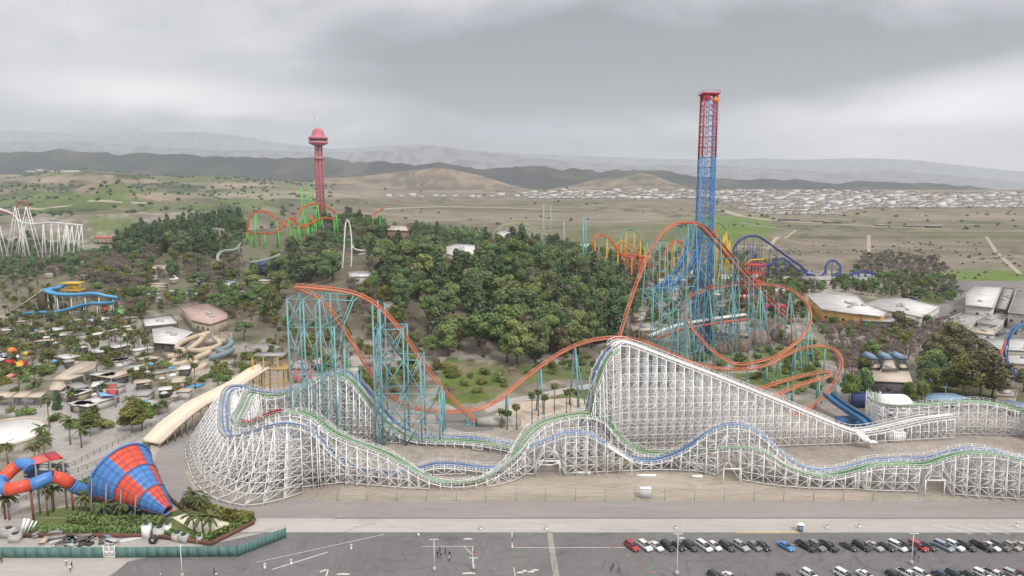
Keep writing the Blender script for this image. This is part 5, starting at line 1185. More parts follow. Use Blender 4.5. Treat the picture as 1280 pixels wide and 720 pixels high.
# blue covered ramp at the foot of the lift
root = empty('launch_ramp', pl(1062, 520), 'blue ramp on the ground beside the foot of the white lift hill', 'ramp')
S_ = spline([at(1034,493,244), at(1046,503,237), at(1062,514,230), at(1078,524,222), at(1086,531,218)], 1.5)
for p in S_: p.z = max(p.z, 1.4)
T, S, U = frames(S_); m_rampb = mat('ramp_blue', (.05, .15, .30), .5, var=.2); mb = MB(); mb.sweep(S_, S, U, [(-1.5, -.5), (1.5, -.5), (1.5, .1), (-1.5, .1)]); mb.build('deck', m_rampb, root)
mb = MB(); 
for o in (-1.5, 1.5): mb.sweep([p+Vector((0, 0, .7)) for p in S_], S, U, [(o-.12, -.6), (o+.12, -.6), (o+.12, .3), (o-.12, .3)])
mb.build('side_rail', m_rampb, root); a = pl(1062, 531); MB().box((a.x+1, a.y+1, 1.0), (9, 5, 2)).build('end_block', m_rampb, root)
# ================================================================== vegetation
def leaf_mat(name, col, var=.45, sc=.28, rand=.35):
    m = mat(name, col, .75, var=var, scale=sc, rand=rand, spec=.15); return m
def quads(C_, Nn, s, rs):
    """oriented leaf quads at points C_"""
    n = len(C_); a = np.cross(Nn, rs.normal(size=(n, 3))); a /= np.linalg.norm(a, axis=1)[:, None]+1e-9; b = np.cross(Nn, a)
    s1 = (s*rs.uniform(.6, 1.3, n))[:, None]; s2 = (s*rs.uniform(.5, 1.0, n))[:, None]
    V = np.stack([C_-a*s1-b*s2*.3, C_+b*s2*-1.0, C_+a*s1-b*s2*.3, C_+b*s2], 1).reshape(-1, 3)
    return V
def np_mesh(name, V, k, m, extra=None):
    me = bpy.data.meshes.new(name); n = len(V)//k
    me.vertices.add(len(V)); me.vertices.foreach_set('co', V.reshape(-1)); me.loops.add(n*k); me.loops.foreach_set('vertex_index', np.arange(n*k, dtype=np.int32))
    me.polygons.add(n); me.polygons.foreach_set('loop_start', np.arange(0, n*k, k, dtype=np.int32)); me.update(calc_edges=True); me.materials.append(m); return me
def crown_mesh(seed, shape, m, n=2600, s=.42):
    """unit-ish crown: about 10 m tall, 9 m wide, base at z=0"""
    rs = np.random.RandomState(seed); L_ = []
    if shape == 'broad':
        nl = rs.randint(11, 16)
        for i in range(nl):
            q = rs.uniform(0, 2*np.pi); z = rs.uniform(.15, .95); rr = 3.5*np.sqrt(max(0.05, 1-((z-.42)/.62)**2))*rs.uniform(.35, .95)
            L_.append((rr*np.cos(q), rr*np.sin(q), z*9.0+.3, rs.uniform(1.3, 2.3), rs.uniform(.65, .95)))
    elif shape == 'cone':
        for i in range(20):
            z = (i+.3)/20; rr = 2.6*(1-z)**.75*rs.uniform(.2, .8); q = rs.uniform(0, 2*np.pi); L_.append((rr*np.cos(q), rr*np.sin(q), z*11, .7+1.35*(1-z), 1.1))
    elif shape == 'wispy':
        for i in range(13):
            q = rs.uniform(0, 2*np.pi); z = rs.uniform(.1, 1); rr = 3.6*np.sqrt(max(.05, 1-((z-.5)/.62)**2))*rs.uniform(.3, 1); L_.append((rr*np.cos(q), rr*np.sin(q), z*10, rs.uniform(.8, 1.5), .7))
    elif shape == 'bush':
        for i in range(9):
            q = rs.uniform(0, 2*np.pi); rr = rs.uniform(0, 2.6); L_.append((rr*np.cos(q), rr*np.sin(q), rs.uniform(.5, 2.3), rs.uniform(1, 1.7), .8))
    elif shape == 'umbrella':
        for i in range(14):
            q = rs.uniform(0, 2*np.pi); rr = 4.2*np.sqrt(rs.uniform(0, 1)); L_.append((rr*np.cos(q), rr*np.sin(q), 4.2+(1-(rr/4.4)**2)*3.2, rs.uniform(1.2, 1.8), .6))
    L_ = np.array(L_); wt = L_[:, 3]**2; k = rs.choice(len(L_), n, p=wt/wt.sum())
    d = rs.normal(size=(n, 3)); d /= np.linalg.norm(d, axis=1)[:, None]; r = L_[k, 3]*rs.uniform(.55, 1.12, n)**.5*(1+.18*np.sin(d[:, 0]*7+k)*np.cos(d[:, 2]*6))
    P_ = L_[k, :3]+d*r[:, None]*np.stack([np.ones(n), np.ones(n), L_[k, 4]], 1); P_[:, 2] = np.maximum(P_[:, 2], -.3)
    Nn = d+rs.normal(size=(n, 3))*.55; Nn[:, 2] += .35; Nn /= np.linalg.norm(Nn, axis=1)[:, None]
    return np_mesh('crown', quads(P_, Nn, s, rs), 4, m)
def twig_mesh(seed, m, m2, wide=1.0):
    rnd = random.Random(seed); mb = MB()
    def br(p, d, l, r, k):
        e = p+d*l; mb.bar(p, e, max(r*2, .075))
        if k == 0: return
        for i in range(rnd.choice((3, 3, 4)) if k > 1 else 4):
            nd = (d+Vector((rnd.uniform(-1, 1)*wide, rnd.uniform(-1, 1)*wide, rnd.uniform(-.25, .55)))*.8).normalized(); br(p.lerp(e, rnd.uniform(.55, 1)), nd, l*rnd.uniform(.55, .8), r*.55, k-1)
    for i in range(4): br(Vector((0, 0, 0)), Vector((rnd.uniform(-.6, .6), rnd.uniform(-.6, .6), 1)).normalized(), 3.3, .12, 4)
    return mb.mesh('bare_crown', m)
def trunk_mesh(seed, m, h=4.0, r=.3, limbs=4):
    rnd = random.Random(seed); mb = MB(); x = rnd.uniform(-.3, .3); mb.tube([(0, 0, -.4), (x*.5, 0, h*.5), (x, rnd.uniform(-.2, .2), h)], [r*1.3, r, r*.7], 7)
    for i in range(limbs):
        q = rnd.uniform(0, 6.28); mb.tube([(x*.8, 0, h*.8), (x+1.4*math.cos(q), 1.4*math.sin(q), h+1.6), (x+2.4*math.cos(q), 2.4*math.sin(q), h+3.6)], [r*.55, r*.35, r*.15], 5)
    return mb.mesh('trunk', m)
m_bark = mat('bark', (.13, .09, .065), .95, var=.3, scale=2); m_bark2 = mat('bark_grey', (.21, .17, .15), .95, var=.25, scale=2); m_twig = mat('bare_twigs', (.245, .20, .17), .95, var=.25, scale=.4, rand=.2)
G1 = leaf_mat('leaf_deep', (.15, .20, .085)); G2 = leaf_mat('leaf_mid', (.19, .245, .085)); G3 = leaf_mat('leaf_conifer', (.10, .145, .07)); G4 = leaf_mat('leaf_olive', (.165, .185, .05)); G5 = leaf_mat('leaf_grey_green', (.125, .145, .085)); G6 = leaf_mat('leaf_lime', (.20, .22, .045)); G7 = leaf_mat('leaf_brown_green', (.17, .165, .08))
CR = {'broad1': [crown_mesh(i, 'broad', G1, 4300, .34) for i in range(5)], 'broad2': [crown_mesh(10+i, 'broad', G2, 4300, .34) for i in range(5)], 'cone': [crown_mesh(20+i, 'cone', G3, 1900, .4) for i in range(4)],
      'olive': [crown_mesh(30+i, 'broad', G4, 3600, .34) for i in range(3)], 'grey': [crown_mesh(40+i, 'wispy', G5, 1700, .4) for i in range(4)], 'lime': [crown_mesh(50+i, 'broad', G6, 2200) for i in range(2)],
      'umb': [crown_mesh(60+i, 'umbrella', G1, 3800, .34) for i in range(2)], 'bush1': [crown_mesh(70+i, 'bush', G2, 800, .36) for i in range(3)], 'bush2': [crown_mesh(80+i, 'bush', G4, 800, .36) for i in range(3)], 'bush3': [crown_mesh(90+i, 'bush', G5, 700, .34) for i in range(3)],
      'brown': [crown_mesh(95+i, 'broad', G7, 4300, .34) for i in range(2)]}
TW = [twig_mesh(i, m_twig, None) for i in range(4)]
TRK = [trunk_mesh(i, m_bark) for i in range(3)]; TRK2 = [trunk_mesh(9+i, m_bark2, 3.2, .22, 2) for i in range(3)]; TRKC = [trunk_mesh(20, m_bark, 3.0, .25, 0)]
def palm_meshes(seed, m, fan=False):
    rs = np.random.RandomState(seed); V = []
    for i in range(26 if not fan else 34):
        q = rs.uniform(0, 2*np.pi); el = rs.uniform(-.5, 1.1); L = 2.9 if not fan else 1.7; d = np.array([np.cos(q)*np.cos(el), np.sin(q)*np.cos(el), np.sin(el)]); s = np.array([-np.sin(q), np.cos(q), 0]); p = np.zeros(3); prev = p; dd = d.copy()
        for k in range(5):
            dd = dd+np.array([0, 0, -.24]); dd /= np.linalg.norm(dd); nx_ = prev+dd*L/5; w0 = .34*np.sin(np.pi*(k+.6)/6)+.08; w1 = .34*np.sin(np.pi*(k+1.6)/6)+.05; u = np.array([0, 0, -.22])
            if fan: w0 *= 1.5; w1 *= 1.5
            V += [prev, nx_, nx_+s*w1+u*.6, prev+s*w0+u*.6]; V += [prev, prev-s*w0+u*.6, nx_-s*w1+u*.6, nx_]; prev = nx_
    return np_mesh('palm_crown', np.array(V), 4, m)
G8 = leaf_mat('palm_leaf', (.105, .125, .045), .3, .8); m_skirt = mat('palm_skirt', (.24, .17, .10), .95, var=.2)
PC = [palm_meshes(i, G8) for i in range(4)]; PF = [palm_meshes(10+i, G8, True) for i in range(3)]
def palm_trunk(h, seed):
    rnd = random.Random(seed); x = rnd.uniform(-.4, .4); return MB().tube([(0, 0, -.3), (x*.4, 0, h*.5), (x, 0, h)], [.24, .17, .15], 7).tube([(x, 0, h-1.1), (x, 0, h+.15)], [.22, .42], 7).mesh('palm_trunk', m_skirt), x
PT = {h: palm_trunk(h, h) for h in (4, 6, 8, 10)}
KIND = {'broad1': ('broadleaf_tree', TRK), 'broad2': ('broadleaf_tree', TRK), 'cone': ('conifer_tree', TRKC), 'olive': ('olive_tree', TRK2), 'grey': ('grey_green_tree', TRK2), 'lime': ('broadleaf_tree', TRK2), 'umb': ('pine_tree', TRK), 'brown': ('broadleaf_tree', TRK)}
NTREE = [0]
def mk(meshd, name, parent=None, loc=(0, 0, 0), sc=(1, 1, 1), rz=0):
    o = bpy.data.objects.new(name, meshd); COL.objects.link(o); o.parent = parent; o.location = loc; o.scale = sc; o.rotation_euler = (0, 0, rz); return o
def plant(kind, p, h, label, group=None, rnd=random, wide=1.0):
    """one tree: Empty at its foot, trunk and crown as parts"""
    NTREE[0] += 1
    if kind.startswith('bush'):
        k = h/3.4; o = mk(rnd.choice(CR[kind]), 'shrub', None, p, (k*wide, k*wide, k), rnd.uniform(0, 6.28)); return tag(o, label, 'shrub', group)
    if kind == 'palm' or kind == 'fan':
        hh = min(PT, key=lambda q: abs(q-h)); me, x = PT[hh]; o = empty('palm_tree', p, label, 'palm tree', group); o.rotation_euler = (0, 0, rnd.uniform(0, 6.28)); mk(me, 'trunk', o); mk(rnd.choice(PC if kind == 'palm' else PF), 'crown', o, (x, 0, hh), (1, 1, 1)); return o
    if kind == 'bare':
        k = h/9.0; o = empty('bare_tree', p, label, 'tree', group); o.rotation_euler = (0, 0, rnd.uniform(0, 6.28)); o.scale = (k*wide, k*wide, k); mk(rnd.choice(TRKC), 'trunk', o, (0, 0, 0), (.8, .8, .8)); mk(rnd.choice(TW), 'crown', o, (0, 0, 1.4)); return o
    nm, tr = KIND[kind]; o = empty(nm, p, label, 'tree', group); k = h/12.0; o.rotation_euler = (0, 0, rnd.uniform(0, 6.28)); o.scale = (k*wide, k*wide, k)
    mk(rnd.choice(tr), 'trunk', o); mk(rnd.choice(CR[kind]), 'crown', o, (0, 0, {'cone': 1.2, 'umb': 1.5}.get(kind, 2.4))); return o
DEFER = []
def realize():
    by = {}
    for d in DEFER:
        k = d[0]; nm = 'bare' if k == 'bare' else 'broad' if k in ('broad1', 'broad2', 'lime', 'brown') else 'shrub' if k.startswith('bush') else k
        by.setdefault(nm, []).append(d)
    for nm, L_ in by.items():
        cap = {'bare': 282, 'broad': 270, 'shrub': 280}.get(nm, 290)
        L_.sort(key=lambda d: -d[2]/max(d[1][1], 1)*(1 if d[7] else .8)); ind, rest = L_[:cap], L_[cap:]
        for d in ind: plant(d[0], d[1], d[2], d[3], d[4], d[5], d[6])
        if rest:
            Vs = []; mi = []; mats_ = []; rs = np.random.RandomState(4); TV = []; TQ = None
            for d in rest:
                k = d[0]; src = rs.choice(len(CR[k])) if k != 'bare' else rs.randint(0, len(TW)); me = (CR[k] if k != 'bare' else TW)[src]; ky = id(me)
                if ky not in CACHE:
                    co_ = np.zeros(len(me.vertices)*3); me.vertices.foreach_get('co', co_); co_ = co_.reshape(-1, 3)
                    if k == 'bare': CACHE[ky] = (co_, np.array([p.vertices[:] for p in me.polygons]))
                    else: CACHE[ky] = (co_, None)
                co_, fq = CACHE[ky]; q = rs.uniform(0, 6.28); ca, sa = math.cos(q), math.sin(q); w_ = d[6]
                if k == 'bare': sc_ = d[2]/9.0; vv = co_[fq.reshape(-1)]; off = 1.4*sc_
                else:
                    sc_ = d[2]/(3.4 if k.startswith('bush') else 12.0); nq = len(co_)//4; n_ = min(nq, 1500); vv = co_.reshape(-1, 4, 3)[:n_]; c_ = vv.mean(1, keepdims=True); vv = ((vv-c_)*1.4+c_).reshape(-1, 3); off = 0 if k.startswith('bush') else (1.2 if k == 'cone' else 2.4)*sc_
                x = (vv[:, 0]*ca-vv[:, 1]*sa)*sc_*w_+d[1][0]; y = (vv[:, 0]*sa+vv[:, 1]*ca)*sc_*w_+d[1][1]; z = vv[:, 2]*sc_+off+d[1][2]; Vs.append(np.stack([x, y, z], 1))
                m = me.materials[0]
                if m not in mats_: mats_.append(m)
                mi.append(np.full(len(vv)//4, mats_.index(m), np.int32))
            V = np.concatenate(Vs); o = mk(np_mesh('wood', V, 4, mats_[0]), {'bare': 'bare_woodland', 'broad': 'woodland'}.get(nm, 'ground_shrubs')); me = o.data
            for m in mats_[1:]: me.materials.append(m)
            me.polygons.foreach_set('material_index', np.concatenate(mi)); me.update(); tag(o, {'bare': 'the farther leafless greyish brown trees of the park', 'broad': 'the farther green trees of the wooded knoll and slopes'}.get(nm, 'low shrubs between the trees'), 'woodland', kind='stuff'); print('rest', nm, len(rest), 'ind', len(ind))
CACHE = {}
def inpoly(x, y, poly):
    ins = False; n = len(poly)
    for i in range(n):
        x0, y0 = poly[i]; x1, y1 = poly[(i+1) % n]
        if (y0 > y) != (y1 > y) and x < (x1-x0)*(y-y0)/(y1-y0)+x0: ins = not ins
    return ins
TRACKPTS = [(p.x, p.y) for P in (bP, gP, lP, A1, A2, A3) for p in P[::3]]
from mathutils import kdtree
def mkkd(pts):
    kd = kdtree.KDTree(len(pts))
    for i, p in enumerate(pts): kd.insert((p[0], p[1], 0), i)
    kd.balance(); return kd
KT = mkkd(TRACKPTS)
PLACED = {}
def near(x, y, d, key):
    c = PLACED.setdefault('g', {}); gx, gy = int(x//12), int(y//12)
    for i in (-1, 0, 1):
        for j in (-1, 0, 1):
            for (a, b) in c.get((gx+i, gy+j), ()):
                if (a-x)**2+(b-y)**2 < d*d: return True
    return False
def put(x, y): PLACED.setdefault('g', {}).setdefault((int(x//12), int(y//12)), []).append((x, y))
PATHS = []
def scatter(poly, kinds, sp, hr, label, group, n=999, seed=0, tracks=7, wide=1.0, excl_pad=0):
    rnd = random.Random(seed+11); W_ = [G(*p) for p in poly]; x0, x1 = min(p.x for p in W_), max(p.x for p in W_); y0, y1 = min(p.y for p in W_), max(p.y for p in W_)
    area = (x1-x0)*(y1-y0); tries = int(min(60000, area/sp/sp*9)); XS = [rnd.uniform(x0, x1) for _ in range(tries)]; YS = [rnd.uniform(y0, y1) for _ in range(tries)]
    ZS = H(np.array(XS), np.array(YS)); cnt = 0; ks = [k for k, w_ in kinds]; ws = [w_ for k, w_ in kinds]
    for x, y, z in zip(XS, YS, ZS):
        if cnt >= n: break
        dp = y*math.cos(PITCH)+(CZ-z)*math.sin(PITCH); px = 640+FPX*x/dp; py = 360+FPX*((CZ-z)*math.cos(PITCH)-y*math.sin(PITCH))/dp
        if not inpoly(px, py, poly) or px < -25 or px > 1305 or near(x, y, sp, 0): continue
        if tracks and KT.find((x, y, 0))[2] < tracks: continue
        if any(inpoly(x, y, e) for e in EXCL) or any(inpoly(px, py, e) for e in PATHS): continue
        if seed == 1 and py < 352 and rnd.random() < .42: put(x, y); continue
        k = rnd.choices(ks, ws)[0]; h = rnd.uniform(*hr)*(1.4 if k == 'cone' else .8 if k in ('bare', 'grey') else 1)
        if k.startswith('bush'): h = rnd.uniform(1.8, 3.6)
        if k in ('palm', 'fan'): h = rnd.uniform(4, 11)
        q = {'bare': 'leafless greyish brown tree', 'cone': 'dark pointed conifer', 'olive': 'olive green tree', 'grey': 'pale grey green tree', 'palm': 'feather palm', 'fan': 'fan palm', 'umb': 'flat topped pine', 'lime': 'yellowish green tree'}.get(k, 'low shrub' if k.startswith('bush') else 'green broadleaf tree')
        DEFER.append((k, (x, y, float(z)), h, q+' '+label, q+'s '+group, random.Random(rnd.random()), wide*rnd.uniform(.85, 1.3), 1)); put(x, y); cnt += 1
    return cnt
# paths and clearings kept free of trees (photo outlines)
PATHS += [[(556,372),(584,366),(596,382),(570,392)], [(690,345),(712,342),(716,360),(694,364)], [(640,425),(668,420),(676,440),(646,446)], [(730,392),(752,388),(756,404),(734,408)], [(500,352),(520,350),(524,362),(504,366)], [(186,348),(240,350),(246,376),(190,376)], [(300,296),(362,296),(362,342),(300,342)], [(362,285),(392,285),(392,312),(362,318)], [(418,320),(466,318),(460,366),(418,362)], [(548,318),(610,318),(604,342),(552,340)], [(592,396),(622,394),(628,416),(598,420)], [(478,288),(520,286),(516,300),(480,304)], [(612,500),(740,470),(745,485),(735,535),(610,540)], [(118,455),(150,470),(120,520),(80,520),(60,500),(110,470)], [(60,475),(150,475),(150,505),(60,525)], [(180,500),(235,490),(320,470),(330,500),(240,600),(190,640)], [(0,610),(245,505),(262,520),(100,600),(0,650)], [(1010,405),(1180,385),(1200,405),(1100,420)]]
# individually placed landmark trees
LM = [(250,364,'umb',17,1.2,'round dark pine standing alone left of the white arch'),(342,402,'broad1',19,1.05,'dark round tree left of the orange coaster tower'),(349,372,'broad2',17,1.2,'broad green tree behind the top of the orange turnaround'),(312,366,'broad2',16,1.2,'broad green tree beyond the round dark pine'),(305,426,'umb',13,1.0,'small flat topped pine by the grey shelter'),
 (165,541,'olive',10.5,1.35,'big olive green tree beside the shade sails'),(178,538,'lime',9.5,1.2,'yellow green tree touching the big olive tree'),(113,545,'olive',9,1.2,'olive tree behind the row of feather palms'),(176,592,'broad2',9,1.0,'dense green tree at the top of the funnel slide'),(145,596,'bush2',5,1.2,'rounded bush left of the funnel top'),
 (148,409,'lime',7,1.3,'bright olive tree below the lime green slide'),(290,398,'olive',6,1.5,'low spreading olive tree right of the pink roof'),(72,512,'cone',7,1.1,'narrow dense tree in front of the flat tan roofs'),
 (1061,502,'olive',11,.9,'rounded green tree at the right foot of the orange coaster, left of a pair'),(1076,500,'broad2',12,.9,'rounded green tree at the right foot of the orange coaster, right of a pair'),(1163,474,'broad2',13,1.2,'bright green tree right of the queue pavilion'),(1176,478,'broad1',11,1.0,'darker green tree touching the bright tree right of the pavilion'),
 (1192,450,'brown',17,1.1,'tall brownish green tree above the bright green tree on the right'),(1203,497,'olive',18,1.2,'huge green tree at the left of the big clump on the right'),(1226,500,'brown',19,1.2,'huge brown green tree, highest of the big clump on the right'),(1240,498,'brown',12,1.2,'brown green tree at the right end of the big clump'),(1126,423,'brown',14,1.1,'brownish rounded tree in front of the pale warehouse'),
 (1137,503,'olive',8,1.0,'small round tree left of a pair behind the station canopy'),(1152,503,'broad2',8,1.0,'small round tree right of a pair behind the station canopy'),(1258,484,'grey',9,1.1,'grey green tree behind the red coaster legs'),(1279,490,'broad1',9,1.0,'dark tree at the right edge above the white coaster'),
 (1180,376,'grey',11,1.2,'silvery tree at the corner of the small lawn'),(1148,378,'grey',12,1.3,'silvery spreading tree left of the small lawn'),(60,327,'bare',12,1.4,'large bare tree below the white latticed coaster'),(35,302,'broad1',14,.8,'dark tree in front of the white latticed coaster'),(1165,338,'bare',16,1.1,'dark bare tree standing above the row at the edge of the plain'),(820,446,'bush1',3,1.3,'small bush by the brake run')]
for (x, y, k, h, w_, lab) in LM:
    p = G(x, y); plant(k, p, h, lab, None, random.Random(x), w_); put(p.x, p.y)
ORD = 'first second third fourth fifth sixth seventh eighth ninth tenth'.split()
for k, (x, y, h) in enumerate(((627,535,7),(634,537,7),(646,537,8),(665,529,10),(673,524,10),(680,524,9),(693,516,10),(708,516,8),(713,514,8),(722,509,7))):
    p = pl(x, y); plant('fan', p, h, 'tall thin palm by the sand pad, '+ORD[k]+' from the left', 'palms around the sand pad', random.Random(k)); put(p.x, p.y)
for k, (x, y, h) in enumerate(((10,580,6),(44,583,6),(56,574,6),(88,556,8),(102,560,6),(40,600,4),(60,645,8),(75,600,4),(108,640,4),(118,636,4),(131,652,4),(152,650,4),(183,640,3),(200,645,3),(240,635,4),(252,640,3),(243,664,4),(254,666,3),(263,667,3),(12,650,6),(66,640,6),(225,455,6),(237,462,6),(198,519,5),(206,516,5),(92,508,6),(130,500,6))):
    p = pl(x, y); near_ = 'beside the empty pool' if y < 610 and x < 110 else 'around the funnel slide' if y > 610 else 'in the water park'
    plant('palm', p, h, 'feather palm %s, %s' % (near_, {0:'leftmost by the rim',1:'left of two at the rim',2:'right of two at the rim',3:'tallest and alone',4:'shorter one right of the tallest',5:'low one in front of the rim',6:'tall one before the banded tube',7:'low one behind the red canopy',8:'left one under the tube mouth',9:'right one under the tube mouth',10:'left of the hedge middle',11:'below the white ribs',12:'left one at the funnel tip',13:'right one at the funnel tip',14:'left one behind the splash pad',15:'right one behind the splash pad',16:'left one of three at the splash pad',17:'middle one of three at the splash pad',18:'right one of three at the splash pad',19:'at the left edge of the garden',20:'right of the rust red posts',21:'left one before the tan tubes',22:'right one before the tan tubes',23:'left one by the service road',24:'right one by the service road',25:'right of the tan canopy',26:'left of the shade sails'}[k]), None, random.Random(k+50)); put(p.x, p.y)
T1 = scatter([(480,372),(500,338),(560,325),(640,318),(700,320),(745,330),(778,352),(782,395),(770,430),(735,446),(690,450),(650,461),(604,450),(560,452),(548,440),(540,415),(520,398),(486,400)], [('broad1',.38),('broad2',.34),('cone',.20),('bare',.14),('brown',.03)], 9.6, (13,21), 'in the dense grove on the central knoll', 'in the dense grove on the central knoll', seed=1)
T2 = scatter([(440,352),(476,352),(486,398),(520,398),(545,418),(550,450),(500,445),(470,430),(440,400)], [('bare',.58),('broad2',.20),('olive',.22)], 7, (8,12), 'between the orange coaster turnaround and the knoll', 'between the orange turnaround and the knoll', seed=2)
T3 = scatter([(300,322),(345,305),(380,290),(440,284),(500,290),(565,303),(620,312),(560,325),(500,338),(470,352),(440,350),(385,356),(345,352),(290,352),(282,335)], [('broad1',.38),('cone',.2),('broad2',.2),('bare',.22)], 11, (12,19), 'on the slope below the observation tower', 'on the slope below the observation tower', seed=3)
T4 = scatter([(145,318),(165,298),(200,286),(250,284),(300,287),(306,300),(290,322),(250,330),(190,328)], [('cone',.6),('broad1',.3),('bare',.1)], 11, (13,19), 'in the dark belt left of the orange and green coaster', 'in the dark belt left of the orange and green coaster', seed=4)
T5 = scatter([(100,352),(130,325),(200,328),(290,330),(300,352),(270,362),(230,352),(180,365),(150,360)], [('bare',.72),('broad1',.14),('olive',.14)], 7, (10,14), 'behind the water park', 'behind the water park', seed=5)
T6 = scatter([(-20,350),(-20,305),(60,308),(130,312),(130,326),(100,352),(40,350)], [('bare',.35),('broad1',.3),('bush1',.15),('grey',.2)], 8.5, (8,12), 'below the white latticed coaster at the far left', 'below the white latticed coaster', seed=6)
T7 = scatter([(90,372),(180,362),(240,362),(340,370),(345,405),(290,400),(285,392),(240,378),(180,398),(160,400),(150,380)], [('broad2',.3),('bare',.38),('olive',.32)], 6.8, (7,11), 'behind the pink roofed building', 'behind the pink roofed building', seed=7)
T8 = scatter([(-20,400),(150,398),(180,420),(190,455),(150,460),(120,470),(100,450),(60,470),(40,486),(-20,486)], [('fan',.28),('palm',.12),('bush1',.15),('bush2',.2),('olive',.12),('grey',.13)], 4.7, (4,7), 'in the planted middle of the water park', 'in the planted middle of the water park', seed=8, n=330)
T8b = scatter([(-25,352),(45,352),(85,372),(150,390),(85,402),(-25,400)], [('bare',.3),('bush1',.2),('olive',.25),('fan',.25)], 7.5, (5,8), 'beside the blue zigzag slide', 'beside the blue zigzag slide', seed=38, n=80)
T9 = scatter([(180,440),(210,450),(200,480),(260,470),(320,440),(345,420),(360,445),(330,470),(250,495),(190,500),(160,480)], [('fan',.45),('bush1',.2),('bush2',.25),('bare',.1)], 6, (4,6), 'among the tan tube slides', 'among the tan tube slides', seed=9, n=70)
T10 = scatter([(-20,498),(60,500),(80,520),(150,520),(235,500),(200,540),(100,590),(0,600),(-20,520)], [('palm',.35),('bush2',.35),('bush1',.2),('olive',.1)], 8, (4,6), 'along the service road of the water park', 'along the service road of the water park', seed=10, n=45)
T11 = scatter([(925,350),(985,343),(1050,350),(1110,346),(1190,356),(1202,372),(1185,380),(1150,378),(1100,372),(1040,364),(1000,372),(1005,392),(1020,410),(990,400),(940,370)], [('broad2',.26),('olive',.24),('grey',.3),('bare',.2)], 6.6, (6,10), 'in the belt between the violet coaster and the workshops', 'between the violet coaster and the workshops', seed=11)
T12 = scatter([(1070,346),(1080,325),(1120,322),(1160,330),(1185,345),(1160,352)], [('bare',.75),('grey',.25)], 9, (9,13), 'in the brown row at the edge of the plain', 'in the brown row at the edge of the plain', seed=12)
T13 = scatter([(1018,410),(1100,414),(1185,408),(1200,425),(1180,440),(1140,436),(1135,455),(1082,450),(1080,475),(1050,490),(1040,440)], [('bare',.88),('olive',.05),('broad2',.07)], 5.0, (6,9.5), 'in front of the orange walled workshop', 'in front of the orange walled workshop', seed=13)
T14 = scatter([(740,345),(800,340),(860,352),(935,356),(985,370),(1000,400),(985,430),(900,435),(840,420),(800,430),(782,400),(775,365)], [('broad2',.36),('bare',.34),('olive',.2),('cone',.1)], 9.5, (6,11), 'around the foot of the launch tower', 'around the foot of the launch tower', seed=14, tracks=3)
T15 = scatter([(860,440),(1060,425),(1072,470),(1030,500),(930,478),(885,466)], [('bush1',.5),('bush2',.5)], 8, (3,5), 'on the grass under the orange loop', 'on the grass under the orange loop', seed=15, n=40, tracks=2.5)
T16 = scatter([(345,405),(420,395),(450,440),(540,440),(550,470),(470,500),(400,480),(345,450)], [('olive',.35),('bare',.4),('broad2',.25)], 8, (6,9), 'behind the teal coaster towers', 'behind the teal coaster towers', seed=16, tracks=4)
T17 = scatter([(700,320),(745,315),(870,318),(930,322),(1000,340),(930,350),(860,350),(800,338),(745,332)], [('broad2',.35),('bare',.3),('olive',.35)], 13, (6,10), 'around the yellow and orange coaster', 'around the yellow and orange coaster', seed=17, tracks=0)
T18 = scatter([(1188,425),(1225,440),(1240,480),(1225,500),(1190,498),(1160,495),(1155,470)], [('broad1',.4),('brown',.4),('olive',.2)], 8, (8,13), 'in the big clump right of the pavilion', 'in the big clump right of the pavilion', seed=18, tracks=5)
T19 = scatter([(640,318),(560,303),(490,288),(520,280),(600,290),(690,300),(740,312),(700,320)], [('broad2',.5),('bare',.2),('olive',.3)], 16, (7,10), 'behind the central knoll', 'behind the central knoll', seed=19, tracks=0)
T20 = scatter([(660,450),(735,447),(776,440),(772,478),(735,475),(700,474),(660,470)], [('olive',.5),('bush2',.5)], 7, (4,6), 'on the grass left of the white lift hill', 'on the grass left of the white lift hill', seed=20, tracks=4)
T21 = scatter([(552,462),(600,455),(650,464),(640,480),(600,498),(556,502)], [('bush1',.3),('bush2',.4),('bare',.3)], 6, (4,6), 'on the green slope below the knoll', 'on the green slope below the knoll', seed=21, n=16, tracks=4)
realize()
# scattered field trees far off: single meshes
rnd = random.Random(3); fm_ = [crown_mesh(200+i, 'bush', G3, 160, .9) for i in range(3)]
for k in range(90):
    if k < 35: px, py = rnd.uniform(420, 1270), rnd.choice((262, 264, 271, 276, 283))+rnd.uniform(-3, 3)
    else: px, py = rnd.uniform(-10, 400), rnd.uniform(226, 268)
    p = G(px, py)
    if p.y > 3400 or p.y < 1000: continue
    s_ = rnd.uniform(1.0, 2.4)*(p.y/2300)**.5; o = mk(rnd.choice(fm_), 'field_tree', None, p, (s_, s_, s_*.85), rnd.uniform(0, 6))
    tag(o, 'tiny dark tree dotting the far plain' if k < 35 else 'dark scrub tree dotting the green hills on the left', 'tree', 'far trees on the plain' if k < 35 else 'far trees on the left hills')
print('TREES', NTREE[0], T1, T2, T3, T4, T5, T6, T7, T8, T9, T10, T11, T12, T13, T14, T15, T16, T17, T18, T19, T20)
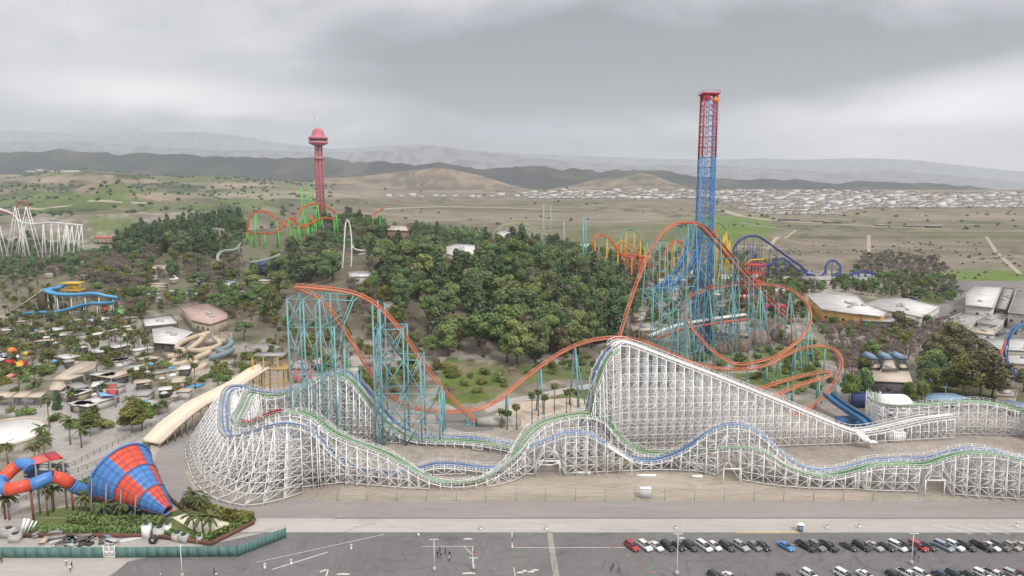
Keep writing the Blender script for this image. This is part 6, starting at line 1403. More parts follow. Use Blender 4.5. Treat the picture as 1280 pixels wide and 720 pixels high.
# scrub on the far slopes
Vs = []; rs = np.random.RandomState(9); src = []
for me in fm_:
    co_ = np.zeros(len(me.vertices)*3); me.vertices.foreach_get('co', co_); src.append(co_.reshape(-1, 3)[:320])
n_ = 2600; Yr = np.concatenate([rs.uniform(1000, 3600, 1500), rs.uniform(1300, 3400, 700), rs.uniform(620, 1200, 400)]); pxr = np.concatenate([rs.uniform(-20, 420, 1500), rs.uniform(420, 1290, 700), rs.uniform(850, 1290, 400)])
Xr = (pxr-640)/FPX*Yr*.995; dn = fbm(Xr/130, Yr/130, 93, 4); Zr = H(Xr, Yr)
for i in range(n_):
    if dn[i] < (.47 if i < 1500 else .67 if i < 2200 else .55): continue
    s_ = rs.uniform(.9, 2.1)*(1 if i < 2200 else .45)*(Yr[i]/2000)**.5; Vs.append(src[i % 3]*s_+np.array([Xr[i], Yr[i], Zr[i]]))
o = mk(np_mesh('scrub', np.concatenate(Vs), 4, G3), 'scrub'); tag(o, 'dark scrub covering the far slopes and plain', 'scrub', kind='stuff')
# hedges
def hedge(px, w_, h, m, label):
    S_ = spline([pl(*p) for p in px], 1.0); rs = np.random.RandomState(len(label)); n = int(len(S_)*110*w_/2.5); k = rs.randint(0, len(S_), n); T, S, U = frames(S_)
    Pn = np.array([tuple(p) for p in S_])[k]; Sn = np.array([tuple(s) for s in S])[k]; a = rs.uniform(-.5, .5, n)*w_; b = rs.uniform(.1, 1, n)*h*(1-.35*(2*a/w_)**2)
    C_ = Pn+Sn*a[:, None]+rs.normal(size=(n, 3))*.2; C_[:, 2] = b; Nn = rs.normal(size=(n, 3)); Nn[:, 2] += .9; Nn /= np.linalg.norm(Nn, axis=1)[:, None]
    me = np_mesh('hedge', quads(C_, Nn, .36, rs)-np.array(tuple(S_[0])), 4, m); o = mk(me, 'hedge', None, S_[0]); tag(o, label, 'hedge')
hedge([(92,650),(120,655),(150,657),(200,656)], 3.4, 2.2, G2, 'bright green hedge under the funnel slide')
hedge([(232,632),(255,640),(285,648),(312,652)], 3, 2.4, G4, 'olive hedge along the back of the splash pad')
hedge([(313,650),(290,664),(264,675)], 2.4, 1.8, G4, 'short hedge at the right end of the splash pad')
hedge([(40,668),(80,665),(120,667),(190,667),(225,672),(262,677)], 2.4, 1.6, G2, 'long low hedge behind the stored equipment')
hedge([(95,612),(108,607),(118,602)], 2.2, 2, G2, 'small hedge where the tube meets the funnel')
hedge([(193,548),(215,530),(240,512)], 1.6, 1.0, G2, 'thin grassy hedge between service road and wide slide')
# ================================================================== roads, car park, cars, people, houses
def surf(name, col, var, sc, stripes=None, crack=None):
    m = mat(name, col, .9, var=var, scale=sc); return m
def ground_material(name, col, big=.10, fine=.10, stain=.25, stretch=(1, 1, 1)):
    m = bpy.data.materials.new(name); m.use_nodes = True; N = m.node_tree.nodes; L = m.node_tree.links; b = N['Principled BSDF']; b.inputs['Roughness'].default_value = .9; b.inputs['Specular IOR Level'].default_value = .2
    g = N.new('ShaderNodeNewGeometry'); mp = N.new('ShaderNodeMapping'); mp.inputs['Scale'].default_value = stretch; L.new(g.outputs['Position'], mp.inputs[0]); cur = None
    rgb = N.new('ShaderNodeRGB'); rgb.outputs[0].default_value = (*col, 1); cur = rgb.outputs[0]
    for sc, va, lo, hi, dist in ((.035, big, .3, .7, 1.5), (.22, big*.8, .35, .65, 2.5), (2.2, fine, .3, .7, 0), (.09, stain, .58, .72, 3.5)):
        n = N.new('ShaderNodeTexNoise'); n.inputs['Scale'].default_value = sc; n.inputs['Detail'].default_value = 6; n.inputs['Distortion'].default_value = dist; L.new(mp.outputs[0], n.inputs['Vector'])
        r = N.new('ShaderNodeMapRange'); r.inputs['From Min'].default_value = lo; r.inputs['From Max'].default_value = hi; r.inputs['To Min'].default_value = 1+va if lo < .5 else 1; r.inputs['To Max'].default_value = 1-va; L.new(n.outputs['Fac'], r.inputs['Value'])
        s = N.new('ShaderNodeVectorMath'); s.operation = 'SCALE'; L.new(cur, s.inputs[0]); L.new(r.outputs[0], s.inputs['Scale']); cur = s.outputs[0]
    L.new(cur, b.inputs['Base Color']); return m
g_asph = ground_material('asphalt_lot', (.175, .168, .165), .10, .07, .22); g_road = ground_material('asphalt_road', (.30, .275, .262), .07, .05, .10, (.3, 2.2, 1)); g_conc = ground_material('concrete_strip', (.45, .415, .38), .08, .05, .12, (.25, 2, 1))
g_dirt = ground_material('dirt_apron', (.40, .345, .285), .14, .08, .22, (.4, 1.6, 1)); g_yard = ground_material('yard_dirt', (.34, .295, .26), .16, .10, .25); g_plaza = ground_material('plaza_paving', (.40, .375, .35), .08, .06, .15); g_sand = ground_material('sand_pad', (.52, .44, .35), .1, .06, .1); g_drk = ground_material('dark_asphalt', (.20, .19, .18), .1, .06, .15)
g_paint = mat('line_paint', (.62, .61, .58), .7, var=.2, scale=1.5); g_pyel = mat('kerb_yellow', (.60, .50, .22), .7, var=.2); g_pred = mat('paint_red', (.36, .14, .13), .7, var=.3); g_strip = ground_material('strip', (.33, .30, .27), .1, .06, .1); g_grass = ground_material('grass_turf', (.125, .155, .05), .2, .12, .3)
def sheet(name, pts, z, m, px=True):
    P = [pl(x, y, 0) for x, y in pts] if px else [Vector((x, y, 0)) for x, y in pts]
    a = sum(P[i].x*P[(i+1) % len(P)].y-P[(i+1) % len(P)].x*P[i].y for i in range(len(P)))
    if a < 0: P = P[::-1]
    o = MB().sheet([(p.x, p.y, z) for p in P]).build(name, m); o['kind'] = 'structure'; return o
yA = pl(640, 666).y; yB = pl(640, 648).y; yC = pl(640, 627).y
def pw(px, y): return ((px-640)/FPX*(y*math.cos(PITCH)+CZ*math.sin(PITCH)), y)
sheet('concrete_strip', [(-260, yA-.1), (330, yA-.1), (330, yB), (-260, yB)], .008, g_conc, False)
sheet('front_road', [pw(-150, yB), (330, yB), (330, yC), pw(430, yC), pw(330, yC+1.0), pw(300, yC-1), pw(270, yC+1), pw(243, pl(0, 612).y), pw(232, pl(0, 590).y), pw(238, pl(0, 565).y), pw(256, pl(0, 540).y), pw(282, pl(0, 512).y), pw(300, pl(0, 495).y), pw(285, pl(0, 493).y), pw(262, pl(0, 510).y), pw(222, pl(0, 540).y), pw(196, pl(0, 565).y), pw(190, pl(0, 592).y), pw(198, pl(0, 612).y), pw(222, pl(0, 632).y), pw(262, pl(0, 646).y)], .016, g_road, False)
sheet('dirt_apron', [(425,627),(425,610),(560,606),(700,596),(900,590),(1060,604),(1085,606),(1088,626.8)], .012, g_dirt)
sheet('yard', [(380,600),(330,560),(300,510),(400,500),(480,520),(560,505),(620,540),(720,530),(760,560),(1060,552),(1100,520),(1300,560),(1300,602),(1000,600),(900,588),(760,588),(560,606)], .006, g_yard)
sheet('parking_lot', [pw(330, yA), (330, yA), (330, 40), (-90, 40), pw(160, pl(0,702).y)], .012, g_asph, False)
sheet('front_paving', [pw(-60, pl(0,697).y), pw(172, pl(0,697).y), pw(120, pl(0,730).y), (-200, 60)], .010, g_conc, False)
sheet('drain_strip', [(683.5,664),(690,664),(701,730),(692.5,730)], .020, g_strip)
sheet('service_road', [(-30,640),(60,604),(130,572),(235,517),(252,524),(160,577),(90,606),(0,650),(-30,665)], .010, g_plaza)
sheet('plaza', [(100,505),(120,480),(135,462),(165,452),(180,470),(165,490),(190,505),(230,500),(235,515),(130,570),(80,592),(40,600),(66,560),(60,525),(-30,515),(-30,500),(60,500)], .007, g_plaza)
sheet('park_paving', [(88,404),(165,398),(182,402),(186,432),(170,450),(120,446),(100,430)], .006, g_plaza)
sheet('park_paving', [(160,345),(215,352),(232,372),(215,378),(170,362)], .006, g_plaza)
sheet('park_paving', [(0,352),(50,350),(60,372),(20,380),(-20,380)], .006, g_plaza)
sheet('sand_pad', [(617,521),(625,510),(645,503),(680,500),(715,497),(735,500),(740,520),(728,533),(680,530),(640,536),(619,532)], .016, g_sand)
sheet('dark_patch', [(545,518),(560,512),(600,516),(618,520),(617,538),(580,540),(545,530)], .012, g_drk)
sheet('park_path', [(600,508),(640,498),(700,486),(745,478),(745,484),(700,493),(640,505),(610,516)], .014, g_conc)
sheet('splash_pad', [(215,647),(238,640),(260,646),(285,653),(296,660),(262,672),(240,662)], .02, mat('pad_white', (.78, .72, .58), .6))
sheet('garden_bed', [(30,668),(45,640),(95,632),(215,640),(240,628),(318,650),(265,680),(225,674),(190,668)], .012, g_grass)
sheet('service_yard', [(-30,700),(-30,670),(190,668),(262,680),(357,655),(357,670),(305,697)], .009, g_plaza)
sheet('right_car_park', [(1150,400),(1180,392),(1330,385),(1330,480),(1262,480),(1215,445),(1185,420)], .010, g_drk)
rb = MB(); rb.bar((-70, yA, .06), (330, yA, .06), .16, .14); o = rb.build('kerb', m_conc); o['kind'] = 'structure'
o = MB().bar((*pw(418, yB), .05), (330, yB, .05), .14, .12).build('kerb', m_wd); o['kind'] = 'structure'
def line(px0, px1, w_, m, name='painted_line', z=.022):
    a, b = pl(*px0), pl(*px1); d = (b-a).normalized(); s = Vector((-d.y, d.x, 0))*w_/2; sheet(name, [(a+s)[:2], (b+s)[:2], (b-s)[:2], (a-s)[:2]], z, m, False)
for a, b in (((528,683),(591,683)), ((591,683),(591,712)), ((580,683),(591,694)), ((640,684.5),(782,684.5)), ((639.5,665),(641,684)), ((642,709),(646,730)), ((340,712),(410,690)), ((405,730),(410,712)), ((320,703),(480,668)), ((640,684.5),(640.5,665)), ((990,681),(1000,681))): line(a, b, .16 if b[0] != 410 else .3, g_paint)
line((400,715),(408,712),.5,g_paint)
for a, b in (((920,665.5),(999,665.5)),): line(a, b, .9, g_pyel, 'yellow_kerb_line')
for (x, y) in ((594,693),(644,682),(645,695),(645,706),(766,684.5),(786,694),(803,707),(817,715),(772,681)): a = pl(x, y); sheet('red_marking', [(a.x-.4, a.y-.28), (a.x+.4, a.y-.28), (a.x+.4, a.y+.28), (a.x-.4, a.y+.28)], .024, g_pred, False)
for k in range(26):
    a = pl(650+k*2.4+(k > 8)*0, 714+(k % 3)*1.5)
for (x, y, w_) in ((585,674,3),(586,717,4),(429,718,4),(650,716,2),(656,714,1.5),(664,715,2),(669,713,2),(853,673,2)): a = pl(x, y); sheet('painted_arrow', [(a.x-w_/3, a.y-.15), (a.x+w_/3, a.y-.15), (a.x+w_/3, a.y+.25), (a.x, a.y+.5), (a.x-w_/3, a.y+.25)], .023, g_paint, False)
for k in range(12): line((1062+k*17.5, 681.5), (1056+k*17.5+9, 689), .12, g_paint) if k % 3 else None
for k in range(5): line((1165+k*24, 655), (1215+k*24, 668), .25, g_paint, 'faint_stripe', .019)
rnd = random.Random(77); m_seal = mat('crack_seal', (.10, .095, .09), .9)
for k in range(26):
    x, y = rnd.uniform(330, 1270), rnd.uniform(670, 716); q = Vector((x, y, 0)); a_ = rnd.uniform(-.12, .12) if k % 2 else rnd.uniform(1.2, 1.9)
    for j in range(3):
        L_ = rnd.uniform(10, 26)*(1 if k % 2 else .35); r_ = (q.x+math.cos(a_)*L_, q.y+math.sin(a_)*L_); line((q.x, q.y), r_, .11, m_seal, 'crack_seal', .0165+.0004*k); q = Vector((r_[0], r_[1], 0)); a_ += rnd.uniform(-.3, .3)
m_patch = ground_material('asphalt_patch', (.172, .166, .164), .1, .08, .2)
for (x, y, w_, d) in ((455,690,9,5),(690,706,6,3),(430,672,14,3),(905,703,8,4),(620,699,5,5),(1010,708,10,3),(735,676,9,2.4)): a = pl(x, y); sheet('asphalt_patch', [(a.x-w_/2, a.y-d/2), (a.x+w_*.45, a.y-d*.4), (a.x+w_/2, a.y+d*.5), (a.x-w_*.3, a.y+d*.45)], .0145, m_patch, False)
# ---- cars
def car_paint(name, col, rough=.3, metal=.0):
    m = bpy.data.materials.new(name); m.use_nodes = True; b = m.node_tree.nodes['Principled BSDF']; N = m.node_tree.nodes; L = m.node_tree.links
    n = N.new('ShaderNodeTexNoise'); n.inputs['Scale'].default_value = 3; mx = N.new('ShaderNodeMix'); mx.data_type = 'RGBA'; mx.inputs['A'].default_value = (*col, 1); mx.inputs['B'].default_value = (*[c*.82+.02 for c in col], 1); L.new(n.outputs['Fac'], mx.inputs['Factor']); L.new(mx.outputs['Result'], b.inputs['Base Color'])
    b.inputs['Roughness'].default_value = rough; b.inputs['Metallic'].default_value = metal; b.inputs['Coat Weight'].default_value = .6; b.inputs['Coat Roughness'].default_value = .08; return m
CP = {'red': (.42, .012, .02), 'white': (.78, .78, .77), 'black': (.012, .012, .014), 'charcoal': (.05, .052, .056), 'grey': (.20, .205, .21), 'silver': (.42, .43, .44), 'blue': (.04, .26, .62), 'dark blue': (.02, .035, .10), 'maroon': (.16, .015, .025), 'pale blue': (.30, .36, .44), 'beige': (.40, .36, .29), 'green grey': (.10, .12, .115)}
CM = {k: car_paint('car_'+k.replace(' ', '_'), v) for k, v in CP.items()}
m_tyre = mat('tyre_rubber', (.02, .02, .02), .9); m_hub = mat('wheel_hub', (.35, .35, .36), .35, metal=.6); m_hl = mat('headlight', (.75, .76, .78), .15); m_tl = mat('tail_light', (.45, .01, .01), .25)
# side outlines (x forward, z up): body to the belt, then the cabin
CARS = {'sedan': (4.7, 1.80, [(-2.35,.35),(-2.33,.80),(-2.20,.98),(-1.55,1.02),(1.0,.98),(2.05,.80),(2.32,.62),(2.35,.35)], [(-1.75,1.0),(-1.05,1.42),(.15,1.44),(1.05,.98)], .33),
        'hatchback': (4.2, 1.78, [(-2.05,.35),(-2.08,.85),(-1.98,1.05),(.95,1.0),(1.85,.85),(2.08,.62),(2.1,.35)], [(-1.95,1.03),(-1.55,1.48),(.05,1.52),(.98,1.0)], .33),
        'suv': (4.8, 1.92, [(-2.38,.42),(-2.4,.95),(-2.3,1.18),(1.05,1.12),(2.15,.98),(2.38,.72),(2.4,.42)], [(-2.28,1.16),(-1.95,1.72),(.2,1.76),(1.1,1.12)], .38),
        'minivan': (5.1, 1.98, [(-2.5,.4),(-2.55,.95),(-2.45,1.12),(1.45,1.05),(2.3,.86),(2.53,.62),(2.55,.4)], [(-2.42,1.1),(-2.15,1.72),(.45,1.76),(1.6,1.04)], .35),
        'pickup': (5.7, 1.98, [(-2.85,.5),(-2.85,1.12),(-.55,1.14),(1.25,1.12),(2.65,1.02),(2.84,.75),(2.85,.5)], [(-.6,1.13),(-.45,1.80),(.75,1.82),(1.45,1.12)], .40)}
def slab(mb, prof_, y0, y1, k0=1.0, k1=1.0, zc=0):
    n = len(prof_); vs = [(x, y0, z) for x, z in prof_]+[(x, y1, z) for x, z in prof_]; mb._add(vs, [tuple(range(n)), tuple(range(n, 2*n))[::-1]]+[((i+1) % n, i, n+i, n+(i+1) % n) for i in range(n)])
def make_car(kind):
    L_, W_, body, cab, wr = CARS[kind]; root = bpy.data.objects.new('parked_car', None); COL.objects.link(root); hw = W_/2
    bm = bmesh.new()
    def hull(prof_, tops):
        n = len(prof_); rings = []
        for y, s, zi in tops: rings.append([bm.verts.new((x*s, y, z*zi)) for x, z in prof_])
        for a, b in zip(rings, rings[1:]):
            for i in range(n): bm.faces.new((a[i], a[(i+1) % n], b[(i+1) % n], b[i]))
        bm.faces.new(rings[0][::-1]); bm.faces.new(rings[-1])
    hull(body, ((-hw, .965, .96), (-hw*.93, 1, 1), (0, 1.01, 1.01), (hw*.93, 1, 1), (hw, .965, .96)))
    zt = max(z for x, z in cab)
    rf = [(x, z) for x, z in cab if z > zt-.12]; x0, x1 = min(x for x, z in rf)+.02, max(x for x, z in rf)-.02
    if kind != 'pickup' or True:
        v = [bm.verts.new(p) for p in ((x0, -hw*.72, zt-.01), (x1, -hw*.72, zt-.01), (x1, hw*.72, zt-.01), (x0, hw*.72, zt-.01), (x0+.05, -hw*.66, zt+.05), (x1-.05, -hw*.66, zt+.05), (x1-.05, hw*.66, zt+.05), (x0+.05, hw*.66, zt+.05))]
        for f in ((0,3,2,1),(4,5,6,7),(0,1,5,4),(1,2,6,5),(2,3,7,6),(3,0,4,7)): bm.faces.new([v[i] for i in f])
    # pillars from belt to roof
    for sy in (-1, 1):
        for xa, xb in ((cab[0][0], x0), (cab[-1][0], x1), ((cab[0][0]+cab[-1][0])/2-.1, (x0+x1)/2-.05)):
            zb = 1.0 if kind not in ('suv', 'pickup') else 1.12; ya, yb = sy*hw*.88, sy*hw*.70; w_ = .06
            v = [bm.verts.new(p) for p in ((xa-w_, ya, zb-.1), (xa+w_, ya, zb-.1), (xb+w_, yb, zt), (xb-w_, yb, zt), (xa-w_, ya-sy*.08, zb-.1), (xa+w_, ya-sy*.08, zb-.1), (xb+w_, yb-sy*.08, zt), (xb-w_, yb-sy*.08, zt))]
            for f in ((0,3,2,1),(4,5,6,7),(0,1,5,4),(1,2,6,5),(2,3,7,6),(3,0,4,7)): bm.faces.new([v[i] for i in f])
    bmesh.ops.recalc_face_normals(bm, faces=bm.faces); me = bpy.data.meshes.new('car_body'); bm.to_mesh(me); bm.free(); me.materials.append(CM['white']); bo = bpy.data.objects.new('body', me); COL.objects.link(bo); bo.parent = root
    g = MB(); n = len(cab); vs = [(x, -hw*(.86 if z < zt-.2 else .68), min(z, zt-.015)) for x, z in cab]+[(x, hw*(.86 if z < zt-.2 else .68), min(z, zt-.015)) for x, z in cab]
    g._add(vs, [tuple(range(n))[::-1], tuple(range(n, 2*n))]+[(i, (i+1) % n, n+(i+1) % n, n+i) for i in range(n)]); g.build('windows', m_glass, root)
    if kind == 'pickup': MB().box((-1.7, 0, 1.13), (2.1, W_*.84, .06)).build('bed_liner', m_tyre, root)
    for sx in (-1, 1):
        for sy in (-1, 1):
            x = sx*L_*.305; w = bpy.data.objects.new('wheel', MB().tube([(x, sy*hw-.11*sy-.11, wr), (x, sy*hw-.11*sy+.11, wr)], wr, 14).mesh('tyre', m_tyre)); COL.objects.link(w); w.parent = root
            h = bpy.data.objects.new('hub', MB().tube([(x, sy*(hw-.02), wr), (x, sy*(hw+.025), wr)], wr*.58, 10).mesh('hub', m_hub)); COL.objects.link(h); h.parent = w
    for sy in (-1, 1):
        MB().box((L_/2*.965, sy*hw*.70, .70), (.14, .42, .15)).build('headlight', m_hl, root); MB().box((-L_/2*.985, sy*hw*.74, .88), (.08, .30, .2)).build('tail_light', m_tl, root)
    return root
PROTO = {k: make_car(k) for k in CARS}; USED = set()
def place_car(kind, colour, x, y, rz, label, group, z=0):
    if kind not in USED: o = PROTO[kind]; USED.add(kind)
    else: o = copy_tree(PROTO[kind])
    o.scale = (.83, .83, .83); o.location = (x, y, z+.02); o.rotation_euler = (0, 0, rz); tag(o, label, {'suv': 'car', 'sedan': 'car', 'hatchback': 'car', 'minivan': 'van', 'pickup': 'pickup'}[kind], group)
    b = [c for c in o.children if c.name.startswith('body')][0]; b.material_slots[0].link = 'OBJECT'; b.material_slots[0].material = CM[colour]; return o
# pristine copies first, so that every prototype's slots stay on the object level
FR = [(790,'suv','red'),(806,'suv','white'),(820,'sedan','white'),(835,'suv','black'),(848,'hatchback','black'),(863,'suv','charcoal'),(880,'minivan','white'),(893,'hatchback','white'),(909,'suv','charcoal'),(926,'suv','silver'),(943,'hatchback','grey'),(954,'hatchback','black'),(982,'sedan','blue'),(1007,'pickup','black'),(1021,'suv','grey'),(1035,'pickup','black'),(1061,'sedan','charcoal'),(1077,'suv','black'),(1093,'sedan','silver'),(1108,'sedan','charcoal'),(1121,'minivan','white'),(1133,'suv','charcoal'),(1147,'minivan','red'),(1160,'hatchback','charcoal'),(1179,'minivan','pale blue'),(1193,'suv','white'),(1208,'suv','charcoal'),(1227,'pickup','black'),(1238,'sedan','white'),(1250,'suv','green grey'),(1265,'hatchback','beige'),(1279,'sedan','silver'),(1293,'suv','white'),(1308,'sedan','grey')]
NUM = 'first second third fourth fifth sixth seventh eighth ninth tenth eleventh twelfth'.split()
for i, (x, k, c) in enumerate(FR):
    p = pl(x, 685.5); nb = FR[i-1] if i else None
    if i == 0: lab = 'red suv at the left end of the long parked row'
    elif c == 'blue': lab = 'bright blue sedan standing alone between two gaps in the long row'
    elif x < 982: lab = '%s %s, %s car to the left of the bright blue sedan in the long row' % (c, k, NUM[11-(i-1)])
    elif x < 1147: lab = '%s %s, %s car to the right of the bright blue sedan' % (c, k, NUM[i-13])
    elif x == 1147: lab = 'red minivan, the only red car in the right half of the long row'
    else: lab = '%s %s, %s car to the right of the red minivan in the long row' % (c, k, NUM[i-23])
    place_car(k, c, p.x, p.y, R(-62)+R(random.uniform(-1.5, 1.5)), lab, 'cars in the long parked row')
SR = [(895,'suv','black'),(913,'sedan','white'),(983,'sedan','charcoal'),(1012,'suv','white'),(1055,'minivan','white'),(1082,'sedan','white'),(1118,'hatchback','black'),(1136,'pickup','white'),(1152,'suv','white'),(1178,'sedan','dark blue'),(1195,'suv','charcoal'),(1214,'sedan','charcoal'),(1228,'suv','white'),(1244,'pickup','white'),(1253,'sedan','maroon'),(1266,'suv','silver'),(1280,'hatchback','maroon'),(1296,'suv','white')]
for i, (x, k, c) in enumerate(SR):
    p = pl(x, 722 if x > 1000 else 724.5); place_car(k, c, p.x, p.y, R(-62)+R(random.uniform(-2, 2)), '%s %s at the bottom edge, %s' % (c, k, ('%s from the left of the near row' % NUM[i]) if i < 12 else '%s from the right of the near row' % NUM[17-i]), 'cars in the near row at the bottom edge')
rnd = random.Random(8); n_ = 0
for (xa, ya, xb, yb, n, rz) in ((1208,447,1232,441,4,.3),(1222,455,1246,449,0,.3),(1214,452,1236,452,4,.3),(1236,416,1262,404,7,1.2),(1244,420,1275,412,7,1.2),(1182,396,1196,388,3,.9),(1262,425,1285,400,5,.9),(1128,372,1146,375,4,.2),(1225,470,1245,468,3,.5)):
    for i in range(n):
        x = xa+(xb-xa)*(i+.5)/n; y = ya+(yb-ya)*(i+.5)/n; p = pl(x, y); k = rnd.choice(list(CARS)); c = rnd.choice(('white', 'white', 'silver', 'charcoal', 'black', 'grey', 'maroon'))
        place_car(k, c, p.x, p.y, rz, c+' '+k+' in the service car park among the workshops on the right', c+' '+k+'s in the service car park'); n_ += 1
# ---- lamp posts of the car park
def lamp(x, y, h, label):
    p = pl(x, y); root = empty('street_lamp', p, label, 'street lamp', 'tall lamps of the car park'); MB().tube([(p.x, p.y, 0), (p.x, p.y, h)], [.08, .05], 8).build('pole', m_white, root); MB().cyl((p.x, p.y, 0), .38, .9, 10).build('concrete_base', m_conc, root)
    MB().bar((p.x-.8, p.y, h), (p.x+.8, p.y, h), .08).build('arm', m_white, root)
    for o in (-.75, .75): MB().box((p.x+o, p.y, h-.05), (.5, .35, .15)).build('lamp_head', m_unit, root)
for k, (x, y, h, lab) in enumerate(((846,719,9,'white lamp post before the black cars left of the middle row'),(1139,706,7,'white lamp post beside the two people in the long row'),(543,714,7,'white lamp post right of the group of walkers'),(228,722,7,'white lamp post near the left bottom paving'),(592,712,2.6,'short white post at the corner of the painted box'))): lamp(x, y, h, lab)
for k, (x, y) in enumerate(((331,711),(364,706),(439,687),(523,670),(601,663),(683,663),(845,662),(1034,661),(1074,660),(1271,659))):
    p = pl(x, y); root = empty('bollard', p, 'small white bollard with pale cap, %s from the left along the front of the lot' % NUM[k], 'bollard', 'white bollards'); MB().cyl((p.x, p.y, 0), .28, .9, 10, .22).build('post', m_white, root); MB().lathe((p.x, p.y, .9), [(.34, 0), (.30, .25), (.1, .4)], 10).build('cap', m_unit, root)
p = pl(1000, 664); root = empty('information_kiosk', p, 'small blue and white kiosk at the end of the yellow kerb', 'kiosk'); MB().box((p.x, p.y, .8), (1, 1, 1.6)).build('body', m_bluer, root); MB().box((p.x, p.y, 1.75), (1.5, 1.5, .2)).build('roof', m_white, root)
# ---- chain-link fence along the road
root = empty('chain_link_fence', (0, yC+.4, 0), 'thin wire fence on tall posts between the front road and the dirt apron', 'fence'); yF = yC+.4
xs = [pw(496+37.2*k, yF)[0] for k in range(-2, 17)]
for x in xs: MB().bar((x, yF, 0), (x, yF, 3.3), .12).build('post', m_pole, root)
mb = MB(); x = xs[0]
while x < xs[-1]: mb.bar((x, yF, .1), (x+3, yF, 3.1), .012); mb.bar((x+3, yF, .1), (x, yF, 3.1), .012); x += .6
mb.bar((xs[0], yF, 3.15), (xs[-1], yF, 3.15), .04); mb.bar((xs[0], yF, .15), (xs[-1], yF, .15), .03); mb.build('wire_mesh', m_pole, root)
for k, (xa, xb, xc) in enumerate(((700, 745, 0),)): pass
# ---- green screened fence
root = empty('screened_fence', pl(150, 697), 'long green fabric screened fence in front of the stored equipment', 'fence'); A, B, C_, D_ = pl(-40, 697.5), pl(130, 697.5), pl(297, 696), pl(358, 672)
m_scr = mat('fence_screen', (.12, .225, .205), .8, var=.12, scale=.8); m_scrp = mat('fence_pipe', (.25, .38, .36), .6); segs = [(A, B), (B+Vector((2.4, 0, 0)), C_), (C_, D_)]
for a, b in segs:
    mb = MB(); n = 12; 
    for k in range(n): 
        p0, p1 = a.lerp(b, k/n), a.lerp(b, (k+1)/n); mb.bar((p0.x, p0.y, 1.25), (p1.x, p1.y, 1.25), .05, 2.4)
    mb.build('screen_panel', m_scr, root); L_ = (b-a).length; n = max(2, int(L_/3))
    for k in range(n+1): q = a.lerp(b, k/n); MB().bar((q.x, q.y, 0), (q.x, q.y, 2.6), .09).build('post', m_scrp, root)
g_ = MB()
for o in (0, 1.2, 2.4): g_.bar((B.x+o, B.y, 0), (B.x+o, B.y, 2.8), .12)
for z in (.3, 1.5, 2.6): g_.bar((B.x, B.y, z), (B.x+2.4, B.y, z), .08)
g_.build('gate', m_white, root)
for o in (.6, 1.8): MB().box((B.x+o, B.y-.08, 1.3), (.45, .04, .5)).build('sign', m_white, root)
# ---- railings of the service road
for k, pts in enumerate((((-30,625),(60,597),(130,563),(235,510)), ((-30,660),(60,612),(110,596),(175,566)), ((60,603),(105,588),(150,570)))):
    S_ = spline([pl(*p) for p in pts], 2.5); root = empty('road_railing', S_[0], ('dark railing on the water park side of the service road', 'dark railing on the funnel side of the service road', 'short dark railing in the middle of the service road')[k], 'railing'); mb = MB()
    for i, p in enumerate(S_):
        mb.bar(p, p+Vector((0, 0, 1.3)), .1)
        if i: mb.bar(S_[i-1]+Vector((0, 0, 1.3)), p+Vector((0, 0, 1.3)), .1); mb.bar(S_[i-1]+Vector((0, 0, .7)), p+Vector((0, 0, .7)), .07)
    mb.build('rail', m_wd, root)
S_ = spline([pl(*p) for p in ((205,614),(215,628),(232,640),(262,652),(262,664)) ][:4], 2); root = empty('retaining_wall', S_[0], 'low brown wall curving behind the splash pad', 'wall'); mb = MB()
for i in range(1, len(S_)): mb.bar(S_[i-1]+Vector((0, 0, .6)), S_[i]+Vector((0, 0, .6)), .35, 1.2)
mb.build('wall_face', mat('wall_rustbrown', (.15, .085, .07), .9), root)
S_ = [pl(*p) for p in ((30,672),(190,672),(264,682),(318,655))]; root = empty('retaining_wall', S_[0], 'low red brown wall round the planted garden of the funnel slide', 'wall'); mb = MB()
for i in range(1, len(S_)): mb.bar(S_[i-1]+Vector((0, 0, .5)), S_[i]+Vector((0, 0, .5)), .35, 1.0)
mb.build('wall_face', mat('wall_redbrown', (.19, .09, .07), .9), root)
# ---- stored equipment behind the green fence
rnd = random.Random(12)
def unit(x, y, w_, d, h, m, label, name='equipment_box', fan=True):
    p = pl(x, y); root = empty(name, p, label, 'equipment'); rz = rnd.uniform(-.3, .3)
    MB().box((p.x, p.y, h/2), (w_, d, h), rz).build('body', m, root); MB().box((p.x, p.y, h+.04), (w_*1.04, d*1.04, .08), rz).build('lid', m_unit, root)
    if fan: MB().cyl((p.x, p.y, h+.08), min(w_, d)*.32, .25, 12).build('fan', m_dark, root)
unit(184,672,1.6,1.6,3.2,m_white,'tall white cabinet left of the paired white tanks'); unit(200,671,2.2,2,2.2,m_ww,'broad white unit right of the tall white cabinet'); unit(210,668,1.4,1.4,2.4,m_white,'narrow white unit behind the broad white unit'); unit(222,675,1.8,1.8,1.6,m_ww,'pale low unit right of the broad white unit'); unit(230,677,2.2,1.6,1.5,m_unit,'grey low unit at the right end of the stored equipment'); unit(12,671,3.4,2,2,m_unit,'grey box at the left end of the stored equipment'); unit(250,679,1,1,1.6,m_unit,'small grey bin at the corner of the green fence'); unit(20,676,2.2,2,1.6,m_ww,'pale box in front of the grey box at the left end')
p = pl(192, 679); root = empty('cable_drum', p, 'dark round drum lying before the broad white unit', 'drum'); MB().tube([(p.x, p.y-.5, .9), (p.x, p.y+.5, .9)], .9, 14).build('drum', m_dark, root); MB().tube([(p.x, p.y-.56, .9), (p.x, p.y+.56, .9)], .35, 10).build('core', m_unit, root)
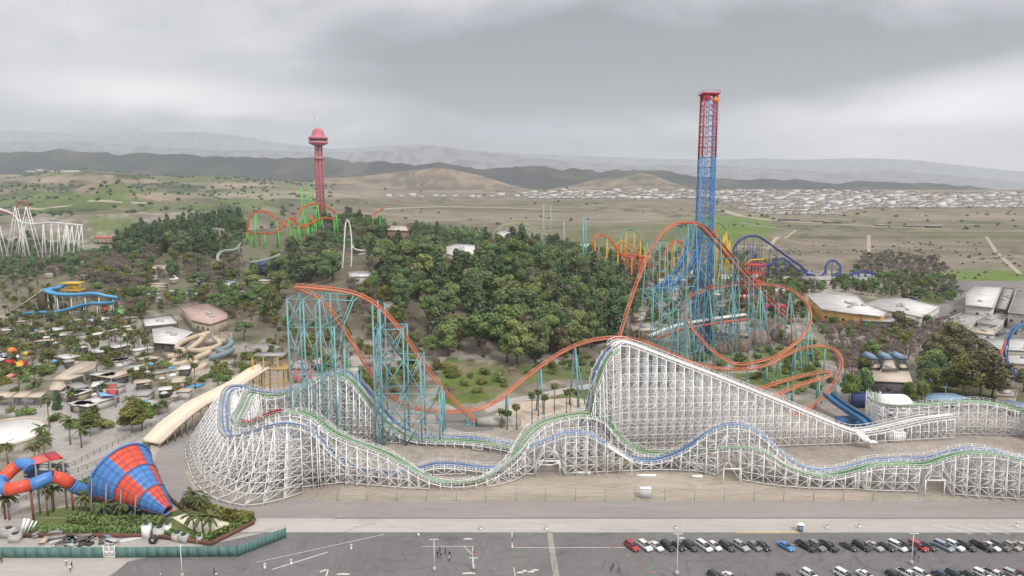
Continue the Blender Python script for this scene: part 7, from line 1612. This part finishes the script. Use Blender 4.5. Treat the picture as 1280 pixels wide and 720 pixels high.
for k in range(4):
    p = pl(26+k*3.6, 668-k % 2); mb = MB(); mb.bar((p.x, p.y, .1), (p.x+.9+k*.2, p.y+.6, 3.6-.3*k), .5, .3); solo(mb, 'leaning_panel', m_white, p, 'tall white panel leaning at the left storage, %s of four' % NUM[k], 'panel')
for k in range(34):
    x, y = rnd.uniform(45, 140), rnd.uniform(669, 683); p = pl(x, y); mb = MB(); n = rnd.randint(2, 5); m = rnd.choice((m_dark, m_unit, m_wd, m_bluer, m_pole, m_ww, m_rt)); rz = rnd.uniform(0, 3)
    for j in range(n): mb.box((p.x+rnd.uniform(-.1, .1), p.y+rnd.uniform(-.1, .1), .12+j*.24), (rnd.uniform(1.6, 3.4), rnd.uniform(.6, 1.4), .2), rz)
    solo(mb, 'stacked_parts', m, p, 'pile of flat stacked metal parts in the storage strip behind the green fence', 'equipment pile', 'piles of stacked parts behind the green fence')
for k in range(9):
    p = pl(146+k*3.6, 679-k*.6); mb = MB(); mb.bar((p.x, p.y, .12), (p.x+1.1, p.y+2.2, .12), .14, .14); solo(mb, 'steel_beam', m_white, p, 'short white beam laid in the neat row behind the green gate', 'beam', 'row of short white beams')
# ---- people (one skinned body, posed walking)
def person_mesh(name, shirt, pants, pose=0):
    me = bpy.data.meshes.new('figure'); a = .22 if pose == 0 else .12 if pose == 1 else .02
    v = [(0,0,.95),(0,0,1.15),(0,0,1.38),(0,.0,1.50),(0,.02,1.62),(0,.02,1.72), (-.10,0,.90),(-.11,a,.50),(-.11,a*.9-.12,.09),(-.11,a*.9+.05,.04), (.10,0,.90),(.11,-a*.6,.50),(.11,-a*1.5,.09),(.11,-a*1.5+.16,.04), (-.19,0,1.40),(-.25,-a*.5,1.14),(-.26,-a*.2,.88),(-.26,-a*.1+.03,.80), (.19,0,1.40),(.25,a*.5,1.14),(.26,a*.9,.90),(.26,a+.03,.82)]
    e = [(0,1),(1,2),(2,3),(3,4),(4,5),(0,6),(6,7),(7,8),(8,9),(0,10),(10,11),(11,12),(12,13),(2,14),(14,15),(15,16),(16,17),(2,18),(18,19),(19,20),(20,21)]
    r = [.15,.135,.165,.06,.10,.085, .10,.065,.045,.04, .10,.065,.045,.04, .06,.045,.035,.035, .06,.045,.035,.035]
    me.from_pydata(v, e, []); o = bpy.data.objects.new('figure', me); COL.objects.link(o); o.modifiers.new('s', 'SKIN')
    for i, s in enumerate(me.skin_vertices[0].data): s.radius = (r[i], r[i]*.85); s.use_root = (i == 0)
    sb = o.modifiers.new('b', 'SUBSURF'); sb.levels = 1; sb.render_levels = 1
    dg = bpy.context.evaluated_depsgraph_get(); me2 = bpy.data.meshes.new_from_object(o.evaluated_get(dg)); bpy.data.objects.remove(o)
    me2.materials.clear()
    for m in (shirt, pants, mat('skin', (.45, .27, .19), .6), mat('hair', (.03, .02, .015), .8), m_dark): me2.materials.append(m)
    for p in me2.polygons:
        c = p.center; p.material_index = 4 if c.z < .09 else 1 if (c.z < .98 and abs(c.x) < .2) else 3 if (c.z > 1.66 or (c.z > 1.56 and c.y < -.02)) else 2 if (c.z > 1.46 or (c.z < 1.1 and abs(c.x) > .2)) else 0
    return me2
cl = {k: mat('cloth_'+k, v, .9) for k, v in {'black': (.02, .02, .022), 'white': (.7, .7, .68), 'navy': (.03, .04, .09), 'grey': (.2, .2, .21), 'red': (.45, .05, .06)}.items()}
FG = {}
for (s, p_, po) in (('black','navy',0),('black','black',1),('white','black',0),('grey','navy',2),('red','grey',1),('black','grey',2)): FG[(s, p_, po)] = person_mesh('f', cl[s], cl[p_], po)
PP = [(547,697,'black','navy',0,'leftmost of the walkers beside the painted box'),(550,690,'black','black',1,'walker at the back left beside the painted box'),(551,699,'black','grey',2,'walker in the middle left beside the painted box'),(557,693,'black','black',1,'walker at the back right beside the painted box'),(562,697,'black','navy',0,'walker in front of the one in white beside the painted box'),(561.5,702,'white','black',0,'walker in a white top, rightmost beside the painted box'),
      (766,712,'black','black',1,'upper one of two at the left of the parked rows'),(764,715,'grey','navy',2,'stooping close behind the upper one left of the parked rows'),(774,717,'black','navy',0,'lower one walking left of the parked rows'),(1143,698,'black','black',1,'left of two beside the white lamp post near the red minivan'),(1148,702,'black','grey',2,'right of two beside the white lamp post near the red minivan'),
      (83,707,'white','black',0,'left of a pair on the pale paving at the lower left'),(90,711,'black','grey',2,'right of a pair on the pale paving at the lower left'),(88,715,'white','black',0,'in front of the pair on the pale paving at the lower left'),(268,718,'black','navy',0,'near the bottom edge left of the long painted line'),(271,724,'white','black',0,'at the bottom edge left of the long painted line'),(201,724,'white','black',0,'alone at the bottom edge left of the lamp post'),(2,704,'black','black',1,'at the left edge before the green fence'),(592.5,696,'red','grey',1,'standing at the corner of the painted box')]
for k, (x, y, s, p_, po, lab) in enumerate(PP):
    p = pl(x, y); key = (s, p_, po) if (s, p_, po) in FG else list(FG)[k % 6]; o = mk(FG[key], 'person', None, (p.x, p.y, .02), (.92, .92, .92), (k*1.7) % 6.28); tag(o, 'person in %s, %s' % (s, lab), 'person', 'people on foot in the car park')
# ---- suburb on the far plain
HM = []
for i, (w_, d, h, wc, rc) in enumerate(((11, 13, 6.2, (.74, .70, .65), (.27, .23, .20)), (12, 11, 6.8, (.80, .79, .77), (.24, .23, .23)), (10, 14, 6.2, (.62, .54, .46), (.31, .21, .17)), (13, 12, 4.4, (.78, .75, .70), (.34, .31, .29)), (16, 13, 10.0, (.76, .75, .73), (.40, .38, .37)))):
    mb = MB(); mb.box((0, 0, h/2-.5), (w_, d, h+1)); mb.k = 1; e = .5; z = h; rh = 2.4 if i < 4 else .5; x, y = w_/2+e, d/2+e; k = .45
    mb._add([(-x, -y, z), (x, -y, z), (x, y, z), (-x, y, z), (-x*k, 0, z+rh), (x*k, 0, z+rh)], [(0,1,5,4), (1,2,5), (2,3,4,5), (3,0,4), (0,3,2,1)]); mb.k = 2
    for q in range(3):
        xx = -w_/2+w_*(q+.5)/3
        for zz_ in ((1.5, 4.2) if h > 5 else (1.5,)): mb.box((xx, -d/2-.03, zz_), (1.6, .1, 1.3))
    mb.k = 1; mb.box((w_*.28, -d/2-.05, 1.2), (3.4, .12, 2.4))
    HM.append(mb.mesh('house', [mat('house_wall_%d' % i, wc, .9, rand=.35), mat('house_roof_%d' % i, rc, .9, rand=.3), m_glass]))
hs = []; rnd = random.Random(21)
def street(px0, px1, y, n, jit=.35):
    for k in range(n):
        px = px0+(px1-px0)*(k+rnd.uniform(-.3, .3)+.5)/n; p = G(px, y+rnd.uniform(-jit, jit)); hs.append((px, p))
for (x0, x1, y, n) in ((655,1290,245.6,75),(650,1290,243.8,70),(645,1100,242.4,70),(700,1060,240.8,60),(880,1290,248,72),(900,1290,250.6,70),(905,1290,253.4,70),(930,1290,256.4,60),(940,1290,259.4,50),(925,1075,262.4,22),(935,1060,265.4,17),(950,1050,268.2,12),(480,650,246.5,12),(660,900,248.4,40)): street(x0, x1, y, n)
hs.sort(key=lambda t: t[1].y)
ind, rest = hs[:295], hs[295:]
for (px, p) in ind:
    i = rnd.choice((0, 0, 1, 1, 2, 3, 4) if p.y > 2200 else (0, 1, 2, 3)); s_ = rnd.uniform(1.3, 1.75); o = mk(HM[i], 'house', None, p, (s_, s_, s_), rnd.choice((0, 0, 1.57, .2, -.3))+rnd.uniform(-.1, .1)); tag(o, 'small pale house in the dense suburb on the far plain right of the launch tower' if px > 880 else 'small pale house in the suburb on the far plain left of the launch tower', 'house', 'houses of the far suburb '+('right' if px > 880 else 'left')+' of the launch tower')
Vs = []; Fs = []; Ms = []; off = 0
for (px, p) in rest:
    i = rnd.choice((0, 1, 1, 2, 3, 4)); me = HM[i]; co_ = np.zeros(len(me.vertices)*3); me.vertices.foreach_get('co', co_); co_ = co_.reshape(-1, 3); s_ = rnd.uniform(1.4, 2.0); q = rnd.choice((0, 1.57, .2)); ca, sa = math.cos(q), math.sin(q)
    Vs.append(np.stack([(co_[:, 0]*ca-co_[:, 1]*sa)*s_+p.x, (co_[:, 0]*sa+co_[:, 1]*ca)*s_+p.y, co_[:, 2]*s_+p.z], 1)); Fs += [tuple(v+off for v in f.vertices) for f in me.polygons]; Ms += [(i % 3)*3+f.material_index for f in me.polygons]; off += len(co_)
mb = MB(); mb.v = [tuple(v) for v in np.concatenate(Vs)]; mb.f = Fs; mb.mi = Ms
mm = []
for i in range(3): mm += [mat('house_wall_far%d' % i, ((.78, .76, .73), (.70, .66, .60), (.82, .81, .80))[i], .9), mat('house_roof_far%d' % i, ((.22, .18, .16), (.18, .17, .17), (.26, .19, .15))[i], .9), m_glass]
o = mb.build('distant_suburb', mm); tag(o, 'the farthest houses of the suburb below the mesas', 'suburb', kind='stuff')
# pale long buildings on the left hills
for k, (x, y, w_, d, h) in enumerate(((38, 212.5, 60, 20, 5), (50, 211.5, 40, 25, 10), (66, 212.5, 70, 20, 5), (88, 213, 70, 18, 5))):
    p = G(x, y+2.0); root = empty('hill_building', p, 'long pale building on the far left ridge, %s from the left' % NUM[k], 'building'); MB().box((p.x, p.y, p.z+h/2-3), (w_, d, h+8)).build('wall', m_ww, root); MB().box((p.x, p.y, p.z+h+1.2), (w_+1, d+1, .6)).build('roof', m_rw, root)
# dirt roads across the plain
def track_px(pts, w_, m, name='dirt_road'):
    S_ = [G(*p) for p in pts]; P = []
    for a, b in zip(S_, S_[1:]):
        n = max(2, int((b-a).length/25)); P += [a.lerp(b, k/n) for k in range(n)]
    P.append(S_[-1]); L_ = []; R_ = []
    for i, p in enumerate(P):
        d = (P[min(i+1, len(P)-1)]-P[max(i-1, 0)]); s = Vector((-d.y, d.x, 0)).normalized()*w_/2; a, b = p+s, p-s; L_.append((a.x, a.y, Hs(a.x, a.y)+.35)); R_.append((b.x, b.y, Hs(b.x, b.y)+.35))
    mb = MB(); n = len(L_); mb._add(L_+R_, [(i, i+1, n+i+1, n+i) for i in range(n-1)]); o = mb.build(name, m); o['kind'] = 'structure'
g_dr = ground_material('dirt_track', (.40, .345, .27), .12, .05, .1)
for pts, w_ in ((((900,262),(925,270),(960,275),(1020,279),(1110,284),(1190,287)), 26), (((1086,294),(1086,322)), 5), (((995,288),(960,312)), 5), (((925,278),(960,284),(995,288)), 8), (((1233,296),(1245,315),(1275,343)), 4.5), (((1176,332),(1180,344)), 4), (((920,308),(1000,313),(1090,318)), 5), (((1215,322),(1300,320)), 6), (((470,262),(560,258),(700,262)), 22), (((500,278),(600,272),(760,278),(880,272)), 10), (((110,251),(150,253),(200,252)), 9), (((0,263),(40,261),(90,257)), 9), (((280,243),(330,244),(400,250)), 16)): track_px(pts, w_, g_dr)
# low sheds and parked trailers on the dirt road
for k, (x, y, w_, h, m) in enumerate(((1023,277,26,3,m_ww),(1100,282.5,22,3,m_ww),(1140,284,30,2.5,m_rg),(1166,284.5,30,4,m_rt),(985,276,50,3,m_wd),(1040,279.5,40,3,m_wd))):
    p = G(x, y); root = empty('field_shed', p, 'long low shed beside the dirt road across the plain, %s in height order' % NUM[k] if False else ('pale', 'white', 'dark', 'tan roofed', 'long dark', 'darker')[k]+' low shed beside the dirt road across the plain', 'shed'); MB().box((p.x, p.y, p.z+h/2), (w_, 12, h)).build('wall', m_wd, root); MB().box((p.x, p.y, p.z+h+.2), (w_+2, 14, .5)).build('roof', m, root)
# small kiosks and parasols between the palms
rnd = random.Random(44); kk = 0
for k in range(230):
    x, y = rnd.choice(((rnd.uniform(0, 180), rnd.uniform(402, 460)), (rnd.uniform(85, 235), rnd.uniform(455, 520)), (rnd.uniform(190, 345), rnd.uniform(345, 380)), (rnd.uniform(20, 170), rnd.uniform(320, 350))))
    p = G(x, y)
    if any(inpoly(p.x, p.y, e) for e in EXCL) or near(p.x, p.y, 2.0, 0): continue
    if k % 3:
        root = empty('park_kiosk', p, 'small flat roofed kiosk between the palms and trees of the water park', 'kiosk', 'small kiosks in the water park'); w_, d = rnd.uniform(3, 10), rnd.uniform(3, 6); rz = rnd.uniform(0, 3); MB().box((p.x, p.y, p.z+1.4), (w_, d, 3.2), rz).build('wall', rnd.choice((m_ww, m_wt, m_wd)), root); MB().box((p.x, p.y, p.z+3.15), (w_+1, d+1, .3), rz).build('roof', rnd.choice((m_rw, m_rt, m_rg, m_rw)), root)
    else:
        root = empty('parasol', p, 'open parasol in the water park', 'parasol', 'parasols in the water park'); MB().bar(p, p+Vector((0, 0, 2.6)), .1).build('pole', m_pole, root); MB().lathe((p.x, p.y, p.z+2.2), [(1.7, 0), (.9, .5), (.1, .8)], 8).build('shade', rnd.choice((m_ww, m_rt, m_cyan, m_white)), root)
